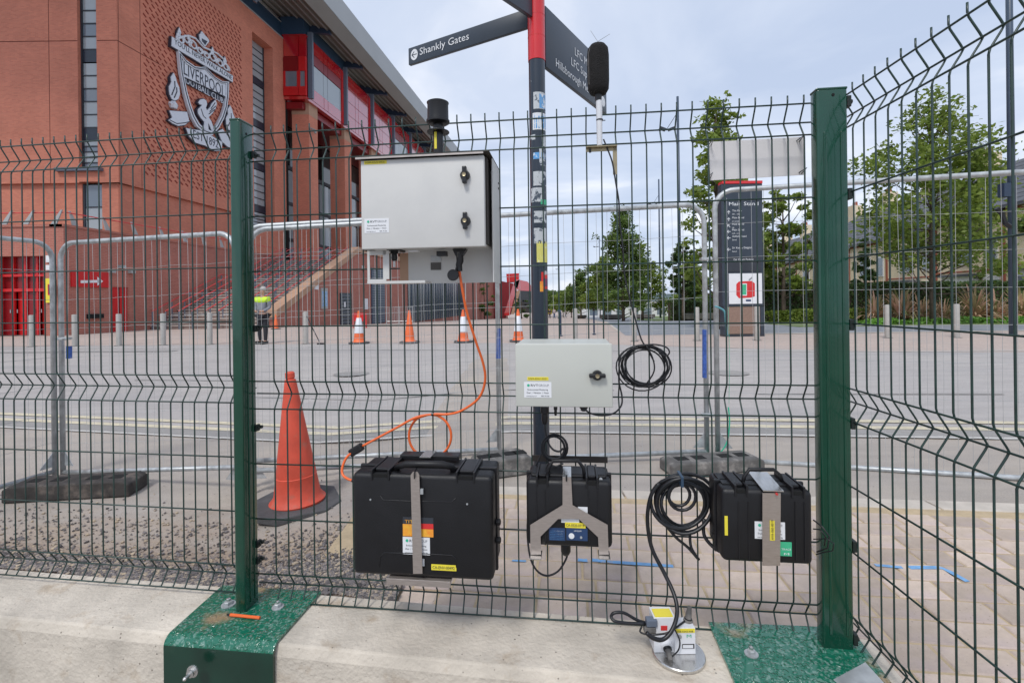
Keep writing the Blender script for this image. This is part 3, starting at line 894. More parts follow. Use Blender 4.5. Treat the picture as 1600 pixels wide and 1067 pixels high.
# stair core visible through glass left as dark; parapet
g = G(); sbox(g, LB + .9, LB + .15, 28.1, 44.2, ZT, ZT + 1.5)
g.box(-60, xc0 - .3, 28.4, 29.3, ZT + 7, ZT + 8)
st.part(g, 'parapet', M['navypanel'])
g = G(); sbox(g, LB + .9, LB - .05, 28.1, 44.2, ZT, ZT + .1); sbox(g, LB + .95, LB + .1, 28.1, 44.2, ZT + 1.5, ZT + 1.58)
st.part(g, 'parapet_coping', M['fascia'])
g = G(); sbox(g, LB + .15, 24.15, 44.0, 52, 25.45, 27.0)
st.part(g, 'plant_enclosure', M['navypanel'])
# gallery -----------------------------------------------------------
LG, GZ0, GZ1 = 24.0, 19.85, 25.3
gal = G()
sbox(gal, LB + .3, LG + .12, 44.12, 108, GZ0 + .02, GZ1 - .02)
st.part(gal, 'gallery_core', M['reddeep'])
g = G(); sbox(g, LB + .1, LG + .02, 44.02, 108, GZ0 - .25, GZ0)
sbox(g, LB + .1, LG + .02, 44.02, 108, GZ1, GZ1 + .12)
st.part(g, 'gallery_floor_edge', M['red'])
# end bay (faces the camera)
e0, e1 = LB - .03, LG
def endbox(name, u0, u1, z0, z1, mat, d=0.0):
    g = G(); sbox(g, e0 - (e0 - e1) * u0, e0 - (e0 - e1) * u1, 44.0 - d, 44.12, z0, z1)
    return st.part(g, name, mat)
endbox('gallery_panel', 0.0, .66, 23.45, 25.28, M['red']); endbox('gallery_panel', .68, 1.0, 23.45, 25.28, M['red'])
endbox('gallery_panel', 0.0, .66, 22.1, 23.4, M['reddeep'], .05); endbox('gallery_panel', .68, 1.0, 22.1, 23.4, M['redmatt'], .08)
endbox('gallery_panel', 0.0, .66, 19.9, 20.7, M['redmatt'], .08); endbox('gallery_panel', .68, 1.0, 19.9, 20.7, M['redmatt'], .08)
for u0, u1 in ((0, .09), (.60, .74), (.95, 1.0)): endbox('gallery_mullion', u0, u1, 20.7, 22.1, M['redmatt'], .06)
endbox('gallery_glass', .09, .60, 20.7, 22.1, M['glass']); endbox('gallery_glass', .74, .95, 20.7, 22.1, M['glass'])
# long face: modules of 6.7 m with fins
finY = [44.5 + 6.7 * k for k in range(10)]
gcols = []
for k, Y in enumerate(finY[:-1]):
    fg = G(); sbox(fg, LG + .05, LG - .35, Y - .14, Y + .14, GZ0 - .05, GZ1 + .5)
    st.part(fg, 'gallery_fin', M['finblue'])
    a, b = Y + .14, Y + 6.56
    glazed = k in (0, 3, 6)
    cuts = [0, .38, .50, .93]
    for (c0, c1) in zip(cuts, cuts[1:]):
        ya, yz = a + (b - a) * c0 + .03, a + (b - a) * c1 - .03
        if glazed:
            zs = [(19.88, 20.95, 'red'), (21.0, 23.2, 'glassgrey'), (23.25, 24.2, 'reddeep'), (24.25, 25.28, 'red')]
        else:
            zs = [(19.88, 21.2, 'red'), (21.25, 22.6, 'red'), (22.65, 24.0, 'red'), (24.05, 25.28, 'red')]
        for z0, z1, mm in zs:
            pg = G(); sbox(pg, LG + .12, LG + (.05 if mm == 'glassgrey' else 0), ya, yz, z0, z1)
            st.part(pg, 'gallery_panel', M[mm])
    pg = G(); sbox(pg, LG + .12, LG - .03, a + (b - a) * .94, b - .05, 19.88, 25.28)
    st.part(pg, 'gallery_pilaster', M['redmatt'])
# columns and dark curtain wall behind
for k in range(9):
    Yc = 44.9 + 6.9 * k
    cg = G(); sbox(cg, 25.85, 24.3, Yc, Yc + 1.5, 3.5, 18.55)
    c = st.part(cg, 'column', M['brick'], uv=True)
    hg = G(); sbox(hg, 25.86, 24.29, Yc - .01, Yc + 1.51, 18.55, 19.6)
    st.part(hg, 'column_capital', M['stone'], under=c)
g = G(); sbox(g, 29, 28.6, 44.4, 110, 3.5, GZ0 - .3)
st.part(g, 'curtain_wall', M['glassdark'])
for k in range(9):
    Yc = 46.6 + 6.9 * k
    g = G(); sbox(g, 28.6, 28.45, Yc + 1.1, Yc + 3.0, 3.8, 14.5)
    st.part(g, 'curtain_glass', M['glassgrey'])
g = G()
for z in (7.4, 11.0, 14.6): sbox(g, 28.6, 28.4, 44.5, 110, z, z + .35)
st.part(g, 'floor_band', M['frame'])
g = G(); sbox(g, 28.55, 28.2, 44.45, 110, 3.6, 6.2); st.part(g, 'entrance_wall', M['reddeep'])
g = G(); sbox(g, 28.5, LG + .6, 44.4, 110, 18.9, 19.5); st.part(g, 'gallery_soffit', M['reddeep'])
# roof ----------------------------------------------------------------
LR, LO = 22.0, 21.0
RY0, RY1 = 14.0, 94.0
g = G()
g.hexa([W(48, RY0, 33.5), W(LR, RY0, 26.17), W(LR, RY1, 26.17), W(48, RY1, 33.5), W(48, RY0, 33.9), W(LR, RY0, 26.6), W(LR, RY1, 26.6), W(48, RY1, 33.9)])
st.part(g, 'roof', M['roofdeck'])
g = G()
for i in range(13):      # standing seams of the decking
    L = 22.5 + i * .75; z = 26.17 + (L - 22) * 7.33 / 26
    sbox(g, L + .06, L - .06, RY0, RY1, z - .12, z + .02)
st.part(g, 'decking_rib', M['soffit'])
g = G()
g.hexa([W(LR, RY0, 26.1), W(LO, RY0, 26.72), W(LO, RY1, 26.72), W(LR, RY1, 26.1), W(LR, RY0, 26.7), W(LO, RY0, 26.9), W(LO, RY1, 26.9), W(LR, RY1, 26.7)])
st.part(g, 'roof_soffit', M['soffit'])
g = G()
g.hexa([W(LO, RY0, 26.85), W(LO - .02, RY0, 26.75), W(LO - .02, RY1, 26.75), W(LO, RY1, 26.85), W(LO + .3, RY0, 28.9), W(LO + .1, RY0, 28.9), W(LO + .1, RY1, 28.9), W(LO + .3, RY1, 28.9)])
sbox(g, 30, LO + .1, RY0, RY1, 28.8, 29.0)
st.part(g, 'roof_fascia', M['fascia'])
for k in range(11):
    Y = 24.8 + 6.7 * k
    rg = G()
    rg.hexa([W(29, Y, 26.6), W(22.3, Y, 25.9), W(22.3, Y + .35, 25.9), W(29, Y + .35, 26.6), W(29, Y, 28.4), W(22.3, Y, 26.4), W(22.3, Y + .35, 26.4), W(29, Y + .35, 28.4)])
    rb = st.part(rg, 'roof_rib', M['steelblue'])
    tg = G(); tg.tube([W(24.9, Y + .2, 24.9), W(24.6, Y + .2, 25.8), W(23.9, Y + .2, 26.3)], .16, 8)
    tg.tube([W(24.9, Y + .2, 25.0), W(24.4, Y + 1.6, 26.2)], .07, 6)
    st.part(tg, 'roof_strut', M['finblue'], under=rb)
# small surface things on the stand
g = G(); bm_ = W(24.1, 44.85, 17.4); g.tube([W(24.35, 45.2, 17.4), W(23.9, 45.2, 17.2)], .08, 6); g.lathe([(.12, 0), (.14, .3)], W(23.9, 45.2, 16.9), 8)
st.part(g, 'security_camera', M['fascia'])

# ------------------------------------------------------------------ club crest on the wall
cr = T('club_crest', 'large pale metal club crest with shield, bird and scrolls on the patterned brick wall', 'crest', W(LB - .05, 31.2, 12.4))
cy0 = 31.2
UD = Vector((SK, 1, 0)); UDn = UD.normalized(); ZD = Vector((0, 0, 1))
OUT = Vector((1, -SK, 0)).normalized()
def cp(zx, zy, d=0.0):
    """crest zoom pixel -> point on the wall plane, d metres proud"""
    px, py = 250 + zx / 4.638, 20 + zy / 4.638
    Y, z = Lpix(px, py, LB)
    return Vector(W(LB, Y, z)) + OUT * d
def cpoly(name, pts, mat, d0=.10, d1=.26, under=None):
    g = G(); n = len(pts)
    a = [cp(x, y, d0) for x, y in pts]; b = [cp(x, y, d1) for x, y in pts]
    g.add(a + b, [tuple(reversed(range(n))), tuple(range(n, 2 * n))] + [(i, (i + 1) % n, (i + 1) % n + n, i + n) for i in range(n)])
    o = cr.part(g, name, mat, under=under)
    if mat is M['crest'] and under is None:
        ar = sum(pts[i - 1][0] * pts[i][1] - pts[i][0] * pts[i - 1][1] for i in range(n)); sg = 1 if ar > 0 else -1
        q = []
        for i in range(n):
            p, c, e = Vector(pts[i - 1]), Vector(pts[i]), Vector(pts[(i + 1) % n])
            n1, n2 = (c - p).normalized(), (e - c).normalized()
            m_ = Vector((n1.y + n2.y, -n1.x - n2.x)) * sg
            m_ = m_.normalized() if m_.length > .3 else Vector((n1.y, -n1.x)) * sg
            q.append((c.x + m_.x * 6, c.y + m_.y * 6))
        g = G(); a = [cp(x, y, d0 - .05) for x, y in q]; b = [cp(x, y, d1 - .05) for x, y in q]
        g.add(a + b, [tuple(reversed(range(n))), tuple(range(n, 2 * n))] + [(i, (i + 1) % n, (i + 1) % n + n, i + n) for i in range(n)])
        cr.part(g, 'outline', M['crestline'], under=o)
    return o
def ctube(name, pts, r, mat, d=.2, under=None):
    g = G(); g.tube([cp(x, y, d) for x, y in pts], r, 6)
    return cr.part(g, name, mat, under=under, smooth=True)
def ctext(s, a, b, h, mat, under, name='lettering', d=.27):
    """text from zoom pixel a (lower left) to b (lower right)"""
    p, q = cp(*a, d), cp(*b, d)
    q2 = Vector((q.x, q.y, p.z)); ux = (q2 - p)
    cr.text(s, p, ux, ZD, ux.length, h, mat, under=under, name=name, ex=.01)
# backing outline plates sit behind the pale ones, a little larger
banner = cpoly('motto_banner', [(58, 178), (503, 462), (501, 507), (56, 246)], M['crest'], .12, .30)
ctext("YOU'LL NEVER WALK ALONE", (74, 228), (494, 488), .33, M['crestline'], banner, d=.302)
def ring(name, outer, inner, mat, d0, d1):
    g = G(); n = len(outer)
    A = [cp(*p, d1) for p in outer]; B = [cp(*p, d1) for p in inner]
    A0 = [cp(*p, d0) for p in outer]; B0 = [cp(*p, d0) for p in inner]
    fs = []
    for i in range(n):
        j = (i + 1) % n
        fs += [(i, j, n + j, n + i), (2 * n + i, 2 * n + j, j, i), (n + i, n + j, 3 * n + j, 3 * n + i), (2 * n + j, 2 * n + i, 3 * n + i, 3 * n + j)]
    g.add(A + B + A0 + B0, fs)
    return cr.part(g, name, mat)
outer = [(105, 277), (160, 345), (225, 392), (270, 398), (300, 395), (330, 425), (375, 470), (425, 500), (475, 503),
         (473, 600), (462, 690), (438, 770), (400, 840), (350, 893), (290, 870), (240, 828), (205, 765), (175, 680), (150, 590), (122, 440)]
inner = [(125, 325), (165, 375), (225, 415), (270, 418), (300, 412), (330, 445), (375, 488), (420, 515), (455, 520),
         (453, 600), (443, 680), (420, 750), (388, 812), (350, 860), (300, 848), (258, 806), (224, 748), (194, 665), (168, 570), (140, 440)]
sh = ring('shield_border', outer, inner, M['crest'], .10, .30)
mid = [((a + c) / 2, (b + d) / 2) for (a, b), (c, d) in zip(outer, inner)]
g = G(); g.tube([cp(*p, .302) for p in mid], .035, 5, closed=True); cr.part(g, 'shield_groove', M['crestline'], under=sh)
np_ = cpoly('name_panel', [(138, 345), (165, 378), (225, 418), (270, 421), (300, 416), (330, 448), (375, 490), (420, 517), (453, 523), (452, 612), (300, 535), (140, 462)], M['crest'], .10, .26)
ctext('LIVERPOOL', (146, 448), (447, 602), .85, M['crestline'], np_, d=.262)
fb = cpoly('club_panel', [(141, 468), (300, 542), (450, 618), (448, 650), (300, 582), (146, 502)], M['crestline'], .08, .14)
ctext('FOOTBALL CLUB', (150, 500), (444, 650), .42, M['crest'], fb, d=.16)
bird = cpoly('liver_bird', [(250, 655), (265, 632), (290, 628), (308, 640), (314, 665), (305, 690), (312, 712), (335, 690), (350, 660), (375, 635),
                            (385, 660), (375, 700), (350, 735), (325, 760), (345, 790), (360, 835), (350, 860), (330, 815), (320, 800), (325, 850), (342, 858), (300, 850), (268, 846), (290, 830), (295, 795),
                            (272, 770), (250, 735), (248, 705), (262, 690), (278, 672), (262, 668)], M['crest'], .10, .30)
for q in ([(340, 700), (372, 655)], [(332, 720), (376, 680)], [(325, 738), (368, 705)], [(270, 700), (285, 750), (305, 770)]):
    ctube('feather_groove', q, .03, M['crestline'], .30, under=bird)
for dx_, dy_ in ((0, 0), (412, 226)):
    s_ = 1.0 if dx_ == 0 else .92
    fl = [(78, 440), (58, 470), (62, 505), (44, 540), (48, 590), (66, 630), (88, 640), (112, 628), (124, 590), (118, 545), (100, 505), (92, 470)]
    c_ = (84, 560)
    def tf(p): return (c_[0] + (p[0] - c_[0]) * s_ + dx_ - 2, c_[1] + (p[1] - c_[1]) * s_ + dy_)
    fo = cpoly('flame', [tf(p) for p in fl], M['crest'], .08, .24)
    ctube('flame_groove', [tf(p) for p in [(62, 600), (86, 540), (84, 500)]], .035, M['crestline'], .24, under=fo)
    ctube('flame_groove', [tf(p) for p in [(80, 620), (100, 575), (98, 545)]], .035, M['crestline'], .24, under=fo)
    g = G(); cc = cp(*tf((80, 668)), .18)
    g.obox(cc, (.7, .12, .12), Matrix.Rotation(math.pi / 2, 3, 'Z')); g.lathe([(.2, -.25), (.28, .0), (.14, .2)], cc, 8)
    cr.part(g, 'torch_base', M['crest'], under=fo)
r1_ = cpoly('ribbon_left', [(48, 712), (175, 722), (192, 790), (160, 815), (110, 822), (70, 805), (40, 782), (68, 762)], M['crest'], .08, .22)
ctube('ribbon_edge', [(48, 780), (100, 806), (160, 800), (200, 790)], .03, M['crestline'], .22, under=r1_)
r2_ = cpoly('ribbon_centre', [(160, 838), (200, 848), (260, 855), (330, 885), (380, 915), (425, 940), (420, 1000), (370, 1003), (300, 965), (230, 945), (185, 900)], M['crest'], .14, .30)
ctext('EST·1892', (212, 908), (395, 985), .55, M['crestline'], r2_, d=.302)
r3_ = cpoly('ribbon_right', [(400, 862), (435, 845), (470, 895), (515, 900), (495, 925), (518, 990), (470, 972), (430, 935)], M['crest'], .08, .22)
def spiral(cx, cy, r, turns=1.4, a0=0.0, sgn=1):
    return [(cx + r * (1 - .55 * t) * math.cos(a0 + sgn * t * turns * 6.283), cy + .62 * (cx + r * (1 - .55 * t) * math.cos(a0 + sgn * t * turns * 6.283) - cx) + r * (1 - .55 * t) * math.sin(a0 + sgn * t * turns * 6.283)) for t in lin(0, 1, 22)]
for cx, cy, r, a0, sg in ((130, 200, 30, 2.5, 1), (178, 200, 30, 0.3, -1), (222, 238, 34, 2.2, 1), (272, 282, 24, 0, -1), (318, 312, 24, 3, 1), (366, 330, 32, .5, -1), (415, 368, 28, 2.5, 1), (462, 400, 26, .6, -1)):
    ctube('scroll', spiral(cx, cy, r, 1.3, a0, sg), .07, M['crest'], .18)
ctube('scroll_arch', [(100, 200), (140, 178), (190, 170), (240, 190), (262, 215), (300, 255), (350, 275), (400, 300), (450, 345), (482, 415)], .07, M['crest'], .18)
cpoly('crown_shield', [(262, 160), (290, 152), (330, 195), (335, 212), (305, 250), (268, 205)], M['crest'], .10, .24)
cpoly('crown_shield_field', [(280, 190), (320, 212), (304, 238), (282, 210)], M['crestline'], .24, .26)
cpoly('crown_tip', [(270, 160), (285, 138), (305, 162), (292, 172)], M['crest'], .10, .2)
for x_, y_ in ((120, 135), (362, 275), (452, 345)):
    cpoly('scroll_finial', [(x_ - 12, y_ + 5), (x_, y_ - 24), (x_ + 12, y_ + 12), (x_ + 6, y_ + 34), (x_ - 10, y_ + 30)], M['crest'], .10, .22)
ctube('scroll_stem', [(103, 185), (108, 155), (125, 150)], .06, M['crest'], .18)

# ------------------------------------------------------------------ perimeter wall with turnstile doors
LP_ = 21.95
pw = T('perimeter_wall', 'brown-pink brick perimeter wall with red doors and a red rail along its top', 'wall', (-19.2, 21, 0))
ZP = 4.68
xd0, xd1 = P(-8, 460, 21).x, P(68.5, 460, 21).x
zd = P(40, 400, 21).z
g = G()
g.box(-45, xd0, 21.0, 21.5, -.5, ZP); g.box(xd1, -19.2, 21.0, 21.5, -.5, ZP); g.box(xd0, xd1, 21.0, 21.5, zd, ZP)
pw.part(g, 'front_wall', M['brickpink'], uv=True)
# side wall with door opening
yd0, zq = Lpix(175.5, 451, LP_); yd1, _ = Lpix(200.5, 451, LP_)
g = G()
sbox(g, LP_ + .5, LP_, 21.003, yd0, -.6, ZP); sbox(g, LP_ + .5, LP_, yd1, 36.5, -.9, ZP); sbox(g, LP_ + .5, LP_, yd0, yd1, 2.15, ZP)
pw.part(g, 'side_wall', M['brickpink'], uv=True)
g = G(); sbox(g, LP_ + .56, LP_ - .05, 20.95, 36.5, ZP, ZP + .10); g.box(-45, -19.21, 20.95, 21.56, ZP, ZP + .10)
pw.part(g, 'coping', M['brickpink'], uv=True)
g = G(); sbox(g, LP_ + .20, LP_ + .08, yd0, yd1, 0, 2.15)
d_ = pw.part(g, 'door', M['redmatt'])
g = G(); sbox(g, LP_ + .08, LP_ + .07, (yd0 + yd1) / 2 - .02, (yd0 + yd1) / 2 + .02, 0.02, 2.13); pw.part(g, 'door_gap', M['hole'], under=d_)
# big turnstile portal
g = G(); g.box(xd0, xd1, 21.35, 21.48, 1.95, zd); pw.part(g, 'overdoor_panel', M['reddeep'])
g = G()
zz1 = P(40, 430, 21).z
for x in lin(xd0, xd1, 5): g.box(x - .04, x + .04, 21.25, 21.35, 0, zd)
g.box(xd0, xd1, 21.2, 21.36, zz1 - .05, zz1 + .05); g.box(xd0, xd1, 21.22, 21.36, 1.92, 2.05)
pw.part(g, 'portal_frame', M['redmatt'])
for i in range(4):
    a_, b_ = lin(xd0, xd1, 5)[i] + .05, lin(xd0, xd1, 5)[i + 1] - .05
    g = G(); g.box(a_, b_, 21.32 + (.1 if i % 2 else 0), 21.44 + (.1 if i % 2 else 0), 0.02, 1.9)
    d_ = pw.part(g, 'door', M['redmatt'] if i % 2 else M['reddeep'])
    g = G(); g.tube([((b_ if i % 2 == 0 else a_ + .2) - .1, 21.28, 1.0), ((b_ if i % 2 == 0 else a_ + .2) - .1, 21.28, 1.15)], .02, 6)
    pw.part(g, 'door_handle', M['galv'], under=d_)
g = G(); g.box(xd0, xd1, 21.1, 22.4, -.05, .03); pw.part(g, 'threshold', M['planter'])
g = G(); g.box(xd0 - .1, xd1 + .1, 21.6, 21.7, -.1, 4.0); pw.part(g, 'portal_back', M['reddeep'])
# wall furniture
def wallquad(name, px0, px1, py0, py1, mat, label=None, t=.05, par=pw):
    a = P(px0, py1, 20.94); b = P(px1, py0, 20.94)
    g = G(); g.box(a.x, b.x, 20.94, 20.998, a.z, b.z)
    return par.part(g, name, mat, label=label)
lb_ = wallquad('gate_lamp', 71.5, 83, 399, 410, M['inkwhite'])
wallquad('gate_number', 71.5, 86, 414, 422, M['white'])
yp = wallquad('gate_poster', 71.5, 86, 435, 473, M['yellow'])
c0 = P(80, 452, 20.92)
g = G(); g.box(c0.x - .12, c0.x + .14, 20.925, 20.939, c0.z - .2, c0.z + .18); pw.part(g, 'poster_emblem', M['ink'], under=yp)
g = G(); g.box(c0.x - .16, c0.x + .18, 20.93, 20.939, c0.z - .25, c0.z + .22); pw.part(g, 'poster_border', M['stred'], under=yp)
# red direction board with arrow on the side wall
ya_, za_ = Lpix(110, 448, LP_); yz_, _ = Lpix(169, 448, LP_)
zt_ = Lpix(110, 423, LP_)[1]
g = G(); sbox(g, LP_, LP_ - .06, ya_, yz_, za_, zt_)
rb_ = pw.part(g, 'direction_board', M['redmatt'])
g = G()
mz = (za_ + zt_) / 2 - .08
def A_(t, z): return Vector(W(LP_ - .065, ya_ + (yz_ - ya_) * t, z))
g.add([A_(.22, mz - .10), A_(.70, mz - .05), A_(.70, mz + .07), A_(.22, mz + .02)], [(0, 1, 2, 3)])
g.add([A_(.66, mz - .20), A_(.82, mz + .02), A_(.66, mz + .22)], [(0, 1, 2)])
pw.part(g, 'arrow', M['inkwhite'], under=rb_, norm=False)
for (px, py) in ((172, 424), (188, 417), (203, 425)):
    Y_, z_ = Lpix(px, py, LP_); g = G(); sbox(g, LP_, LP_ - .18, Y_ - .12, Y_ + .12, z_ - .07, z_ + .07); pw.part(g, 'wall_floodlight', M['fascia'])
Y_, z_ = Lpix(147, 494, LP_); g = G(); sbox(g, LP_, LP_ - .12, Y_ - .35, Y_ + .35, z_ - .1, z_ + .1); pw.part(g, 'wall_vent', M['hole'])
# rail on struts
g = G()
g.tube([(-45, 21.1, ZP + .62), (-19.3, 21.1, ZP + .62)], .025, 6)
g.tube([W(LP_, 21.1, ZP + .62), W(LP_, 36, ZP + .62)], .025, 6)
pw.part(g, 'top_rail', M['redrail'])
for px in (6, 40, 84):
    x = P(px, 350, 21).x
    g = G(); g.prism([(-.15, 0), (.10, 0), (.36, .62), (.30, .62)], (x, 21.0, ZP + .1), (1, 0, 0), (0, 0, 1), (0, .05, 0)); pw.part(g, 'rail_bracket', M['fascia'])
for px in (112, 164, 208, 252, 287, 317, 345):
    Y_, _ = Lpix(px, 360, LP_)
    g = G(); g.prism([(.1, 0), (.36, 0), (0.02, .62), (-.04, .62)], W(LP_ + .1, Y_, ZP + .1), (SK, 1, 0), (0, 0, 1), (.05, 0, 0)); pw.part(g, 'rail_bracket', M['fascia'])

# ------------------------------------------------------------------ stairs and podium
LS0, LS1 = 21.9, 16.1
stair = T('entrance_staircase', 'wide stone entrance staircase with rows of red topped handrails', 'staircase', W(19, 25.2, 0))
nst = 13
rise, run = 2.1 / nst, .345
stepg = None
tops = []
for fl_, (Y0, z0, n_) in enumerate(((25.2, 0.0, 13), (31.2, 2.1, 14))):
    for i in range(n_):
        Ya = Y0 + i * run; z = z0 + (i + 1) * rise
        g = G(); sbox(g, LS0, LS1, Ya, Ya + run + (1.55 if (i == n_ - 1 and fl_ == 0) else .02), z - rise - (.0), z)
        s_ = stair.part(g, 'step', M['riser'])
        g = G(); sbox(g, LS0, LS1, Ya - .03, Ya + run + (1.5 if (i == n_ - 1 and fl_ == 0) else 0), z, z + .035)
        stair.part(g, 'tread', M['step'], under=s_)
g = G(); sbox(g, LS0 + 4, LS1, 36.1, 112, 3.9, 4.36); stair.part(g, 'podium_deck', M['stone'])
g = G(); sbox(g, LS0, LS1, 26.5, 36.4, -1, .1); stair.part(g, 'stair_footing', M['riser'])
def stz(Y):
    if Y < 25.2: return 0
    if Y < 25.2 + 13 * run: return 2.1 * (Y - 25.2) / (13 * run)
    if Y < 31.2: return 2.1
    return min(4.36, 2.1 + (Y - 31.2) * rise / run)
for j in range(9):
    L = LS0 - .25 - j * .68
    for (ya, yz) in ((25.0, 29.9), (31.0, 36.2)):
        g = G()
        g.tube([W(L, ya, stz(ya) + .55), W(L, ya, stz(ya) + .95), W(L, yz, stz(yz) + .98), W(L, yz + .5, stz(yz) + .98)], .032, 6)
        h = stair.part(g, 'handrail', M['redrail'], smooth=True)
        for Yp in lin(ya, yz, 5):
            pg = G(); pg.tube([W(L, Yp, stz(Yp)), W(L, Yp, stz(Yp) + .93)], .032, 6); stair.part(pg, 'handrail_post', M['finblue'], under=h)
        for Yp in lin(ya + .4, yz - .2, 3):
            pg = G(); sbox(pg, L + .06, L - .3, Yp, Yp + .06, stz(Yp) + .62, stz(Yp) + .68); stair.part(pg, 'lean_rail', M['fascia'], under=h)
LC = 15.66
pod = T('podium_wall', 'long brown-pink brick podium wall with sloping stone coping beside the stairs', 'wall', W(LC, 26, 0))
g = G()
sl_ = [(25.6, .62), (35.2, 4.85), (112, 4.85), (112, -4.5), (60, -2.5), (25.6, -.5)]
a = [W(LC, y, z) for y, z in sl_]; b = [W(LC + .4, y, z) for y, z in sl_]
g.add(a + b, [tuple(range(6)), tuple(reversed(range(6, 12)))] + [(i, i + 6, (i + 1) % 6 + 6, (i + 1) % 6) for i in range(6)])
pod.part(g, 'wall', M['brickpink'], uv=True)
g = G()
for (y0, z0, y1, z1) in ((25.4, .55, 35.2, 4.87), (35.2, 4.87, 112, 4.87)):
    g.hexa([W(LC + .5, y0, z0), W(LC - .12, y0, z0), W(LC - .12, y1, z1), W(LC + .5, y1, z1), W(LC + .5, y0, z0 + .38), W(LC - .12, y0, z0 + .38), W(LC - .12, y1, z1 + .38), W(LC + .5, y1, z1 + .38)])
pod.part(g, 'coping', M['stone'])
def podbox(name, px0, px1, z0, z1, mat, t=.06, under=None, relb=True):
    ya, yz = Lpix(px0, 480, LC)[0], Lpix(px1, 480, LC)[0]
    gb = gz(-10, ya)
    g = G(); sbox(g, LC, LC - t, ya, yz, gb + z0, gb + z1)
    return pod.part(g, name, mat, under=under), ya, yz, gb
dr, ya, yz, gb = podbox('service_door', 531, 548.5, 0, 2.15, M['spandrel'])
g = G()
for z in lin(.15, 1.95, 9): sbox(g, LC - .06, LC - .075, ya + .08, yz - .08, gb + z, gb + z + .05)
pod.part(g, 'door_louvre', M['finblue'], under=dr)
g = G(); sbox(g, LC - .06, LC - .08, (ya + yz) / 2 - .35, (ya + yz) / 2 - .15, gb + 1.2, gb + 1.55); pod.part(g, 'door_notice', M['white'], under=dr)
dr, ya, yz, gb = podbox('louvred_panel', 580, 600.5, 0, 4.3, M['navypanel'])
g = G()
for z in lin(.1, 4.1, 22): sbox(g, LC - .06, LC - .10, ya + .05, yz - .05, gb + z, gb + z + .09)
pod.part(g, 'louvre', M['finblue'], under=dr)
dr, ya, yz, gb = podbox('roller_shutter', 637, 724, 0, 4.25, M['spandrel'])
g = G()
for y in lin(ya, yz, 26)[1:-1]: sbox(g, LC - .06, LC - .10, y - .04, y + .04, gb, gb + 4.1)
pod.part(g, 'shutter_rib', M['navypanel'], under=dr)
po, ya, yz, gb = podbox('wall_poster', 501, 511, 1.0, 2.3, M['fascia'])
g = G(); sbox(g, LC - .06, LC - .07, ya + .08, yz - .08, gb + 1.15, gb + 2.1); pod.part(g, 'poster_picture', M['stblue'], under=po)
podbox('wall_notice', 491.5, 496.5, 2.15, 2.75, M['white'])
podbox('wall_notice', 569, 574, 1.1, 1.9, M['white'])
podbox('wall_lamp', 566, 569, 4.0, 4.3, M['white'])

# far end: brick stair block with red portal, at the end of the podium
rp_ = T('red_portal', 'pink-red sloping portal frame beside a brick stair block', 'structure', P(812, 492, 92))
Yq = 92.0
def pq(px, py, Y=Yq): 
    p = P(px, py, Y); return p
def ppoly(name, pts, mat, dep, Y=Yq):
    g = G(); n = len(pts); a = [P(x, y, Y) for x, y in pts]; b = [p + Vector((0, dep, 0)) for p in a]
    g.add(a + b, [tuple(range(n)), tuple(reversed(range(n, 2 * n)))] + [(i, i + n, (i + 1) % n + n, (i + 1) % n) for i in range(n)])
    return rp_.part(g, name, mat)
ppoly('stair_block', [(766, 436), (802, 443), (790, 497), (766, 497)], M['reddeep'], 6, 93)
ppoly('sloping_beam', [(803, 441), (812, 437), (798, 492), (788, 490)], M['red'], 1.5)
ppoly('beam_foot', [(788, 489), (796, 489), (796, 493), (788, 493)], M['redmatt'], 1.7, 91.8)
ppoly('portal_top', [(805, 436), (824, 440), (830, 446), (832, 455), (811, 454), (803, 446)], M['red'], 5)
ppoly('portal_leg', [(806, 455), (813, 453), (803, 491), (797, 491)], M['stone'], 4)
ppoly('portal_glass', [(812, 453), (846, 455), (846, 489), (803, 489)], M['glassdark'], 2, 93.5)
ppoly('red_roof_box', [(791, 428), (811, 427), (811, 440), (792, 441)], M['redmatt'], 4, 94)
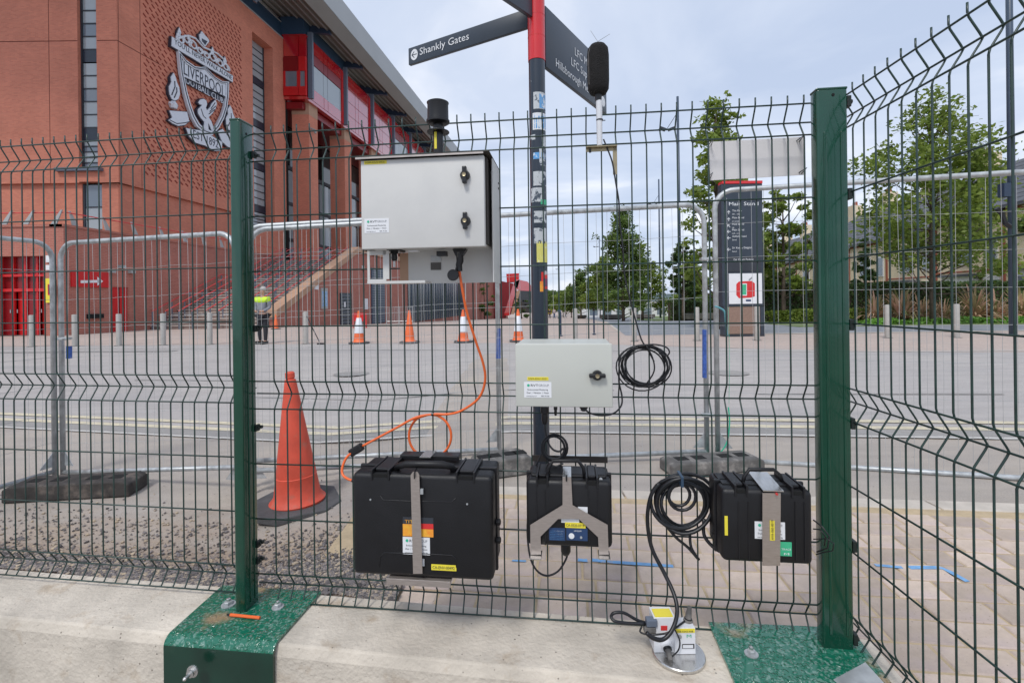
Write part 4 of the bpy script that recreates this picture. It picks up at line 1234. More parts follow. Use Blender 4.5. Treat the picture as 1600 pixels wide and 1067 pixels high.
# ------------------------------------------------------------------ terrace of houses
LH = -26.0                 # houses stand to the right: x = 26 + .131 y
def house(y0, y1, first, label, grp='houses in the cream brick terrace'):
    zb = gz(30, (y0 + y1) / 2) + (0 if y0 > 25 else 0)
    h = T('terraced_house', label, 'house', (26 + SK * y0, y0, zb), group=grp)
    g = G(); sbox(g, LH, LH - 7.5, y0, y1, zb - 1.0, zb + 6.6)
    h.part(g, 'wall', M['creambrick'], uv=True)
    g = G()
    sbox(g, LH + .03, LH - .0, y0, y1, zb + 6.3, zb + 6.45); sbox(g, LH + .03, LH, y0, y1, zb + 3.0, zb + 3.1)
    sbox(g, LH + .04, LH, y0, y0 + .25, zb, zb + 6.3)
    h.part(g, 'brick_band', M['redbrickband'])
    r = G()
    r.hexa([W(LH + .35, y0, zb + 6.45), W(LH + .35, y1, zb + 6.45), W(LH - 3.7, y1, zb + 10.3), W(LH - 3.7, y0, zb + 10.3),
            W(LH + .35, y0, zb + 6.6), W(LH + .35, y1, zb + 6.6), W(LH - 3.7, y1, zb + 10.45), W(LH - 3.7, y0, zb + 10.45)])
    r.hexa([W(LH - 7.8, y0, zb + 6.45), W(LH - 7.8, y1, zb + 6.45), W(LH - 3.7, y1, zb + 10.3), W(LH - 3.7, y0, zb + 10.3),
            W(LH - 7.8, y0, zb + 6.6), W(LH - 7.8, y1, zb + 6.6), W(LH - 3.7, y1, zb + 10.45), W(LH - 3.7, y0, zb + 10.45)])
    rf = h.part(r, 'roof', M['slate'])
    sg = G()
    for i in range(12):      # slate courses
        t0 = i / 12; L = LH + .36 - 4.05 * t0; z = zb + 6.6 + 3.85 * t0
        sg.hexa([W(L, y0 + .01, z + .0), W(L, y1 - .01, z), W(L - .33, y1 - .01, z + .325), W(L - .33, y0 + .01, z + .325),
                 W(L, y0 + .01, z + .05), W(L, y1 - .01, z + .05), W(L - .33, y1 - .01, z + .335), W(L - .33, y0 + .01, z + .335)])
    h.part(sg, 'slate_course', M['slate'], under=rf)
    c = G(); sbox(c, LH - 3.2, LH - 4.3, y1 - .5, y1 + .5, zb + 9.4, zb + 11.6)
    ch = h.part(c, 'chimney', M['creambrick'], uv=True, under=rf)
    c = G()
    for q in (-.25, .05, .3): c.lathe([(.11, 0), (.09, .4)], W(LH - 3.75, y1 + q, zb + 11.6), 8)
    h.part(c, 'chimney_pot', M['redbrickband'], under=rf)
    # bay
    b = G(); sbox(b, LH + .7, LH, y0 + 1.9, y0 + 4.3, zb - .5, zb + 2.7)
    bay = h.part(b, 'bay', M['framewhite'])
    for q in range(3):
        w_ = G(); sbox(w_, LH + .74, LH + .7, y0 + 2.02 + q * .76, y0 + 2.62 + q * .76, zb + .9, zb + 2.3)
        h.part(w_, 'pane', M['glass'], under=bay)
    b = G(); sbox(b, LH + .9, LH, y0 + 1.75, y0 + 4.45, zb + 2.7, zb + 2.85); h.part(b, 'bay_roof', M['slate'], under=bay)
    for ya, yz, z0, z1 in ((y0 + .5, y0 + 1.45, 3.5, 5.2), (y0 + 2.4, y0 + 3.9, 3.5, 5.2)):
        w_ = G(); sbox(w_, LH + .07, LH, ya, yz, zb + z0, zb + z1); wi = h.part(w_, 'window', M['framewhite'])
        w_ = G(); sbox(w_, LH + .10, LH + .07, ya + .12, yz - .12, zb + z0 + .12, zb + (z0 + z1) / 2 - .04); sbox(w_, LH + .10, LH + .07, ya + .12, yz - .12, zb + (z0 + z1) / 2 + .04, zb + z1 - .12)
        h.part(w_, 'pane', M['glass'], under=wi)
    w_ = G(); sbox(w_, LH + .08, LH, y0 + .45, y0 + 1.45, zb, zb + 2.4); dd = h.part(w_, 'door', M['stnavy'] if first % 2 else M['reddeep'])
    w_ = G(); sbox(w_, LH + .12, LH, y0 + .35, y0 + 1.55, zb + 2.4, zb + 2.75); h.part(w_, 'door_hood', M['framewhite'], under=dd)
    return h
hl = ['cream brick terraced house furthest right behind the street tree', 'cream brick terraced house behind the right edge of the street tree',
      'cream brick terraced house seen through the middle of the street tree', 'cream brick terraced house with white bay left of the tree trunk',
      'cream brick terraced house just right of the corner post', 'cream brick terraced house hidden mostly by the green corner post',
      'cream brick terraced house just left of the corner post', 'cream terraced house behind the small dark tree',
      'cream terraced house furthest left, behind the tree by the totem', 'far cream house at the end of the terrace']
for i in range(10):
    house(24.0 + i * 5.6, 24.0 + i * 5.6 + 5.58, i, hl[i])
# pale low building beyond the trees
lb = T('low_pale_building', 'long low pale building beyond the street trees at the end of the walkway', 'building', (25, 120, -3.2))
g = G(); g.box(17, 60, 120, 128, -3.2, -.2); lb.part(g, 'wall', M['framewhite'])
g = G(); g.box(16.5, 60.5, 119.5, 128.5, -.2, .15); lb.part(g, 'roof', M['fascia'])
for k in range(12):
    g = G(); g.box(19 + k * 3.3, 21 + k * 3.3, 119.94, 120, -2.6, -1.0); lb.part(g, 'window', M['glass'])

# ------------------------------------------------------------------ plants
def leaves(g, n, blobs, size, rnd):
    wsum = sum(b[1] ** 2 * b[2] for b in blobs)
    for (c, r, rz) in blobs:
        k = int(n * (r ** 2 * rz) / wsum)
        for _ in range(k):
            a = rnd.uniform(0, 6.283); u = rnd.uniform(-1, 1); q = math.sqrt(1 - u * u)
            rad = rnd.random() ** 0.5 * rnd.uniform(.8, 1.35)
            p = Vector((c[0] + r * rad * q * math.cos(a), c[1] + r * rad * q * math.sin(a), c[2] + rz * rad * u))
            s = size * rnd.uniform(.6, 1.3)
            d = Vector((rnd.gauss(0, 1), rnd.gauss(0, 1), rnd.gauss(0, .5))).normalized()
            e = d.cross(Vector((rnd.gauss(0, 1), rnd.gauss(0, 1), rnd.gauss(0, 1)))).normalized()
            g.add([p - d * s * .6, p + e * s * .32, p + d * s * .6, p - e * s * .32], [(0, 1, 2, 3)])

def tree(name, base, hgt, crown_r, n, size, leaf, seed, label, group=None, trunk_r=.12, bole=.28, nb=26, shape='round', lean=0.0):
    rnd = random.Random(seed)
    t = T(name, label, 'tree', base, group=group)
    B = Vector(base)
    tg = G()
    top = B + Vector((lean, 0, hgt * .9))
    tg.tube([B + Vector((lean * f * f, rnd.uniform(-.04, .04), hgt * .9 * f)) for f in lin(0, 1, 8)], trunk_r, 8, r1=trunk_r * .18)
    blobs = []
    for i in range(nb):
        f = bole + (1 - bole) * (i + .5) / nb
        if shape == 'full': rr = crown_r * min(1, ((1.03 - f) / .7)) ** .7 * math.sqrt(rnd.uniform(.05, 1.1))
        elif shape == 'oak': rr = crown_r * min(1, (1.06 - f) / .62) ** .8 * rnd.uniform(.25, 1.15)
        elif shape == 'cone': rr = crown_r * (1.05 - f) / (1.05 - bole) ** 1.0 * rnd.uniform(.6, 1.15)
        else:
            k = (f - bole) / (1 - bole)
            rr = crown_r * math.sin(math.pi * (.16 + .74 * k)) * rnd.uniform(.5, 1.12)
        a = i * 2.4 + rnd.uniform(-.5, .5)
        c = B + Vector((math.cos(a) * rr * .72 + lean * f, math.sin(a) * rr * .72, hgt * f * .97))
        br = max(.25, crown_r * rnd.uniform(.10, .23)) * (1.0 if f < .85 else .7) * (1.6 if shape == 'full' else 1.0)
        blobs.append((c, br, br * rnd.uniform(.5, .8)))
        s = B + Vector((lean * f, 0, hgt * (f - .12 * rnd.uniform(.6, 1.4)) * .97))
        m_ = (s + c) / 2 + Vector((0, 0, -.1 * rr))
        tg.tube([s, m_, c], trunk_r * .3, 5, r1=trunk_r * .06)
        for _ in range(3):
            e_ = c + Vector((rnd.gauss(0, br * .7), rnd.gauss(0, br * .7), rnd.gauss(0, br * .4)))
            tg.tube([c, e_], trunk_r * .06, 3)
            if rnd.random() < .8: blobs.append((e_, br * .5, br * .33))
    t.part(tg, 'trunk', M['bark'], smooth=True)
    lg = G(); leaves(lg, n, blobs, size, rnd)
    t.part(lg, 'crown', leaf, norm=False)
    return t
def ground_at(px, Y):
    x = P(px, 500, Y).x
    return (x, Y, gz(x, Y))
tree('street_tree', ground_at(1458, 21.6), 10.4, 4.6, 11500, .19, M['leaf1'], 5, 'large light green street tree behind the bronze flax', trunk_r=.12, bole=.24, nb=64, shape='oak')
tree('street_tree', ground_at(1122, 19.8), 9.5, 2.6, 5600, .19, M['leaf1'], 11, 'tall thin yellow-green street tree rising behind the totem sign', trunk_r=.13, bole=.22, nb=44, shape='cone')
tree('street_tree', ground_at(1225, 24.5), 6.8, 2.5, 7500, .2, M['leaf1'], 12, 'loose green street tree just right of the totem sign', bole=.25, nb=26)
tree('street_tree', ground_at(974, 34), 8.1, 2.15, 10500, .19, M['leaf2'], 21, 'dense dark green tree in the centre behind the hanging black cable', bole=.14, nb=60, shape='full')
tree('street_tree', ground_at(1004, 40), 6.4, 2.3, 5500, .22, M['leaf1'], 22, 'dark green tree touching the right side of the dense central tree', bole=.2, nb=22, shape='full')
tree('street_tree', ground_at(944, 47), 6.2, 2.3, 5500, .23, M['leaf1'], 23, 'light green tree touching the left side of the dense central tree', bole=.2, nb=22, shape='full')
tree('street_tree', ground_at(1068, 32), 5.3, 1.35, 6000, .18, M['leaf3'], 24, 'small dark round-headed tree left of the steel fence joint', bole=.35, nb=30)
tree('street_tree', ground_at(1086, 52), 6.0, 2.8, 6000, .24, M['leaf1'], 25, 'pale green tree behind the small dark round-headed tree', bole=.2, nb=16, shape='full')
tree('street_tree', ground_at(908, 66), 6.6, 2.6, 6000, .26, M['leaf2'], 26, 'green tree at the left end of the walkway trees', bole=.25, nb=18, shape='full')
tree('street_tree', ground_at(928, 58), 5.4, 2.4, 4500, .26, M['leaf1'], 27, 'short light green tree between the walkway trees', bole=.25, nb=14, shape='full')
for i, (px, Y, h) in enumerate(((866, 118, 6.5), (880, 105, 6.0), (893, 92, 5.5), (874, 135, 7), (858, 128, 7), (886, 150, 8))):
    tree('walkway_tree', ground_at(px, Y), h, 3.4, 2600, .40, M['leaf1'] if i % 2 else M['leaf2'], 40 + i, ['nearest the fingerpost: far green tree at the left of the walkway end', 'second far green tree from the left at the walkway end', 'far green tree just left of the short light green tree', 'far green tree behind the walkers in the middle of the row', 'leftmost and most distant pale tree beside the fingerpost', 'most distant right tree of the far row under the hill'][i], group='far trees along the walkway', nb=22, trunk_r=.1, shape='full')
tree('garden_tree', ground_at(1352, 26.8), 4.6, 1.1, 2600, .18, M['leaf3'], 61, 'narrow dark conifer in front of the cream houses', bole=.08, nb=16, shape='cone')
tree('garden_tree', ground_at(1262, 27.5), 5.2, 1.3, 2600, .2, M['leaf2'], 62, 'green garden tree just left of the corner post', bole=.15, nb=14)
tree('bush', ground_at(757, 80), 6.5, 2.3, 1600, .3, M['leaf2'], 63, 'green bush against the podium wall by the far stairs', bole=.1, nb=10)
tree('bush', ground_at(815, 84), 3.6, 2.0, 1600, .3, M['leaf3'], 64, 'dark green bush in front of the red portal', bole=.1, nb=10)
tree('street_tree', ground_at(1590, 30), 8.0, 3.0, 3600, .24, M['leaf2'], 66, 'green tree at the right edge behind the lamp post', nb=22)
tree('garden_tree', ground_at(1160, 46), 5.6, 3.2, 6500, .26, M['leaf2'], 67, 'bushy green tree between the totem sign and the houses', bole=.12, nb=16, shape='full')
# hedge
def hedge(name, x0, x1, y0, y1, h, n, seed, label, mat=None, size=.12):
    rnd = random.Random(seed)
    g = G()
    zb = gz(x0, y0)
    cg = G(); cg.box(x0 + .15, x1 - .15, y0 + .15, y1 - .15, zb, zb + h - .15)
    for _ in range(n):
        s_ = rnd.random()
        x = rnd.uniform(x0, x1)
        if s_ < .6: y, z = y0 + abs(rnd.gauss(0, .1)), zb + rnd.uniform(0, h)
        else: y, z = rnd.uniform(y0, y1), zb + h - abs(rnd.gauss(0, .1)) + .06 * math.sin(x * 2.3)
        p = Vector((x, y, z)); s = size * rnd.uniform(.6, 1.3)
        d = Vector((rnd.gauss(0, 1), rnd.gauss(0, 1), rnd.gauss(0, 1))).normalized()
        e = d.cross(Vector((rnd.gauss(0, 1), rnd.gauss(0, 1), rnd.gauss(0, 1)))).normalized()
        g.add([p - d * s * .6, p + e * s * .4, p + d * s * .6, p - e * s * .4], [(0, 1, 2, 3)])
    t = T(name, label, 'hedge', (x0, y0, zb))
    t.part(cg, 'branches', M['bark']); t.part(g, 'foliage', mat or M['hedge'], norm=False)
hedge('clipped_hedge', 13.0, 30.0, 25.6, 26.8, 1.95, 16000, 71, 'long clipped dark green hedge in front of the houses')
hedge('low_hedge', 12.6, 17.5, 23.9, 24.5, .6, 4000, 72, 'low yellow-green hedge left of the corner post', M['leaf1'])
hedge('low_hedge', 11.0, 17.0, 34, 35.2, 1.4, 4500, 73, 'dark hedge behind the lawn beyond the fence joint')
# ground cover
g = G(); rnd = random.Random(9)
for _ in range(9000):
    x = rnd.uniform(15.2, 26); y = 21.4 + rnd.random() * 1.3; 
    z = .02 + .26 * rnd.random() * (.6 + .4 * math.sin(x * 3.1)) 
    p = Vector((x, y, z)); s = .11 * rnd.uniform(.6, 1.3)
    d = Vector((rnd.gauss(0, 1), rnd.gauss(0, 1), rnd.gauss(0, .4))).normalized(); e = d.cross(Vector((rnd.gauss(0, 1), rnd.gauss(0, 1), rnd.gauss(0, 1)))).normalized()
    g.add([p - d * s * .6, p + e * s * .4, p + d * s * .6, p - e * s * .4], [(0, 1, 2, 3)])
tag(build(g, 'ground_cover', M['ivy'], norm=False), 'bright green ground cover in front of the bronze flax', 'ground cover', kind='stuff')
# bronze flax clumps
flabels = ['leftmost bronze flax clump in front of the hedge', 'tall bronze flax clump right of the first bollard', 'spreading bronze flax clump left of the tree trunk',
           'bronze flax clump just right of the tree trunk', 'wide bronze flax clump behind the right bollard', 'bronze flax clump left of the lamp post', 'bronze flax clump at the right edge of the verge']
for i, (px, s, Y) in enumerate(((1368, .85, 23.6), (1408, 1.1, 23.4), (1440, .8, 23.2), (1474, .7, 23.3), (1522, 1.1, 23.3), (1556, .9, 23.1), (1596, 1.0, 23.2))):
    rnd = random.Random(100 + i)
    b = Vector(ground_at(px, Y)); t = T('flax_plant', flabels[i], 'plant', b, group='bronze flax plants on the verge')
    g = G()
    for k in range(150):
        a = rnd.uniform(0, 6.283); ln = s * rnd.uniform(1.1, 2.3); out_ = rnd.uniform(.25, 1.25)
        dirv = Vector((math.cos(a), math.sin(a), 0)); sd = Vector((-math.sin(a), math.cos(a), 0))
        w_ = .07 * s * rnd.uniform(.8, 1.4); pv = None
        vs = []
        for q in lin(0, 1, 5):
            r_ = out_ * ln * (q ** 1.3) * .75
            z = ln * (math.sin(min(1.0, q * (1.1 - .35 * out_)) * 1.57) * (1.05 - .55 * out_)) - (.35 * ln * out_ * q ** 3)
            p = b + dirv * (r_ + .08) + Vector((0, 0, max(.03, z)))
            vs += [p - sd * w_ * (1.05 - q), p + sd * w_ * (1.05 - q)]
        g.add(vs, [(2 * j, 2 * j + 1, 2 * j + 3, 2 * j + 2) for j in range(4)])
    t.part(g, 'blades', M['phorm'], norm=False)

# ------------------------------------------------------------------ lamp posts
def lamp(px, Y, h, r, label, dev=False, heads=True, frac=.93):
    b = Vector(ground_at(px, Y)); t = T('lamp_post', label, 'lamp post', b, group='tall lamp posts')
    g = G(); g.tube([b, b + Vector((0, 0, h))], r, 10, r1=r * .7); t.part(g, 'pole', M['lamppole'], smooth=True)
    if heads:
        g = G(); q = b + Vector((0, 0, h * frac))
        for dx_ in (-.45, -1.1): g.obox(q + Vector((dx_, 0, -.7)), (.45, .35, .14), Matrix.Rotation(.35 * (1 if dx_ < -.6 else -1), 3, 'Y'))
        t.part(g, 'lamp_head', M['frame'])
        g = G(); g.tube([q + Vector((0, 0, .5)), q + Vector((-.75, 0, -.65))], .02, 4); g.tube([q + Vector((0, 0, -.7)), q + Vector((-1.2, 0, -.7))], .035, 5); t.part(g, 'lamp_arm', M['frame'])
    if dev:
        for z0, z1, d in ((4.0, 4.65, .26),):
            g = G(); g.box(b.x - .34, b.x - .12, b.y - .12, b.y + .10, z0 + .28, z1 + .05); t.part(g, 'equipment_box', M['steelblue'])
        g = G(); g.tube([b + Vector((-.15, -.1, 3.35)), b + Vector((-.36, -.15, 3.45)), b + Vector((-.46, -.15, 3.75)), b + Vector((-.62, -.15, 3.92))], .07, 6); t.part(g, 'loudspeaker', M['black'])
    return t
lamp(1583, 15.2, 17, .105, 'thick blue-grey lamp post with speaker at the right edge', dev=True, heads=False)
lamp(1063, 35, 16, .12, 'tall lamp post with spotlights left of the totem sign', frac=.90)
lamp(1032, 60, 17, .12, 'lamp post between the central tree and the small dark tree', frac=.86)
lamp(897, 150, 17, .12, 'far lamp post above the walkway, nearer the tree')
lamp(875, 170, 17, .12, 'furthest lamp post above the walkway')
lamp(938, 105, 17, .12, 'far lamp post behind the light green walkway tree')

# ------------------------------------------------------------------ totem sign
YT = 15.9
tb = P(1160, 526, YT)
tt = T('wayfinding_totem', 'tall dark totem sign with white lettering, stadium map and brown stone base', 'sign', (tb.x, YT, 0))
def tpb(name, px0, px1, py0, py1, d0, d1, mat, under=None, **k):
    a = P(px0, py1, YT); b = P(px1, py0, YT)
    g = G(); g.box(a.x, b.x, YT + d0, YT + d1, a.z, b.z); return tt.part(g, name, mat, under=under, **k)
# body follows the photograph: 1128..1192 wide
a0, b0 = P(1129, 524, YT), P(1191, 284, YT)
body = tpb('body', 1129, 1191, 287, 479, 0, .28, M['signnavy'], bevel=.01)
tpb('red_cap', 1128, 1191, 282.5, 287.5, -.015, .295, M['polered'])
tpb('stone_base', 1137, 1188, 479, 522, .02, .24, M['granite'])
tpb('side_leg', 1188.5, 1194, 479, 525, -.005, .28, M['signnavy']); tpb('side_leg', 1131, 1136.5, 479, 525, -.005, .28, M['signnavy'])
tpb('foot_plate', 1131, 1194, 522, 526.5, -.02, .3, M['frame'])
def tx(s, px, py, hpx, wpx=None, mat='inkwhite', d=.004, under=None):
    p = P(px, py, YT); k = YT / 765
    return tt.text(s, (p.x, YT - d, p.z), (1, 0, 0), (0, 0, 1), wpx * k if wpx else None, hpx * k, M[mat], under=under, ex=.001)
tx('Main Stand', 1139, 321.5, 5.5, 46, under=body)
rows_t = [(333, 'The Kop', '101 - 108'), (344, 'Main Stand', 'L1 L2 L3'), (354, 'Main Stand', 'L4'), (363, 'Main Stand', 'L10 - L12'), (373, 'Anfield Road', 'Stand'), (391, 'Sir Kenny Dalglish', 'Stand')]
arr = ['up', 'up', 'ul', 'lf', 'lf', 'lf']
def arrow(cx, cy, s, kind, und, d=.005, host=None, YY=YT):
    ang = {'up': math.pi / 2, 'ul': 3 * math.pi / 4, 'lf': math.pi}[kind]
    p = P(cx, cy, YY) ; k = YY / 765 * s
    g = G(); dv = Vector((math.cos(ang), 0, math.sin(ang))); sv = Vector((-math.sin(ang), 0, math.cos(ang)))
    c = Vector((p.x, YY - d, p.z))
    def q(a_, b_): return c + dv * a_ * k + sv * b_ * k
    g.add([q(-1, -.13), q(.7, -.13), q(.7, .13), q(-1, .13)], [(0, 1, 2, 3)])
    for sg in (1, -1): g.add([q(1, 0), q(.1, .8 * sg), q(-.1, .62 * sg), q(.62, 0)], [(0, 1, 2, 3)])
    host.part(g, 'arrow', M['inkwhite'], under=und, norm=False)
for (py, s1, s2), kd in zip(rows_t, arr):
    tx(s1, 1144, py - 2.2, 3.0, None, under=body); tx(s2, 1144, py + 3, 2.2, None, under=body)
    arrow(1138.5, py - 1, 3.0, kd, body, host=tt)
rail = tpb('notice_rail', 1137, 1188, 401, 424, -.03, 0, M['frame'])
p = P(1146, 407, YT - .03)
tt.text('Car Coach Parking', (p.x, YT - .034, p.z), (1, 0, 0), (0, 0, 1), 31 * YT / 765, 3 * YT / 765, M['inkwhite'], under=rail, ex=.001)
mp = tpb('map_panel', 1139, 1190, 427, 475, -.02, 0, M['white'])
def mpoly(name, pts, mat, d):
    g = G(); a = [P(x, y, YT) - Vector((0, d, 0)) for x, y in pts]; g.add(a, [tuple(range(len(a)))]); tt.part(g, name, M[mat], under=mp, norm=False)
mpoly('map_stand', [(1154, 440), (1174, 439), (1179, 443), (1179, 463), (1173, 465), (1154, 466), (1150, 461), (1150, 444)], 'stred', .022)
mpoly('map_surround', [(1156, 443), (1166.5, 443), (1166.5, 462), (1156, 462)], 'white', .0235)
mpoly('map_pitch', [(1157, 444.5), (1165.5, 444.5), (1165.5, 460.5), (1157, 460.5)], 'stgreen', .025)
mpoly('map_key', [(1165, 468), (1173, 468), (1173, 471), (1165, 471)], 'stnavy', .022)
mpoly('map_bird', [(1169, 437), (1175, 432), (1174, 436), (1170, 439)], 'inkgrey', .022)
# small pale marker post with top beside the totem
# ------------------------------------------------------------------ bollards
bo = T('bollard', 'x', 'bollard', (0, 0, 0), group='sand coloured bollards round the plaza')
g = G(); g.lathe([(.075, 0), (.075, .97), (.068, 1.0), (0.001, 1.005)], (0, 0, 0), 16); bo.part(g, 'post', M['bollard'], smooth='auto')
g = G(); g.lathe([(.13, 0), (.13, .012), (.09, .02)], (0, 0, 0), 16); bo.part(g, 'collar', M['planter'])
bl = [(50, 15.4, 'sand coloured bollard furthest left, in front of the big red doors'), (117, 15.4, 'bollard just right of the leftmost steel fence joint'),
      (186, 15.4, 'bollard in front of the small red door'), (255, 15.4, 'bollard at the foot of the wall where the stairs begin'),
      (328, 15.4, 'bollard in front of the middle of the staircase'), (478, 15.2, 'bollard right of the guard, by the podium wall'),
      (899, 15.0, 'bollard right of the fingerpost above the small grey cabinet'), (991, 14.6, 'bollard below the dense central tree'),
      (1089, 14.6, 'bollard just left of the steel fence joint by the totem'), (1183, 14.4, 'bollard in front of the totem sign'),
      (1387, 14.7, 'bollard in front of the leftmost flax clump'), (1495, 14.5, 'bollard between the flax clumps, nearest the lamp post')]
for i, (px, Y, lab) in enumerate(bl):
    x = P(px, 530, Y).x
    if i == 0: bo.e.location = (x, Y, gz(x, Y)); bo.e['label'] = lab
    else: copy_thing(bo.e, (x, Y, gz(x, Y)), label=lab)
for px, Y, lab in ((876, 17, 'thin dark post left of the walkway edge'), (928, 17.5, 'thin dark post below the walkway trees')):
    b = Vector(ground_at(px, Y)); t = T('slim_post', lab, 'post', b); g = G(); g.lathe([(.06, 0), (.06, .05), (.03, .06), (.03, .85), (.001, .86)], b, 10); t.part(g, 'shaft', M['steelblue'], smooth='auto')

# ------------------------------------------------------------------ benches / planters under trees
for px, Y, w_, lab in ((955, 48, 2.2, 'dark block bench below the central tree'), (1098, 33, 2.6, 'dark block bench left of the steel fence joint'), (1008, 52, 2.0, 'small dark block bench further along the grey paving'), (908, 68, 1.6, 'dark planter at the left end of the trees')):
    b = Vector(ground_at(px, Y)); t = T('block_bench', lab, 'bench', b)
    g = G(); g.box(b.x - w_ / 2, b.x + w_ / 2, b.y - .3, b.y + .3, b.z + .12, b.z + .5); t.part(g, 'seat', M['planter'], bevel=.03)
    g = G(); g.box(b.x - w_ / 2 + .2, b.x + w_ / 2 - .2, b.y - .2, b.y + .2, b.z, b.z + .12); t.part(g, 'plinth', M['hole'])

# ------------------------------------------------------------------ traffic cones
def cone(base, h, label, sleeve=True, mat='coneo', rot=0.0, big=False, tilt=0.0, group='traffic cones on the far side of the road'):
    b = Vector(base); t = T('traffic_cone', label, 'traffic cone', b, group=group)
    k = h
    rb_, rt = .175 * k, .03 * k
    def rad(z): return rb_ + (rt - rb_) * (z / k)
    prof = [(.19 * k, .045 * k), (.195 * k, .06 * k), (.18 * k, .075 * k)] + [(rad(z), z) for z in (.10 * k, .235 * k)] + [(rad(.24 * k) + .002, .24 * k), (rad(.245 * k) - .003, .245 * k)] + [(rad(z), z) for z in lin(.26 * k, .94 * k, 6)] + [(.026 * k, .95 * k), (.033 * k, .955 * k), (.033 * k, .99 * k), (.024 * k, 1.0 * k), (.012 * k, 1.0 * k)]
    g = G(); R = Matrix.Rotation(tilt, 3, 'Y'); g.lathe(prof, b, 28, R)
    t.part(g, 'body', M[mat], smooth='auto')
    if sleeve:
        g = G(); g.lathe([(rad(.32 * k) + .004, .32 * k), (rad(.32 * k) + .012, .33 * k), (rad(.78 * k) + .012, .78 * k), (rad(.78 * k) + .002, .79 * k)], b, 20, R)
        t.part(g, 'reflective_sleeve', M['conew'], smooth='auto')
    g = G(); n = 8
    R2 = Matrix.Rotation(rot, 3, 'Z')
    w_ = .28 * k
    oct_ = [(w_, .16 * k), (.16 * k, w_), (-.16 * k, w_), (-w_, .16 * k), (-w_, -.16 * k), (-.16 * k, -w_), (.16 * k, -w_), (w_, -.16 * k)]
    g.prism([(q[0], q[1]) for q in oct_], b + Vector((0, 0, .002)), R2 @ Vector((1, 0, 0)), R2 @ Vector((0, 1, 0)), (0, 0, .05 * k))
    t.part(g, 'rubber_base', M['rubber'], bevel=.008 * k)
    return t
x_ = P(466, 795, 3.36).x
cone((x_, 3.36, gz(x_, 3.36)), .93, 'big faded red-orange cone on a black rubber base behind the left fence post', sleeve=False, mat='cone', rot=.5, tilt=-.05, group=None)
for px, slv, lab in ((561, True, 'cone with white sleeve, leftmost of the row across the road'), (640, False, 'plain orange cone without a sleeve across the road'),
                     (724, True, 'white sleeved cone just left of the orange cable across the road'), (810, True, 'white sleeved cone beside the fingerpost')):
    x = P(px, 535, 15).x; cone((x, 15.0, 0.006), 1.0, lab, sleeve=slv)
x = P(431, 510, 24).x; cone((x, 24, .01), .72, 'small orange cone at the foot of the stair coping', sleeve=False)
# red plastic barrier sign and pedestrian barriers by the shutter
t = T('red_barrier', 'red plastic barrier beside the leftmost far cone', 'barrier', P(563, 508, 24) + Vector((0, 0, 0)))
a_ = P(552, 508, 24); b_ = P(572, 490, 24)
g = G(); g.tube([(a_.x, 24, 0.02), (a_.x, 24, b_.z), (b_.x, 24, b_.z), (b_.x, 24, .02)], .04, 6); t.part(g, 'frame', M['redrail'])
g = G(); g.box(a_.x + .05, b_.x - .05, 23.98, 24.02, .35, .75); t.part(g, 'panel', M['redmatt'])
for i, (px0, px1, Y) in enumerate(((604, 624, 31), (624, 645, 30.6))):
    a_ = P(px0, 500, Y); b_ = P(px1, 500, Y); z0 = gz(-8, Y); t = T('pedestrian_barrier', ['left steel crowd barrier standing by the louvred panel', 'right steel crowd barrier standing by the shutter'][i], 'barrier', (a_.x, Y, z0))
    g = G(); g.tube([(a_.x, Y, z0), (a_.x, Y, z0 + 1.1), (b_.x, Y, z0 + 1.1), (b_.x, Y, z0)], .03, 6); g.tube([(a_.x, Y, z0 + .2), (b_.x, Y, z0 + .2)], .02, 6); t.part(g, 'frame', M['galv'])
    for x in lin(a_.x, b_.x, 9)[1:-1]:
        g = G(); g.tube([(x, Y, z0 + .2), (x, Y, z0 + 1.08)], .012, 5); t.part(g, 'bar', M['galv'])

# ------------------------------------------------------------------ people
def skin_mesh(joints, edges, name, mat, t, under=None, sub=1):
    me = bpy.data.meshes.new(name)
    me.from_pydata([Vector(j[0]) for j in joints], edges, [])
    ob = bpy.data.objects.new(name, me); COL.objects.link(ob)
    m = ob.modifiers.new('skin', 'SKIN'); m.use_smooth_shade = True
    for i, j in enumerate(joints):
        r = j[1]; me.skin_vertices[0].data[i].radius = r if hasattr(r, '__len__') else (r, r)
    me.skin_vertices[0].data[0].use_root = True
    s = ob.modifiers.new('sub', 'SUBSURF'); s.levels = sub; s.render_levels = sub
    dg = bpy.context.evaluated_depsgraph_get()
    m2 = bpy.data.meshes.new_from_object(ob.evaluated_get(dg))
    bpy.data.objects.remove(ob)
    for p in m2.polygons: p.use_smooth = True
    m2.materials.clear(); m2.materials.append(mat); m2.name = name
    o = bpy.data.objects.new(name, m2); COL.objects.link(o); o.parent = under or t.e
    return o
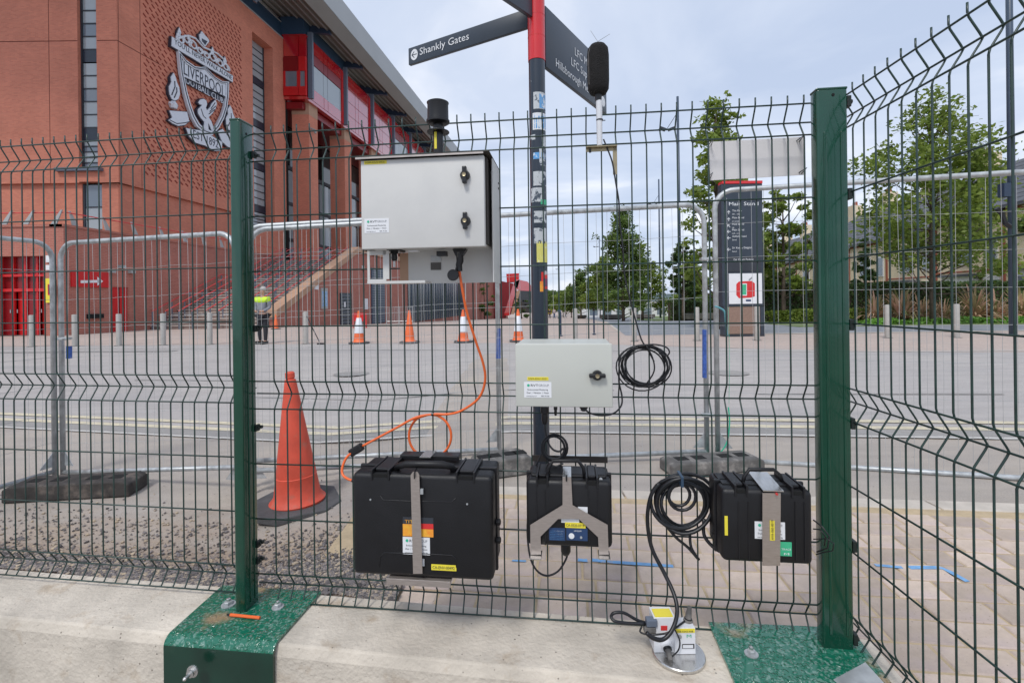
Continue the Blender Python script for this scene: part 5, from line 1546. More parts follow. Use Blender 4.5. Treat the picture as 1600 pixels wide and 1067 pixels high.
def person(base, rot, h, label, top, legs, top2=None, group=None, hands_front=True, sub=1, stride=.08):
    t = T('person', label, 'person', base, group=group)
    k = h / 1.75
    def S(x, y, z): return (x * k, y * k, z * k)
    st_ = stride
    J = [(S(0, 0, .95), (.14 * k, .10 * k)), (S(0, 0, 1.15), (.13 * k, .10 * k)), (S(0, 0, 1.38), (.17 * k, .10 * k)), (S(0, 0, 1.48), .055 * k), (S(0, .0, 1.55), .05 * k), (S(0, -.01, 1.60), (.07 * k, .085 * k)), (S(0, -.01, 1.68), (.072 * k, .09 * k)),
         (S(-.19, 0, 1.40), .055 * k), (S(-.25, .02, 1.14), .042 * k), (S(-.14, -.16, 1.02), .034 * k), (S(-.05, -.22, 1.02), .035 * k),
         (S(.19, 0, 1.40), .055 * k), (S(.25, .02, 1.14), .042 * k), (S(.14, -.16, 1.02), .034 * k), (S(.05, -.22, 1.02), .035 * k),
         (S(-.09, 0, .86), .085 * k), (S(-.10, -.02 - st_ / 2, .48), .058 * k), (S(-.11, st_, .08), .042 * k), (S(-.12, -.12 + st_, .04), .04 * k),
         (S(.09, 0, .86), .085 * k), (S(.10, -.02 + st_ / 2, .48), .058 * k), (S(.11, -st_, .08), .042 * k), (S(.12, -.12 - st_, .04), .04 * k)]
    E = [(0, 1), (1, 2), (2, 3), (3, 4), (4, 5), (5, 6), (2, 7), (7, 8), (8, 9), (9, 10), (2, 11), (11, 12), (12, 13), (13, 14), (0, 15), (15, 16), (16, 17), (17, 18), (0, 19), (19, 20), (20, 21), (21, 22)]
    cl = (0, 1, 2, 7, 8, 11, 12, 15, 16, 19, 20)
    def sc_(r, f): return tuple(c * f for c in r) if hasattr(r, '__len__') else r * f
    skin_mesh([(j[0], sc_(j[1], .66) if i in cl else j[1]) for i, j in enumerate(J)], E, 'body', M['skin'], t, sub=sub)
    f = 1.18
    def grow(ids, fac=f):
        return [(J[i][0], tuple(c * fac for c in J[i][1]) if hasattr(J[i][1], '__len__') else J[i][1] * fac) for i in ids]
    def sub_edges(ids): return [(ids.index(a), ids.index(b)) for a, b in E if a in ids and b in ids]
    ids = [0, 1, 2, 7, 8, 9, 11, 12, 13]; jk = skin_mesh(grow(ids, 1.25), sub_edges(ids), 'jacket', top, t, sub=sub)
    ids = [0, 15, 16, 17, 19, 20, 21]; skin_mesh(grow(ids, 1.3), sub_edges(ids), 'trousers', legs, t, sub=sub)
    g = G(); b = Vector(base)
    for sx, sy in ((-.115, st_), (.115, -st_)): g.box(b.x + (sx - .045) * k, b.x + (sx + .045) * k, b.y + (-.20 + sy) * k, b.y + (.08 + sy) * k, b.z, b.z + .09 * k)
    t.part(g, 'shoes', M['hole'], bevel=.015)
    g = G(); g.lathe([(.088, -.03), (.094, .0), (.085, .06), (.05, .10), (.001, .105)], b + Vector((0, .028, 1.690)) * k, 12, Matrix.Rotation(-.25, 3, 'X'))
    t.part(g, 'hair', M['hair'] if top2 else M['darkcloth'], smooth=True)
    if top2:
        ids = [1, 2, 7, 11, 8, 12]; q = grow(ids, 1.42); q[0] = (S(0, 0, 1.24), (.20 * k, .155 * k)); q[1] = (S(0, 0, 1.39), (.235 * k, .155 * k))
        q[2] = (q[2][0], .098 * k); q[3] = (q[3][0], .098 * k)
        q[4] = (tuple((a_ + b_) / 2 for a_, b_ in zip(q[2][0], q[4][0])), .075 * k); q[5] = (tuple((a_ + b_) / 2 for a_, b_ in zip(q[3][0], q[5][0])), .075 * k)
        skin_mesh(q, [(0, 1), (1, 2), (1, 3), (2, 4), (3, 5)], 'hi_vis_yoke', top2, t, sub=sub)
        g = G()
        for sx in (-.03, .03): g.lathe([(.012, -.004), (.012, .004)], b + Vector((sx, -.098, 1.655)), 8, Matrix.Rotation(math.pi / 2, 3, 'X'))
        t.part(g, 'eyes', M['ink'])
        g = G(); g.prism([(-.015, 0), (.015, 0), (0, .05)], b + Vector((0, -.10, 1.60)), (1, 0, 0), (0, 0, 1), (0, -.02, 0)); t.part(g, 'nose', M['skin'])
    t.e.rotation_euler = (0, 0, rot)
    return t
xg = P(411, 530, 15.4).x
person((xg, 15.4, 0.006), -.2, 1.76, 'grey-haired guard with yellow hi-vis shoulders and black trousers standing behind the left post', M['greycloth'], M['darkcloth'], M['hivis'], sub=2, stride=.03)
for i, (px, Y, lab, tp, lg_) in enumerate(((859, 84, 'far person in black walking nearest the fingerpost', 'darkcloth', 'darkcloth'), (866, 80, 'far person in a pale top and purple trousers', 'pinkcloth', 'bluecloth'),
                                          (874, 78, 'far person in a blue top and teal trousers', 'bluecloth', 'tealcloth'), (884, 100, 'far person in pale clothes nearest the trees', 'pinkcloth', 'greycloth'), (893, 125, 'furthest person in pale clothes on the walkway', 'pinkcloth', 'pinkcloth'))):
    person(ground_at(px, Y), 3.1 + i * .2, 1.68, lab, M[tp], M[lg_], group='people walking far along the walkway', stride=.16)
# yellow road sign far off and parked van shapes
b = Vector(ground_at(858, 120)); t = T('yellow_sign', 'small far yellow sign board beside the walkway', 'sign', b); g = G(); g.box(b.x - .7, b.x + .7, b.y, b.y + .1, b.z + .8, b.z + 2.2); t.part(g, 'board', M['yellow']); g = G(); g.box(b.x - .05, b.x + .05, b.y + .1, b.y + .2, b.z, b.z + 2.0); t.part(g, 'post', M['galv'])

# long-handled litter picker leaning on the bollard by the guard
p0, p1 = P(479, 494, 15.1), P(499, 534, 14.9)
t = T('pole_tool', 'thin dark long-handled tool leaning on the bollard right of the guard', 'tool', (p1.x, 14.9, 0))
g = G(); g.tube([p0, p1], .015, 6); t.part(g, 'shaft', M['black']); g = G(); g.box(p1.x - .06, p1.x + .14, 14.86, 14.94, .0, .05); t.part(g, 'head', M['black'])
# ------------------------------------------------------------------ pavement of block pavers on the right
pv = bpy.data.objects.new('pavement', None); COL.objects.link(pv); pv['kind'] = 'structure'
pv['label'] = 'pavement of pink and buff block pavers behind the fence'
def far_y(x): return 3.20 - 0.12 * x
def in_pave(x, y):
    if y > far_y(x) - .07: return False
    if x < -.74 + (y - 1.95) * .5: return False
    if x < 1.16 and y < yb(x) + .10: return False
    if y < 1.25 or x > 3.4: return False
    return True
# bedding sheet under the pavers (joint sand)
g = G(); vs = []; fs = []
for x in lin(-1.0, 5.0, 25):
    lo = (yb(x) + .01) if x < 1.12 else 1.0
    for t_ in (0, .5, 1): 
        y = lo + (far_y(x) - lo) * t_; vs.append((x, y, gz(x, y) + .0155))
for i in range(24):
    for j in range(2): fs.append((i * 3 + j, (i + 1) * 3 + j, (i + 1) * 3 + j + 1, i * 3 + j + 1))
g.add(vs, fs); o = build(g, 'bedding_sand', M['jointsand'], parent=pv, norm=False)
rnd = random.Random(31)
ux, uy = Vector((math.cos(-.125), math.sin(-.125), 0)), Vector((math.sin(.125), math.cos(.125), 0))
rows_h = .142; cells = []
for r in range(-10, 30):
    u = -4.0 + (.11 if r % 2 else 0) + rnd.uniform(-.03, .03)
    while u < 5.5:
        w_ = rnd.choice((.17, .21, .21, .25)); c = ux * (u + w_ / 2) + uy * (1.15 + r * rows_h)
        if in_pave(c.x, c.y): cells.append((c, w_))
        u += w_
def dist_(c): return c[0].length
cells.sort(key=dist_)
pmesh = {}
def paver_geo(w_):
    g = G(); a, b = w_ / 2 - .0052, rows_h / 2 - .0045; cch = .006
    g.add([(-a, -b, -.004), (a, -b, -.004), (a, b, -.004), (-a, b, -.004), (-a, -b, .010), (a, -b, .010), (a, b, .010), (-a, b, .010),
           (-a + cch, -b + cch, .014), (a - cch, -b + cch, .014), (a - cch, b - cch, .014), (-a + cch, b - cch, .014)],
          [(0, 1, 5, 4), (1, 2, 6, 5), (2, 3, 7, 6), (3, 0, 4, 7), (4, 5, 9, 8), (5, 6, 10, 9), (6, 7, 11, 10), (7, 4, 8, 11), (8, 9, 10, 11)])
    return g
rest = G()
yaw = -.125
for i, (c, w_) in enumerate(cells):
    z = gz(c.x, c.y) + .006 + rnd.uniform(-.0015, .0015)
    if i < 298:
        if w_ not in pmesh:
            o = build(paver_geo(w_), 'paver', M['paver'], parent=pv); pmesh[w_] = o.data
        else:
            o = bpy.data.objects.new('paver', pmesh[w_]); COL.objects.link(o); o.parent = pv
        o.location = (c.x, c.y, z); o.rotation_euler = (rnd.uniform(-.006, .006), rnd.uniform(-.006, .006), yaw + rnd.uniform(-.012, .012))
    else:
        pg = paver_geo(w_); R = Matrix.Rotation(yaw, 3, 'Z')
        rest.add([R @ Vector(v) + Vector((c.x, c.y, z)) for v in pg.v], pg.f)
if rest.v:
    o = build(rest, 'far_pavers', M['paver'], parent=pv); o['kind'] = 'stuff'
# kerb stones along the far edge
kx = -.2
while kx < 6:
    w_ = .9; g = G()
    a = [(kx + .006, far_y(kx) - .04), (kx + w_ - .006, far_y(kx + w_) - .04), (kx + w_ - .006, far_y(kx + w_) + .09), (kx + .006, far_y(kx) + .09)]
    zz_ = gz(kx, 3.2)
    g.add([(x, y, zz_ - .01) for x, y in a] + [(x, y, zz_ + .022) for x, y in a], [(4, 5, 6, 7), (0, 1, 5, 4), (1, 2, 6, 5), (2, 3, 7, 6), (3, 0, 4, 7)])
    build(g, 'kerbstone', M['kerb'], parent=pv, bevel=.006); kx += w_
# sprayed utility marks
def spray(pts, w_, name='spray_mark'):
    g = G(); n = len(pts)
    L = [Vector(p) for p in pts]; vs = []
    for i, p in enumerate(L):
        t = (L[min(i + 1, n - 1)] - L[max(i - 1, 0)]).normalized(); s = Vector((-t.y, t.x, 0)) * w_ * (.8 + .4 * rnd.random())
        vs += [p - s, p + s]
    g.add(vs, [(2 * i, 2 * i + 1, 2 * i + 3, 2 * i + 2) for i in range(n - 1)]); build(g, name, M['sprayblue'], parent=pv, norm=False)
def gpt(px, py, dz=.0225):
    r = ray(px, py); k = (0 - EYE + dz) / r.z; return Vector((r.x * k, k, dz))
spray([gpt(903, 874), gpt(912, 875), gpt(918, 875)], .012)
spray([gpt(924, 874), gpt(950, 877), gpt(980, 879), gpt(1052, 884)], .013)
spray([gpt(1367, 882), gpt(1410, 886)], .011)
spray([gpt(1420, 886), gpt(1470, 886), gpt(1485, 893), gpt(1512, 908)], .013)
spray([gpt(800, 875), gpt(822, 876)], .008)
# dusty ground on the left: sand strip and gravel bank
def dsheet(name, pts_fn, mat, label, kind='structure'):
    pass
# gravel bank heaped against the barrier
g = G(); vs = []
prof_ = [(0.0, .16), (.10, .15), (.25, .11), (.45, .06), (.70, .02), (.90, -.01)]
xs = lin(-3.6, -.50, 46)
def bank(x): return 1.0 if x < -1.6 else max(0.0, 1 - (x + 1.6) / 1.1)
for d, h in prof_:
    for x in xs:
        k = bank(x); y = yb(x) + .012 + d; vs.append((x, y, gz(x, y) + max(-.01, h * (.45 + .55 * k)) * (.9 + .1 * math.sin(x * 17 + d * 30))))
n = len(xs); g.add(vs, [(j * n + i, j * n + i + 1, (j + 1) * n + i + 1, (j + 1) * n + i) for j in range(len(prof_) - 1) for i in range(n - 1)])
o = build(g, 'gravel_bank', M['dust'], norm=False, smooth=True); o['kind'] = 'structure'; o['label'] = 'bank of spilled gravel against the back of the barrier'
ico = bmesh.new(); bmesh.ops.create_icosphere(ico, subdivisions=1, radius=1); iv = [v.co.copy() for v in ico.verts]; iff = [tuple(v.index for v in f.verts) for f in ico.faces]; ico.free()
octv = [Vector(p) for p in ((1, 0, 0), (0, 1, 0), (-1, 0, 0), (0, -1, 0), (0, 0, 1), (0, 0, -1))]
octf = [(0, 1, 4), (1, 2, 4), (2, 3, 4), (3, 0, 4), (1, 0, 5), (2, 1, 5), (3, 2, 5), (0, 3, 5)]
def stone(g, p, s):
    R = Matrix.Rotation(rnd.uniform(0, 6.3), 3, 'Z') @ Matrix.Rotation(rnd.uniform(-.6, .6), 3, 'X')
    k = (rnd.uniform(.7, 1.4), rnd.uniform(.6, 1.1), rnd.uniform(.4, .8))
    V, F = (octv, octf) if s < .008 else (iv, iff)
    g.add([Vector(p) + R @ Vector((v.x * k[0] * s, v.y * k[1] * s, v.z * k[2] * s)) * rnd.uniform(.85, 1.12) for v in V], F)
g = G()
def interp(d):
    for (a, ha), (b, hb) in zip(prof_, prof_[1:]):
        if a <= d <= b: return ha + (hb - ha) * (d - a) / (b - a)
    return -.01
for _ in range(30000):
    x = rnd.uniform(-3.4, -.50); wd = .10 + .20 * sm((x + 2.4) / 1.6)
    d = .26 + .22 * sm((-1.0 - x) / 1.5) + (abs(rnd.gauss(0, wd)) if rnd.random() < .93 else rnd.uniform(0, .8))
    if x > -.75: d *= 1 - (x + .75) * 1.2
    y = yb(x) + .014 + d; h = max(0.0, interp(d) * (.45 + .55 * bank(x)))
    if mnoise.noise(Vector((x * 2.6, y * 3.4, 4.2))) < rnd.uniform(-.55, .35) - .5 * max(0, .4 - d) : continue
    stone(g, (x, y, gz(x, y) + h + .005), rnd.uniform(.004, .010) * (1.7 if rnd.random() < .10 else 1))
for _ in range(1500):
    x = rnd.uniform(-3.8, -.6); y = yb(x) + .5 + abs(rnd.gauss(0, .42)); stone(g, (x, y, gz(x, y) + max(0, interp(y - yb(x)) * .7) + .006), rnd.uniform(.003, .011))
tag(build(g, 'gravel', M['gravel'], norm=False), 'loose grey and buff gravel piled behind the barrier', 'gravel', kind='stuff')

# ------------------------------------------------------------------ concrete barriers
def bl_line(x): return 1.455 - .148 * x      # front edge of the flat top
ZB = .182
def barrier(x0, x1, label):
    t = T('concrete_barrier', label, 'barrier', (x0, bl_line(x0), -.55), group='concrete barriers under the fence')
    g = G()
    sec = [(0.0, ZB), (-.013, ZB - .032), (-.03, -.55), (.29, -.55), (.262, ZB)]
    sx = 24; vs = []
    for i, x in enumerate(lin(x0, x1, sx)):
        for d, z in sec: vs.append((x + d * .14, bl_line(x) + d, z))
    k = len(sec); fs = [tuple(reversed(range(k))), tuple((sx - 1) * k + q for q in range(k))]
    for i in range(sx - 1):
        for q in range(k): fs.append((i * k + q, i * k + (q + 1) % k, (i + 1) * k + (q + 1) % k, (i + 1) * k + q))
    g.add(vs, fs); o = t.part(g, 'block', M['concrete'])
    bmod = o.modifiers.new('bev', 'BEVEL'); bmod.width = .006; bmod.segments = 2; bmod.limit_method = 'ANGLE'; bmod.angle_limit = .6
    return t
barrier(-4.2, -.86, 'long pale concrete barrier left of the green plate')
barrier(-.855, 1.085, 'pale concrete barrier between the two green plates')
t = T('concrete_barrier', 'concrete barrier running towards the camera under the right fence', 'barrier', (1.1, .2, -.55), group='concrete barriers under the fence')
g = G(); g.hexa([(.90, -.6, -.55), (1.10, -.6, -.55), (1.12, 1.40, -.55), (.94, 1.255, -.55), (.96, -.6, ZB - .004), (1.07, -.6, ZB - .004), (1.112, 1.40, ZB - .004), (.97, 1.25, ZB - .004)])
t.part(g, 'block', M['jointsand'], bevel=.01)

# ------------------------------------------------------------------ green mesh fence
FM = Frame((-.955, 1.793, 0), math.atan2(-.1172, 1))       # middle panel, runs right
FL = Frame((-.965, 1.806, .018), math.atan2(-.1386, 1))       # left panel (negative x)
A0, A1 = Vector((1.0378, 1.483, 0)), Vector((1.0118, .988, 0))
dR = (A1 - A0).normalized()
FR = Frame(A0 - dR * .0, math.atan2(dR.y, dR.x))           # right panel, runs towards the camera, y axis points outside
ZTOP = EYE + .688                                            # top horizontal wire
horiz = [0, .05, .1, .3, .5, .7, .9, .95, 1.0, 1.2, 1.4, 1.6, 1.65, 1.7]
ZTOP = 1.875 + .012
FOLD = .032
FOLDC = (.05, .95, 1.65)
def wire_path():
    pts = [(0, ZTOP + .030)]
    for c in FOLDC:
        a, b = ZTOP - c + .05, ZTOP - c - .05
        pts += [(0, a + .010), (.003, a - .002), (FOLD * .80, ZTOP - c + .012), (FOLD, ZTOP - c), (FOLD * .80, ZTOP - c - .012), (.003, b + .002), (0, b - .010 if c < 1.6 else b - .002)]
    return pts
wp = wire_path()
def fence(name, label, F, xs, x_lo, x_hi, sgn=1, hx=None):
    t = T(name, label, 'fence panel', (xs[0], 0, ZB), F, group='green wire mesh fence panels')
    base = None
    for x in xs:
        if base is None:
            g = G(); g.tube([(x, y, z) for y, z in wp], .0026, 6); base = t.part(g, 'vertical_wire', M['wire'], smooth=True); x00 = x
        else: inst(base, t.e, (x - x00, 0, 0))
    hb = None
    for i, h in enumerate(horiz):
        y = (FOLD if h in FOLDC else 0) - .0052
        if hb is None:
            g = G(); g.tube([(x_lo, y, ZTOP - h), (x_hi, y, ZTOP - h)], .0027, 6); hb = t.part(g, 'horizontal_wire', M['wire'], smooth=True); y0 = y
        else: inst(hb, t.e, (0, y - y0, -h))
    return t
xa, _ = FM.loc(423.25, 205); xb, _ = FM.loc(1256, 160)
xs = lin(xa, xb, 38)
fence('wire_fence', 'middle green wire mesh panel carrying the monitoring boxes', FM, xs, -.0, 1.985)
xa, _ = FL.loc(16.75, 230); xb, _ = FL.loc(355, 215)
stp = (xb - xa) / 19
xs = [xa - stp * k for k in range(10, 0, -1)] + lin(xa, xb, 20)
fence('wire_fence', 'left green wire mesh panel in front of the brick wall', FL, xs, xs[0] - .03, 0.0)
def rloc(px, py):      # local x on the right panel
    return FR.loc(px, py)[0]
x1 = rloc(1331.75, 145); x2 = rloc(1543.75, 20)
stp = (x2 - x1) / 9
xs = [x1 + stp * k for k in range(-1, 22)]
fence('wire_fence', 'right green wire mesh panel running towards the camera', FR, xs, x1 - .07, xs[-1] + .02)

def post(name, label, F, x0, x1, y0, y1, zt, clips, hole=None):
    t = T(name, label, 'fence post', ((x0 + x1) / 2, (y0 + y1) / 2, ZB + .006), F)
    g = G(); g.box(x0, x1, y0, y1, ZB + .006, zt); p = t.part(g, 'tube', M['post'], bevel=.006, seg=3, smooth=True)
    g = G(); g.box(x0 - .001, x1 + .001, y0 - .001, y1 + .001, zt - .004, zt + .004); t.part(g, 'cap', M['post'], bevel=.003)
    return t
# left post: 38 wide, 80 deep, stands in front of the wires
pl = post('fence_post', 'left green steel fence post on the rust stained green plate', FM, -.018, .020, -.082, -.006, EYE + .645, None)
g = G(); g.box(.0185, .0235, -.055, -.045, ZB + .03, EYE + .52)
g.box(.0185, .0225, -.030, -.022, ZB + .03, EYE + .52)
pl.part(g, 'pressed_rib', M['post'], bevel=.002)
g = G(); g.lathe([(.0045, -.001), (.0045, .0006)], (.0202, -.045, EYE + .605), 10, Matrix.Rotation(math.pi / 2, 3, 'Y')); pl.part(g, 'bolt_hole', M['hole'])
for z in (1.81, 1.18, .82, .40, .34 + .0):
    g = G(); g.box(.0205, .030, -.022, .0, z - .012, z + .012); g.box(.024, .038, -.006, .006, z - .005, z + .006)
    g.lathe([(.005, 0), (.005, .005)], (.030, -.012, z), 6, Matrix.Rotation(math.pi / 2, 3, 'Y'))
    pl.part(g, 'panel_clip', M['clip'], bevel=.002)
# right post: broad face to the camera at the corner
xr0, _ = FM.loc(1283, 600, .075); xr1, _ = FM.loc(1330, 600, .075)
pr = post('fence_post', 'right green steel corner fence post on the wet green plate', FM, xr0 - .004, xr1 - .002, -.078, -.036, EYE + .632, None)
for xx in (.014, .062):
    g = G(); g.box(xr0 + xx, xr0 + xx + .008, -.0805, -.0775, ZB + .06, EYE + .50); pr.part(g, 'pressed_rib', M['post'], bevel=.0012)
g = G(); g.lathe([(.0045, -.001), (.0045, .0008)], ((xr0 + xr1) / 2, -.0785, EYE + .612), 10, Matrix.Rotation(math.pi / 2, 3, 'X')); pr.part(g, 'bolt_hole', M['hole'])
for py in (155, 301, 508, 664, 858, 1005):
    z = P(1330, py, 1.47).z
    g = G(); g.box(xr1 - .002, xr1 + .010, -.078, -.052, z - .017, z + .017); g.lathe([(.008, 0), (.008, .007)], (xr1 + .009, -.068, z), 6, Matrix.Rotation(math.pi / 2, 3, 'Y'))
    g.box(xr1 + .004, xr1 + .016, -.062, -.050, z - .012, z + .012)
    pr.part(g, 'panel_clip', M['clip'], bevel=.002)
g = G(); g.box(xr0 - .016, xr1 + .012, -.094, -.022, ZB + .004, ZB + .018); pr.part(g, 'weld_collar', M['plate'], bevel=.005)
# saddle plates that wrap over the barrier
def saddle(tpost, BL, BR, FL_, FR2, drop, mat_top=M['plate'], R=.024):
    """corner points (x, y) of the flat top; bends over the front edge and hangs down"""
    g = G(); th = .009
    n = 10; vs = []
    for i in range(n):
        if i == 0: oy, oz, ny, nz = None, 0, 0, 1
        elif i == 1: oy, oz, ny, nz = 0, 0, 0, 1
        elif i < n - 1:
            a = math.pi / 2 * (i - 1) / (n - 3); oy, oz, ny, nz = -R * math.sin(a), -R * (1 - math.cos(a)), -math.sin(a), math.cos(a)
        else: oy, oz, ny, nz = -R, -drop, -1, 0
        for (b, f, off) in ((BL, FL_, 0), (BR, FR2, 0), (BR, FR2, 1), (BL, FL_, 1)):
            x, y = (b if i == 0 else f)
            if i > 0: y += oy
            vs.append((x, y + ny * th * off, ZB + .002 + oz + nz * th * off))
    fs = [(0, 3, 2, 1), ((n - 1) * 4, (n - 1) * 4 + 1, (n - 1) * 4 + 2, (n - 1) * 4 + 3)]
    for i in range(n - 1):
        for q in range(4): fs.append((i * 4 + q, i * 4 + (q + 1) % 4, (i + 1) * 4 + (q + 1) % 4, (i + 1) * 4 + q))
    g.add(vs, fs)
    o = tpost.part(g, 'saddle_plate', mat_top, smooth=True)
    for p in o.data.polygons:
        p.use_smooth = True
    o.data.set_sharp_from_angle(angle=math.radians(40))
    # the part that hangs down the front face is plain paint with its shaded tone put into the colour
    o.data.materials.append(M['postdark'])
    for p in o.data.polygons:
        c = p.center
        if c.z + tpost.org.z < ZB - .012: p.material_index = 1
    return o
def fm_at(px, py, z):
    """point of horizontal plane z in FM local coordinates"""
    r = ray(px, py); k = (z - EYE) / r.z; p = Vector((r.x * k, r.y * k, z)) - FM.o
    return p.dot(FM.x), p.dot(FM.y)
bL, bR = fm_at(348, 918, ZB), fm_at(502, 928, ZB)
fL_, fR_ = fm_at(268, 990, ZB), fm_at(436, 1003, ZB)
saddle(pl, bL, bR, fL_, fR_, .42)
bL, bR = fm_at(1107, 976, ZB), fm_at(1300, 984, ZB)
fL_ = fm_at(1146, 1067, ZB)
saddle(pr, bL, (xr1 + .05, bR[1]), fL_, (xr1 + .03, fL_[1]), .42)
def bolt(tp, px, py, s=1.0, front=False):
    x, y = fm_at(px, py, ZB + .012)
    g = G()
    if not front:
        g.lathe([(.020 * s, 0), (.020 * s, .003)], (x, y, ZB + .011), 18)
        b_ = tp.part(g, 'washer', M['galv'])
        g = G(); g.lathe([(.012 * s, .003), (.012 * s, .012), (.010 * s, .014)], (x, y, ZB + .011), 6); tp.part(g, 'nut', M['galv'], under=b_)
        g = G(); g.lathe([(.006 * s, .012), (.006 * s, .022), (.003 * s, .024)], (x, y, ZB + .011), 10); tp.part(g, 'stud', M['steelbright'], under=b_)
bolt(pl, 434, 948); bolt(pl, 357, 944, 1.2); bolt(pr, 1174, 1021, 1.0); bolt(pr, 1236, 1033, .01)
xq, zq = FM.loc(285, 1064, .305); g = G(); g.lathe([(.019, 0), (.019, .004), (.012, .005), (.012, .015), (.006, .016), (.006, .035), (.002, .04)], (xq, -.262, zq), 14, Matrix.Rotation(math.pi / 2, 3, 'X')); pl.part(g, 'front_bolt', M['steelbright'])
# small orange offcut lying on the left plate
xo, yo = fm_at(355, 961, ZB + .015); xo2, yo2 = fm_at(406, 966, ZB + .015)
t = T('orange_marker', 'short orange plastic stick lying in front of the left post', 'marker', (xo, yo, ZB + .012), FM)
g = G(); g.tube([(xo + .012, yo, ZB + .018), (xo2, yo2, ZB + .018)], .005, 8); o = t.part(g, 'stick', M['orange'], smooth='auto'); g = G(); g.tube([(xo, yo, ZB + .018), (xo + .012, yo, ZB + .018)], .0035, 8); t.part(g, 'tip', M['black'])

# ------------------------------------------------------------------ things hung on the middle panel
def L3(px, py, d):
    x, z = FM.loc(px, py, d); return Vector((x, -d, z))
HX, HZ = (1, 0, 0), (0, 0, 1)
def plate_(t, name, x0, x1, z0, z1, d0, d1, mat, under=None, bevel=0, **k):
    g = G(); g.box(min(x0, x1), max(x0, x1), -d1, -d0, min(z0, z1), max(z0, z1)); return t.part(g, name, mat, under=under, bevel=bevel, **k)
def pxbox(t, name, px0, px1, py0, py1, d0, d1, mat, under=None, bevel=0, **k):
    a, b = L3(px0, py1, d1), L3(px1, py0, d1); return plate_(t, name, a.x, b.x, a.z, b.z, d0, d1, mat, under, bevel, **k)
def firm_label(t, px0, px1, py0, py1, d, under):
    s = pxbox(t, 'label_plate', px0, px1, py0, py1, d, d + .0008, M['white'], under)
    a, b = L3(px0, py1, d + .001), L3(px1, py0, d + .001); w, h = b.x - a.x, b.z - a.z; y = -(d + .0012)
    def tx(s_, fx, fz, fw, fh, m): t.text(s_, (a.x + w * fx, y, a.z + h * fz), HX, HZ, w * fw, h * fh, m, under=under)
    tx('RVT', .25, .72, .27, .15, M['ink']); tx('GROUP', .53, .72, .38, .15, M['inkgrey'])
    g = G(); g.lathe([(h * .085, 0), (h * .085, .0005)], (a.x + w * .16, y, a.z + h * .79), 14, Matrix.Rotation(math.pi / 2, 3, 'X')); t.part(g, 'label_logo', M['inkgreen'], under=under)
    tx('Environmental Monitoring', .13, .47, .74, .10, M['ink']); tx('Dust  |  Vibration  |  Noise', .10, .27, .80, .10, M['ink'])
    tx('www.rvtgroup.co.uk', .08, .07, .38, .07, M['ink']); tx('0808 178 3286', .62, .07, .30, .08, M['ink'])
def yellow_tag(t, px0, px1, py0, py1, d, under, s_, vert=False):
    k = pxbox(t, 'asset_tag', px0, px1, py0, py1, d, d + .0008, M['yellow'], under)
    a, b = L3(px0, py1, d + .001), L3(px1, py0, d + .001); w, h = b.x - a.x, b.z - a.z
    if vert: t.text(s_, (a.x + w * .78, -(d + .0012), a.z + h * .06), HZ, (-1, 0, 0), h * .88, w * .5, M['ink'], under=under)
    else: t.text(s_, (a.x + w * .05, -(d + .0012), a.z + h * .25), HX, HZ, w * .88, h * .5, M['ink'], under=under)
def knob(t, c, under=None, horiz=False, s=1.0):
    RX = Matrix.Rotation(math.pi / 2, 3, 'X')
    g = G(); g.lathe([(.0145 * s, 0), (.0155 * s, .003), (.0145 * s, .010), (.012 * s, .014)], c, 22, RX)
    k = t.part(g, 'handle', M['black'], under=under, smooth='auto')
    g = G()
    if horiz: g.box(c.x - .024 * s, c.x + .024 * s, c.y - .020 * s, c.y - .004, c.z - .006 * s, c.z + .006 * s)
    else: g.box(c.x - .0065 * s, c.x + .0065 * s, c.y - .020 * s, c.y - .004, c.z - .026 * s, c.z + .026 * s)
    t.part(g, 'handle', M['black'], under=under, bevel=.003)
    g = G(); g.lathe([(.0062 * s, .018), (.0062 * s, .0215), (.003 * s, .0205)], c, 12, RX); t.part(g, 'lock_barrel', M['brass'], under=under)
# --- big enclosure
D1 = .21
a, b = L3(565, 390, D1), L3(756, 242, D1)
bx = T('monitoring_cabinet', 'big pale grey dust monitoring cabinet with black inlet on top', 'cabinet', (a.x, -.02, a.z), FM)
X0, X1, Z0, Z1 = a.x, b.x, a.z, b.z
cab = plate_(bx, 'housing', X0 + .004, X1 - .002, Z0 + .006, Z1 - .004, .012, .180, M['box'], bevel=.004)
plate_(bx, 'door_gasket', X0 + .006, X1 - .004, Z0 + .008, Z1 - .006, .180, .188, M['gasket'])
door = plate_(bx, 'door', X0, X1, Z0, Z1, .188, D1, M['box'], bevel=.003, seg=3, smooth=True)
cn = plate_(bx, 'rain_hood', X0 - .012, X1 + .018, Z1 + .0065, Z1 + .0095, .0, D1 + .012, M['gasket'], bevel=.001)
plate_(bx, 'rain_hood_lip', X0 - .012, X1 + .0, Z1 + .001, Z1 + .0065, D1 + .010, D1 + .012, M['steel'], under=cn)
# right hand side cheek of the shroud
sp = plate_(bx, 'side_cheek', X1 + .014, X1 + .017, Z0 - .105, Z1 + .006, .0, .150, M['box'])
g = G()
for z in (Z1 - .045, Z1 - .062): g.lathe([(.004, 0), (.004, .0015)], (X1 + .0172, -.03, z), 10, Matrix.Rotation(math.pi / 2, 3, 'Y'))
bx.part(g, 'cheek_hole', M['hole'], under=sp)
plate_(bx, 'gasket_side', X1 - .0015, X1 + .004, Z0 + .01, Z1, .10, .186, M['gasket'])
plate_(bx, 'side_cheek', X0 - .008, X0 - .006, Z0 + .0, Z1 + .006, .0, .185, M['gasket'])
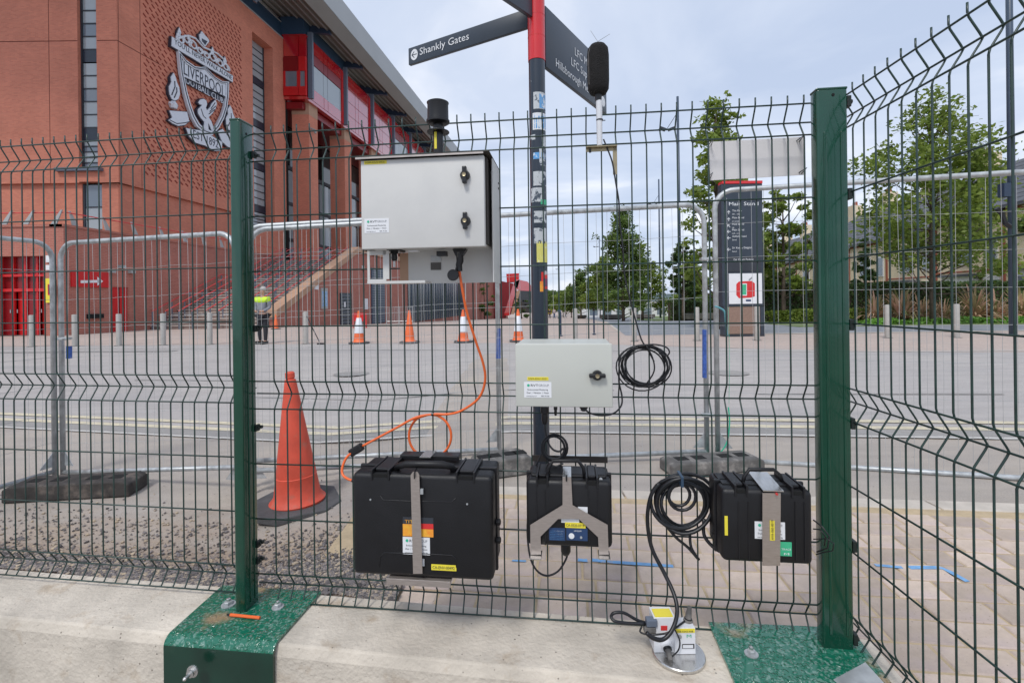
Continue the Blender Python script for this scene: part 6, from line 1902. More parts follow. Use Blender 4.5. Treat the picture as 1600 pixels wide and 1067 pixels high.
# bottom bracket with cut-outs
zb0 = L3(640, 441, .19).z
for (x0_, x1_, z0_, z1_) in ((X0 + .0, X0 + .008, zb0, Z0), (X0 + .008, X0 + .062, zb0, zb0 + .012), (X0 + .008, X0 + .062, Z0 - .014, Z0), (X0 + .052, X0 + .072, zb0 + .012, Z0 - .0)):
    plate_(bx, 'bracket_frame', x0_, x1_, z0_, z1_, .165, .168, M['box'])
plate_(bx, 'bracket_lip', X0, X0 + .19, zb0 - .002, zb0 + .006, .1, .17, M['box'])
a, b = L3(638, 438, .06), L3(764, 396, .06)
bk = plate_(bx, 'back_sheet', a.x, X1 + .014, zb0, Z0 + .02, .055, .058, M['box'])
plate_(bx, 'back_sheet_edge', a.x - .03, a.x, zb0 + .01, Z0, .055, .058, M['stone'])
pxbox(bx, 'rating_plate', 673, 689, 399, 408, .060, .061, M['galv'], bk); pxbox(bx, 'rating_plate', 673, 689, 410, 422, .060, .061, M['footgrey'], bk)
# glands and plug
def gland(t, px, py0, py1, d, r, name='cable_gland', mat=None):
    c = L3(px, py0, d); e = L3(px, py1, d); h = c.z - e.z
    g = G(); g.lathe([(r, 0), (r, -h * .35), (r * .72, -h * .40), (r * .8, -h * .75), (r * .55, -h)], c, 12); return t.part(g, name, mat or M['black'], smooth='auto')
gland(bx, 616, 390, 408, .12, .013)
g = G(); c = L3(616, 406, .12); g.tube([c, c - Vector((0, 0, .024))], .004, 8); bx.part(g, 'inlet_spigot', M['white'])
plate_(bx, 'gland_flange', c.x - .014, c.x + .028, Z0 + .0, Z0 + .006, .09, .15, M['black'])
pxbox(bx, 'plug_block', 682, 696, 392, 400, .10, .13, M['black'])
c = L3(717, 391, .13)
g = G(); g.prism([(-.022, .004), (.024, .004), (.010, -.018), (-.012, -.018)], c, HX, HZ, (0, .03, 0)); bx.part(g, 'socket', M['black'], bevel=.002)
g = G(); g.tube([c + Vector((0, .01, -.01)), c + Vector((.001, .01, -.035)), L3(717, 414, .12), L3(718, 424, .12)], .0125, 12, r1=.010); bx.part(g, 'plug', M['black'], smooth='auto')
plate_(bx, 'plug_label', c.x - .006, c.x + .002, c.z - .026, c.z - .006, .1305, .1315, M['footgrey'])
e1 = L3(708, 430, .135); g = G(); g.lathe([(.0185, -.006), (.0185, .006)], e1, 20, Matrix.Rotation(math.pi / 2, 3, 'X')); bx.part(g, 'socket_cap', M['black'], bevel=.002)
g = G(); g.tube([L3(712, 424, .13), L3(714, 416, .13), L3(716, 402, .13)], .003, 6); bx.part(g, 'cap_strap', M['black'])
g = G(); g.box(L3(641, 390, .15).x, L3(656, 390, .15).x, -.17, -.15, Z0 - .006, Z0 - .002); bx.part(g, 'cable_tie', M['white'])
knob(bx, L3(727, 275, D1) , door); knob(bx, L3(728, 346, D1), door)
firm_label(bx, 569.5, 607.5, 341, 364.5, D1, door)
yellow_tag(bx, 569, 604, 250.5, 257.5, D1, door, 'SGM-ENV-0431')
# dust inlet
p0 = L3(685, 240, .10)
inl = T('dust_inlet', 'round black louvred dust inlet on a post above the big grey cabinet', 'inlet', (p0.x, p0.y, Z1 + .01), FM)
k = 1.60 / 765
zt_ = [L3(685, y, .10).z for y in (235, 207, 196, 188, 161)]
g = G(); g.lathe([(.0165, zt_[0] - .02), (.0165, zt_[1]), (.015, zt_[3])], (p0.x, p0.y, 0), 16); inl.part(g, 'stem', M['black'], smooth='auto')
g = G(); g.lathe([(.036, zt_[1] - .002), (.037, zt_[1]), (.036, zt_[1] + .002)], (p0.x, p0.y, 0), 28); inl.part(g, 'lower_flange', M['caselit'], smooth='auto')
g = G(); g.lathe([(.016, zt_[2] + .002), (.030, zt_[2] + .003), (.0375, zt_[2] + .008), (.038, zt_[3] - .002), (.0345, zt_[3] + .000), (.034, zt_[4] - .006), (.036, zt_[4] - .002), (.036, zt_[4]), (.030, zt_[4] + .003)], (p0.x, p0.y, 0), 28); inl.part(g, 'louvre_cup', M['caselit'], smooth='auto')
g = G(); g.box(p0.x - .0085 + .0, p0.x - .0005, p0.y - .0175, p0.y - .0160, zt_[0], zt_[1] - .004); inl.part(g, 'stem_tag', M['yellow'])
# --- small enclosure
a, b = L3(806, 635, D1), L3(956.5, 537, D1)
sb = T('small_cabinet', 'small pale grey-green noise meter cabinet in front of the fingerpost', 'cabinet', (a.x, -.02, a.z), FM)
X0s, X1s, Z0s, Z1s = a.x, b.x, a.z, b.z
plate_(sb, 'housing', X0s + .003, X1s - .003, Z0s + .004, Z1s - .001, .012, .193, M['boxlight'], bevel=.003)
dors = plate_(sb, 'door', X0s, X1s, Z0s, Z1s, .196, D1, M['boxlight'], bevel=.003, seg=3, smooth=True)
knob(sb, L3(933, 586, D1), dors, horiz=True)
firm_label(sb, 819, 861.5, 597, 621, D1, dors); yellow_tag(sb, 824, 857, 589, 594, D1, dors, 'SGM-ENV-0201')
gland(sb, 912, 635, 642, .12, .013); gland(sb, 868, 635, 649, .12, .006)
gland(sb, 851, 635, 662, .05, .014)
# --- black cases
def case(name, label, px0, px1, pyt, pyb, d1, dep, ztop_extra, lat, handle, group=None):
    a, b = L3(px0, pyb, d1), L3(px1, pyt, d1)
    t = T(name, label, 'equipment case', (a.x, -d1 + dep, a.z), FM)
    x0, x1, z0, z1 = a.x, b.x, a.z, b.z
    lid = plate_(t, 'lid', x0, x1, z0, z1, d1 - dep * .42, d1, M['case'], bevel=.014, seg=3, smooth=True)
    plate_(t, 'seal_rim', x0 - .004, x1 + .004, z0 - .004, z1 + .004, d1 - dep * .50, d1 - dep * .42, M['caselit'], bevel=.003)
    plate_(t, 'shell', x0 + .002, x1 - .002, z0 + .002, z1 - .002, d1 - dep, d1 - dep * .50, M['case'], bevel=.012, seg=3, smooth=True)
    return t, x0, x1, z0, z1, lid
def latch(t, xc, w, z1, d1, dep, lid):
    s = 1
    g = G(); g.box(xc - w / 2, xc + w / 2, -d1 + .018, -d1 + dep * .78, z1 + .001, z1 + .011); l_ = t.part(g, 'latch', M['caselit'], bevel=.003)
    g = G()
    for sx in (-1, 1): g.box(xc + sx * (w / 2 + .004) - .003, xc + sx * (w / 2 + .004) + .003, -d1 - .003, -d1 + dep * .8, z1 - .020, z1 + .013)
    t.part(g, 'latch_cheek', M['caselit'], under=l_, bevel=.0015)
    g = G(); g.box(xc - w / 2, xc + w / 2, -d1 - .0005, -d1 + .012, z1 - .012, z1 - .001); t.part(g, 'latch_hook', M['hole'], under=l_)
# large
dL = .20
t, x0, x1, z0, z1, lid = case('large_case', 'largest black equipment case strapped left of the fingerpost', 552, 769, 745, 897, dL, .17, 0, 0, 0)
big = t
for px in (594, 727): latch(t, L3(px, 740, dL).x, .046, z1, dL, .17, lid)
g = G()
for px0_, px1_, py in ((594, 715, 780),):
    g.tube([L3(594, 774, dL + .0), L3(599, 781, dL + .0), L3(650, 783, dL), L3(706, 784, dL), L3(713, 777, dL)], .0016, 6)
t.part(g, 'moulded_rib', M['caselit'], under=lid, smooth=True); g = G()
g.tube([L3(593, 884, dL), L3(594, 869, dL), L3(600, 863, dL), L3(650, 864, dL), L3(706, 867, dL), L3(712, 872, dL), L3(713, 886, dL)], .0016, 6)
t.part(g, 'moulded_rib', M['caselit'], under=lid, smooth=True)
g = G(); g.tube([L3(617, 737, .15), L3(622, 728, .17), L3(635, 724.5, .19), L3(690, 725, .19), L3(706, 729, .17), L3(711, 739, .15)], .0105, 12); t.part(g, 'handle', M['case'], smooth='auto')
g = G(); g.box(L3(627, 715, .06).x, L3(718, 715, .06).x, -.075, -.03, z1 + .003, z1 + .020); t.part(g, 'top_plate', M['caselit'], bevel=.003)
g = G(); g.box(L3(661, 715, .06).x, L3(678, 715, .06).x, -.10, -.028, z1 + .02, z1 + .0225); t.part(g, 'top_strap', M['steelbright'])
for px in (579, 730): c = L3(px, 780 if px < 600 else 787, dL); g = G(); g.lathe([(.003, 0), (.003, .002)], c, 8, Matrix.Rotation(math.pi / 2, 3, 'X')); t.part(g, 'rivet', M['galv'], under=lid)
for py in (815, 843):
    c = L3(771, py, .14); g = G(); g.lathe([(.010, 0), (.010, .012), (.006, .014)], (x1 + .002, -.14, c.z), 14, Matrix.Rotation(math.pi / 2, 3, 'Y')); t.part(g, 'hinge_boss', M['case'])
g = G()
for px in (572, 590, 722, 742): c = L3(px, 897, .15); g.prism([(-.008, .004), (.008, .004), (-.002, -.016)], (c.x, -.15, z0), HX, HZ, (0, .04, 0))
t.part(g, 'foot', M['case'])
sk = pxbox(t, 'maker_sticker', 629.5, 677, 809, 818.5, dL, dL + .0006, M['ink'], lid); pxbox(t, 'sticker_band', 629.5, 677, 820, 837, dL, dL + .0007, M['storange'], lid); pxbox(t, 'sticker_band', 655, 677, 818.5, 826, dL, dL + .0009, M['stred'], lid)
c = L3(632.5, 816.5, dL + .001); t.text('TITAN', c, HX, HZ, .052, .010, M['storange'], under=lid)
firm_label(t, 629.5, 671.5, 840, 865, dL, lid); yellow_tag(t, 674, 713, 883, 890, dL, lid, 'CA-ENV-00492')
pxbox(t, 'small_label', 657, 663, 873, 884, dL, dL + .0006, M['white'], lid)
def strap(name, label, outline_px, d, th=.003, extra=None, mat='steel', top=None, foot=None, base=None, group='brushed steel brackets holding the cases'):
    pts = [L3(x, y, d) for x, y in outline_px]
    o0 = base or min(pts, key=lambda p: p.z)
    t = T(name, label, 'bracket', (o0.x, -d, o0.z), FM, group=group)
    g = G(); n = len(pts)
    g.add(pts + [p + Vector((0, th, 0)) for p in pts], [tuple(range(n)), tuple(reversed(range(n, 2 * n)))] + [(i, i + n, (i + 1) % n + n, (i + 1) % n) for i in range(n)])
    t.part(g, 'strap', M[mat], bevel=0)
    return t
s1 = strap('steel_bracket', 'straight steel strap bracket down the front of the largest case', [(641.5, 742), (645, 737), (652, 737), (655, 742), (660, 896), (645.5, 896)], dL + .012)
g = G(); a, b = L3(604, 896, dL + .012), L3(704, 896, dL + .012)
g.add([(a.x, -dL - .012, z0 - .003), (b.x, -dL - .012, z0 - .003), (b.x - .01, -.05, z0 - .003), (a.x + .01, -.05, z0 - .003), (a.x, -dL - .012, z0 - .006), (b.x, -dL - .012, z0 - .006), (b.x - .01, -.05, z0 - .006), (a.x + .01, -.05, z0 - .006)], [(0, 1, 2, 3), (7, 6, 5, 4), (0, 4, 5, 1), (1, 5, 6, 2), (2, 6, 7, 3), (3, 7, 4, 0)])
s1.part(g, 'shelf', M['steel'])
g = G(); aa, bb = L3(604, 912, dL + .012), L3(704, 894, dL + .012); g.box(aa.x, bb.x, -dL - .0145, -dL - .012, aa.z, z0 + .002); s1.part(g, 'shelf_lip', M['steel'], bevel=.001)
c = L3(648, 741, dL + .014); g = G(); g.tube([c + Vector((0, -.004, -.012)), c + Vector((0, -.004, .006)), c + Vector((.001, .02, .014))], .002, 6); s1.part(g, 'cable_tie', M['black'])
c = L3(658, 768, dL + .013); g = G(); g.box(c.x - .003, c.x + .006, c.y, c.y + .006, c.z - .008, c.z + .008); s1.part(g, 'strap_clip', M['galv'])
# medium
dM = .19
t, x0, x1, z0, z1, lid = case('medium_case', 'black equipment case with Y shaped steel bracket below the small cabinet', 823, 956, 753, 852, dM, .15, 0, 0, 0)
med = t
for px in (847, 925): latch(t, L3(px, 750, dM).x, .024, z1, dM, .15, lid)
for px in (833, 938): c = L3(px, 745, .15); g = G(); g.lathe([(.0055, 0), (.0055, .003), (.002, .004)], c + Vector((0, -.02, 0)), 10, Matrix.Rotation(math.pi / 2, 3, 'X')); t.part(g, 'screw', M['galv'])
plate_(t, 'top_face', x0 + .012, x1 - .012, z1 - .004, z1 + .008, .08, .158, M['case'], bevel=.006)
plate_(t, 'back_mount', x0 + .008, x1 + .0, z1 + .004, z1 + .024, .028, .031, M['gasket'])
g = G(); g.tube([L3(855, 756, .16), L3(857, 731, .16), L3(864, 719.5, .16), L3(903, 719.5, .16), L3(912, 731, .16), L3(914, 754, .16)], .0058, 10); t.part(g, 'handle', M['case'], smooth=True)
g = G()
for px0_, px1_ in ((838, 852), (920, 935)):
    a_, b_ = L3(px0_, 850, dM), L3(px1_, 765, dM); g.box(a_.x, a_.x + .003, -dM - .002, -dM + .004, a_.z, b_.z); t.part(g, 'moulded_rib', M['caselit'], under=lid); g = G(); g.box(b_.x - .003, b_.x, -dM - .002, -dM + .004, a_.z, b_.z)
t.part(g, 'moulded_rib', M['caselit'], under=lid)
pxbox(t, 'paper_label', 903, 918, 792, 808, dM, dM + .0006, M['white'], lid)
yellow_tag(t, 883, 915, 817, 824, dM + .001, lid, 'CA-0320-0719'); pxbox(t, 'white_label', 877, 905, 811, 816, dM, dM + .0006, M['inkwhite'], lid)
n1_ = pxbox(t, 'info_sticker', 858, 883, 825, 843.5, dM, dM + .0006, M['stnavy'], lid); n2_ = pxbox(t, 'info_sticker', 885, 918, 825, 843.5, dM, dM + .0006, M['stnavy'], lid)
for q in range(6):
    c = L3(860, 829 + q * 2.6, dM + .001); t.text('monitor unit notice', c, HX, HZ, .039, .0018, M['stblue'], under=lid)
c = L3(897, 829.8, dM + .001); t.text('LEQ20', c, HX, HZ, .022, .004, M['inkwhite'], under=lid)
g = G(); g.lathe([(.0085, 0), (.0085, .0008)], L3(893, 837, dM + .0006), 18, Matrix.Rotation(math.pi / 2, 3, 'X')); t.part(g, 'sticker_emblem', M['inkwhite'], under=lid)
g = G(); g.lathe([(.0035, 0), (.0035, .003)], L3(908, 839, dM + .0006), 12, Matrix.Rotation(math.pi / 2, 3, 'X')); t.part(g, 'indicator', M['galv'], under=lid)
c = L3(884, 853, .12); g = G(); g.lathe([(.0155, .006), (.0155, -.016), (.010, -.026), (.004, -.030)], c, 14); t.part(g, 'bottom_socket', M['black'], smooth='auto')
s2 = strap('steel_bracket', 'Y shaped steel bracket across the medium black case', [(879, 746), (892.5, 746), (894.5, 789), (949.5, 820), (951, 866), (936, 866), (934.5, 839), (904.5, 810.5), (872, 810.5), (844.5, 838), (845.5, 866), (829, 866), (828.5, 820), (879, 789)], dM + .010)
for px0_, px1_ in ((829, 845.5), (935.5, 952)):
    a_, b_ = L3(px0_, 866, dM + .010), L3(px1_, 866, dM + .010); g = G(); g.box(a_.x - .001, b_.x + .002, -dM - .030, -dM + .02, a_.z - .0045, a_.z - .0015); s2.part(g, 'foot', M['steelbright'])
a_, b_ = L3(879, 746, dM + .01), L3(892.5, 746, dM + .01); g = G(); g.box(a_.x, b_.x, -dM - .010, -.028, a_.z, a_.z + .003); 
g2 = G(); zt2 = L3(885, 730, .10).z
g.v = []; g.f = []
g.hexa([(a_.x, -dM - .010, a_.z), (b_.x, -dM - .010, a_.z), (b_.x, -.10, zt2), (a_.x, -.10, zt2), (a_.x, -dM - .010, a_.z + .003), (b_.x, -dM - .010, a_.z + .003), (b_.x, -.10, zt2 + .003), (a_.x, -.10, zt2 + .003)])
s2.part(g, 'top_flange', M['steelbright'])
g = G(); c = L3(885, 743, dM + .014); g.box(c.x - .002, c.x + .002, c.y - .003, c.y + .01, c.z - .016, c.z - .001); s2.part(g, 'slot', M['hole'])
# right case
dR_ = .185
t, x0, x1, z0, z1, lid = case('right_case', 'scuffed black case with yellow and green stickers beside the right post', 1129, 1270, 768, 877, dR_, .15, 0, 0, 0)
rc = t
for px in (1158, 1247): latch(t, L3(px, 762, dR_).x, .024, z1, dR_, .15, lid)
plate_(t, 'top_face', x0 + .012, x1 - .012, z1 - .004, z1 + .004, .06, .15, M['case'], bevel=.002)
g = G(); g.tube([L3(1160, 756, .15), L3(1163, 744, .15), L3(1171, 733, .15), L3(1209, 733.5, .15), L3(1219, 742, .15), L3(1222, 752, .15)], .0055, 10); t.part(g, 'handle', M['case'], smooth=True)
g = G()
for px0_, px1_ in ((1154, 1170), (1243, 1258)):
    a_, b_ = L3(px0_, 875, dR_), L3(px1_, 784, dR_); g.box(a_.x, a_.x + .003, -dR_ - .002, -dR_ + .004, a_.z, b_.z); g.box(b_.x - .003, b_.x, -dR_ - .002, -dR_ + .004, a_.z, b_.z)
t.part(g, 'moulded_rib', M['caselit'], under=lid)
firm_label(t, 1179.5, 1226.5, 816, 841, dR_, lid)
yellow_tag(t, 1132.5, 1137, 806, 836, dR_, lid, '')if False else pxbox(t, 'asset_tag', 1132.5, 1137, 806, 836, dR_, dR_ + .0008, M['yellow'], lid)
pxbox(t, 'green_sticker', 1219, 1237, 847, 868, dR_, dR_ + .0008, M['stgreen'], lid)
c = L3(1221, 859, dR_ + .001); t.text('TRACE', c, HX, HZ, .026, .0055, M['inkwhite'], under=lid); c = L3(1225, 866.5, dR_ + .001); t.text('M', c, HX, HZ, .014, .006, M['inkwhite'], under=lid)
g = G(); g.tube([L3(1123, 825, .10), L3(1115, 822, .10), L3(1112, 832, .10), L3(1120, 838, .10)], .0022, 6); g.box(L3(1118, 830, .1).x, L3(1128, 830, .1).x, -.12, -.08, L3(1118, 842, .1).z, L3(1118, 828, .1).z); t.part(g, 'side_clasp', M['black'])
g = G()
g.tube([L3(1271, 812, .10), L3(1285, 823, .13), L3(1296, 838, .14), L3(1293, 856, .14), L3(1276, 862, .12)], .0022, 6)
g.tube([L3(1271, 826, .10), L3(1282, 827, .13), L3(1290, 838, .14), L3(1288, 852, .13)], .0022, 6)
g.tube([L3(1271, 842, .10), L3(1292, 841, .14), L3(1303, 849, .15), L3(1301, 860, .15), L3(1285, 863, .13), L3(1275, 866, .12)], .0018, 6)
t.part(g, 'loose_lead', M['cable'], smooth=True)
s3 = strap('steel_bracket', 'wide steel strap bracket with yellow tag on the right case', [(1191.5, 770), (1220, 770), (1219, 883.5), (1191.5, 883.5)], dR_ + .010)
a_, b_ = L3(1191.5, 771, dR_ + .010), L3(1222, 771, dR_ + .010)
p_, q_ = L3(1169, 743, .08), L3(1199, 744, .08); p_.z = q_.z = z1 + .014; a_.z = b_.z = z1 + .002
g = G(); g.add([a_ + Vector((0, -.004, 0)), b_ + Vector((.003, -.004, 0)), q_, p_, a_ + Vector((0, -.004, .003)), b_ + Vector((.003, -.004, .003)), q_ + Vector((0, 0, .003)), p_ + Vector((0, 0, .003))], [(0, 3, 2, 1), (4, 5, 6, 7), (0, 1, 5, 4), (1, 2, 6, 5), (2, 3, 7, 6), (3, 0, 4, 7)])
s3.part(g, 'top_flange', M['steelbright'])
k_ = plate_(s3, 'asset_tag', L3(1203, 828, dR_ + .011).x, L3(1210.5, 828, dR_ + .011).x, L3(1206, 844, dR_ + .011).z, L3(1206, 813, dR_ + .011).z, dR_ + .0105, dR_ + .0113, M['yellow'])
c = L3(1209, 843, dR_ + .0118); s3.text('AVA-060-0019', c, HZ, (-1, 0, 0), .056, .007, M['ink'], under=k_)
c = L3(1213, 771, dR_ + .016); g = G(); g.lathe([(.0035, 0), (.0035, .005)], c, 8, Matrix.Rotation(math.pi / 2, 3, 'X')); s3.part(g, 'screw', M['redrail'])
s3.e['group'] = s1.e['group']
# --- cables
def cable(name, label, pts, r, mat, n=8, cat='cable', closed=False, group=None, smooth_n=4):
    """Catmull-Rom through the points"""
    P_ = [Vector(p) for p in pts]; out_ = []
    m = len(P_)
    for i in range(m - 1):
        p0, p1, p2, p3 = P_[max(i - 1, 0)], P_[i], P_[i + 1], P_[min(i + 2, m - 1)]
        for q in range(smooth_n):
            t = q / smooth_n
            out_.append(.5 * ((2 * p1) + (-p0 + p2) * t + (2 * p0 - 5 * p1 + 4 * p2 - p3) * t * t + (-p0 + 3 * p1 - 3 * p2 + p3) * t ** 3))
    out_.append(P_[-1])
    g = G(); g.tube(out_, r, n); return g
def Lp(lst): return [L3(*p) for p in lst]
def cable_thing(name, label, cat='cable', at=None):
    return T(name, label, cat, at, FM)
oc = Lp([(717.5, 422, .12), (722, 450, .12), (730, 490, .10), (744, 535, .07), (755, 568, .05), (758, 595, .04), (748, 622, .03), (722, 641, .02), (700, 647, .014), (678, 647, .012), (650, 652, .02), (620, 668, .03), (590, 684, .045), (566, 697, .06)])
t = cable_thing('orange_cable', 'orange power cable looping down from the big cabinet to the largest case', at=oc[-1])
t.part(cable('', '', oc, .0043, None), 'upper_run', M['orange'], smooth=True)
lp = [L3(672 + 33 * math.cos(a_), 680 + 34 * math.sin(a_), .012 + .012 * (i % 2 == 0)) for i, a_ in enumerate([math.radians(d) for d in range(-80, 271, 18)])]
t.part(cable('', '', Lp([(700, 647, .014)]) + [L3(678, 648, .008)] + [L3(672 + 33 * math.cos(math.radians(d)), 681 + 34 * math.sin(math.radians(d)), .006) for d in list(range(-70, 260, 22))] + Lp([(668, 648, .012), (645, 655, .02)]), .0043, None), 'loop', M['orange'], smooth=True)
t.part(cable('', '', Lp([(554, 704, .07), (542, 714, .08), (535, 730, .09), (536, 742, .10), (546, 749, .11), (556, 751, .11)]), .0043, None), 'lower_run', M['orange'], smooth=True)
a_, b_ = L3(548, 708, .065), L3(566, 697, .065); d_ = (b_ - a_).normalized()
ang = math.atan2(d_.z, d_.x)
g = G(); g.obox((a_ + b_) / 2, ((b_ - a_).length, .026, .027), Matrix.Rotation(-ang, 3, 'Y')); t.part(g, 'connector_block', M['case'], bevel=.005)
g = G(); c = L3(676, 647, .012); g.lathe([(.0065, -.004), (.0065, .004)], c, 10, Matrix.Rotation(math.pi / 2, 3, 'Y')); g.tube([c, c + Vector((.006, -.004, .01))], .0012, 4); t.part(g, 'cable_tie', M['black'])
g = G(); c = L3(550, 750, .11); g.tube([c, c + Vector((.016, 0, -.002))], .006, 8); t.part(g, 'strain_relief', M['black'])
# microphone
mb = L3(936, 228, .01)
mc = T('microphone', 'black foam covered outdoor microphone on a pale pole with bird spikes', 'microphone', (mb.x, mb.y, mb.z), FM)
zt_ = {y: L3(936, y, .01).z for y in (68, 71, 78, 140, 147, 155, 158, 228)}
r_ = 17 * 1.63 / 765
g = G(); pr_ = [(.004, zt_[147] - .002), (r_ * .72, zt_[147]), (r_ * .95, zt_[140]), (r_ * 1.0, zt_[140] + .03), (r_ * 1.0, zt_[78] - .02), (r_ * .93, zt_[78] + .002), (r_ * .68, zt_[71] - .001), (r_ * .3, zt_[68] - .002), (.002, zt_[68])]
g.lathe(pr_, (mb.x, mb.y, 0), 26); fo = mc.part(g, 'windshield', M['foam'], smooth=True)
g = G(); g.tube([(mb.x - r_ * .86, mb.y - r_ * .5, zt_[140] + .01), (mb.x - r_ * .88, mb.y - r_ * .52, zt_[78] - .02), (mb.x - r_ * .7, mb.y - r_ * .55, zt_[78] + .004)], .0012, 5); mc.part(g, 'windshield_seam', M['footgrey'], under=fo)
g = G(); g.lathe([(.0105, zt_[158]), (.0115, zt_[147] - .002)], (mb.x, mb.y, 0), 14); mc.part(g, 'collar', M['black'])
g = G(); g.lathe([(.009, zt_[228]), (.0105, zt_[158] - .01), (.0105, zt_[158])], (mb.x + .002, mb.y, 0), 14); mc.part(g, 'pole', M['conew'], smooth='auto')
g = G(); g.lathe([(.0115, 0), (.0115, .004)], (mb.x + .003, mb.y, L3(936, 189, .01).z), 12); g.tube([(mb.x, mb.y, L3(936, 189, .01).z), (mb.x + .022, mb.y, L3(936, 189, .01).z)], .0016, 5); mc.part(g, 'pole_tie', M['black'])
top_ = Vector((mb.x, mb.y, zt_[68]))
for q in ((.040, .0, .022), (-.023, .004, .040), (.006, -.01, -.002)):
    g = G(); g.tube([top_ + Vector((0, 0, -.004)), top_ + Vector((0, 0, .006)), top_ + Vector((0, 0, .006)) + Vector(q)], .0008, 4); mc.part(g, 'bird_spike', M['galv'])
br = T('angle_bracket', 'tarnished steel angle bracket holding the microphone pole', 'bracket', tuple(L3(961, 274, .01)), FM)
a_, b_ = L3(916, 232, .01), L3(964, 227, .01)
g = G(); g.box(a_.x, b_.x, -.022, -.006, a_.z, a_.z + .003); g.box(a_.x, b_.x, -.009, -.006, a_.z - .012, a_.z + .0); br.part(g, 'arm', M['brass'])
a_, b_ = L3(958, 273, .01), L3(964, 227, .01); g = G(); g.box(a_.x, b_.x, -.009, -.006, a_.z, b_.z - .004); br.part(g, 'upright', M['brass'])
g = G(); c = L3(922, 235, .01); g.lathe([(.004, -.008), (.004, .004)], c, 8); br.part(g, 'wing_bolt', M['black'])
# black cable down from the microphone and its coil
mcb = Lp([(943, 218, .01), (950, 235, .012), (957, 255, .014), (962, 285, .018), (967, 315, .014), (968, 345, .010), (973, 385, .012), (976, 430, .012), (985, 470, .014), (993, 500, .016), (1002, 530, .02), (1012, 546, .024), (1022, 565, .024)])
t = cable_thing('microphone_cable', 'thin black cable hanging from the microphone to a neat round coil', at=L3(1008, 616, .02))
t.part(cable('', '', mcb, .0026, None), 'hanging_run', M['cable'], smooth=True)
rnd = random.Random(77)
for q in range(9):
    cx, cy = 1006 + rnd.uniform(-4, 7), 573 + rnd.uniform(-4, 3); rr = rnd.uniform(31, 40); e_ = rnd.uniform(.92, 1.02); ph = rnd.uniform(-.3, .3)
    pts = [L3(cx + rr * math.cos(a2) * (1 + .03 * math.sin(2 * a2 + ph)), cy + rr * e_ * .9 * math.sin(a2), .014 + .010 * q / 9 + .004 * math.sin(3 * a2 + q)) for a2 in lin(0, 6.283, 27)[:-1]]
    g = G(); g.tube(pts, .0025, 6, closed=True); t.part(g, 'coil_turn', M['cable'], smooth=True)
t.part(cable('', '', Lp([(996, 541, .03), (1020, 538, .03), (1040, 542, .03), (1046, 550, .03), (1041, 556, .03), (1030, 552, .03)]), .0025, None), 'stray_loop', M['cable'], smooth=True)
t.part(cable('', '', Lp([(1010, 540, .03), (1020, 560, .03), (1022, 580, .03), (1010, 600, .03)]), .0025, None), 'stray_loop', M['cable'], smooth=True)
t.part(cable('', '', Lp([(968, 570, .03), (967, 595, .03), (972, 620, .04), (970, 635, .06), (958, 646, .08), (940, 649, .10), (924, 646, .11), (914, 640, .12)]), .0028, None), 'tail_to_cabinet', M['cable'], smooth=True)
g = G(); c = L3(1030, 549, .035); g.obox(c, (.012, .008, .006), Matrix.Rotation(.5, 3, 'Y')); t.part(g, 'cable_tie', M['black'])
# small coil between small cabinet and medium case
t = cable_thing('short_black_cable', 'small coil of black cable between the small cabinet and the medium case', at=L3(866, 716, .08))
t.part(cable('', '', Lp([(851, 660, .05), (852, 672, .06), (856, 690, .08), (864, 702, .09), (874, 705, .09), (880, 700, .09)]), .0032, None), 'drop', M['cable'], smooth=True)
for q in range(5):
    cx, cy = 866 + rnd.uniform(-2, 2), 698 + rnd.uniform(-2, 2); rr = rnd.uniform(17, 20.5)
    g = G(); g.tube([L3(cx + rr * math.cos(a2), cy + rr * math.sin(a2) * 1.05, .07 + .004 * q) for a2 in lin(0, 6.283, 21)[:-1]], .0032, 6, closed=True); t.part(g, 'coil_turn', M['cable'], smooth=True)
t.part(cable('', '', Lp([(849, 705, .08), (843, 715, .08), (836, 730, .08)]), .0028, None), 'tail', M['cable'], smooth=True)
t.part(cable('', '', Lp([(850, 704, .08), (856, 722, .08), (868, 728, .08), (880, 724, .08)]), .0028, None), 'tail', M['cable'], smooth=True)
# lead under the medium case
t = cable_thing('charging_lead', 'black lead hanging in a loop under the medium black case', at=L3(853, 900, .12))
t.part(cable('', '', Lp([(826, 790, .06), (824, 830, .10), (828, 868, .12), (838, 890, .12), (854, 899, .12), (872, 892, .12), (884, 874, .12), (887, 862, .12)]), .0032, None), 'lead', M['cable'], smooth=True)
# heavy coil left of the right case
t = cable_thing('heavy_black_cable', 'tangled coil of thick black cable left of the right case', at=L3(1065, 870, .05))
for q in range(6):
    cx, cy = 1063 + rnd.uniform(-5, 8), 788 + rnd.uniform(-3, 3); rr = rnd.uniform(36, 47)
    g = G(); g.tube([L3(cx + rr * math.cos(a2) * (1 - .10 * math.sin(a2)), cy + rr * (.98 if q % 2 else .9) * math.sin(a2), .02 + .008 * q + .01 * math.sin(2 * a2 + q)) for a2 in lin(0, 6.283, 27)[:-1]], .0058, 8, closed=True); t.part(g, 'coil_turn', M['cable'], smooth=True)
for cx, cy, rr in ((1061, 773, 17), (1066, 776, 21)):
    g = G(); g.tube([L3(cx + rr * math.cos(a2), cy + rr * math.sin(a2), .05) for a2 in lin(0, 6.283, 21)[:-1]], .0052, 8, closed=True); t.part(g, 'inner_turn', M['cable'], smooth=True)
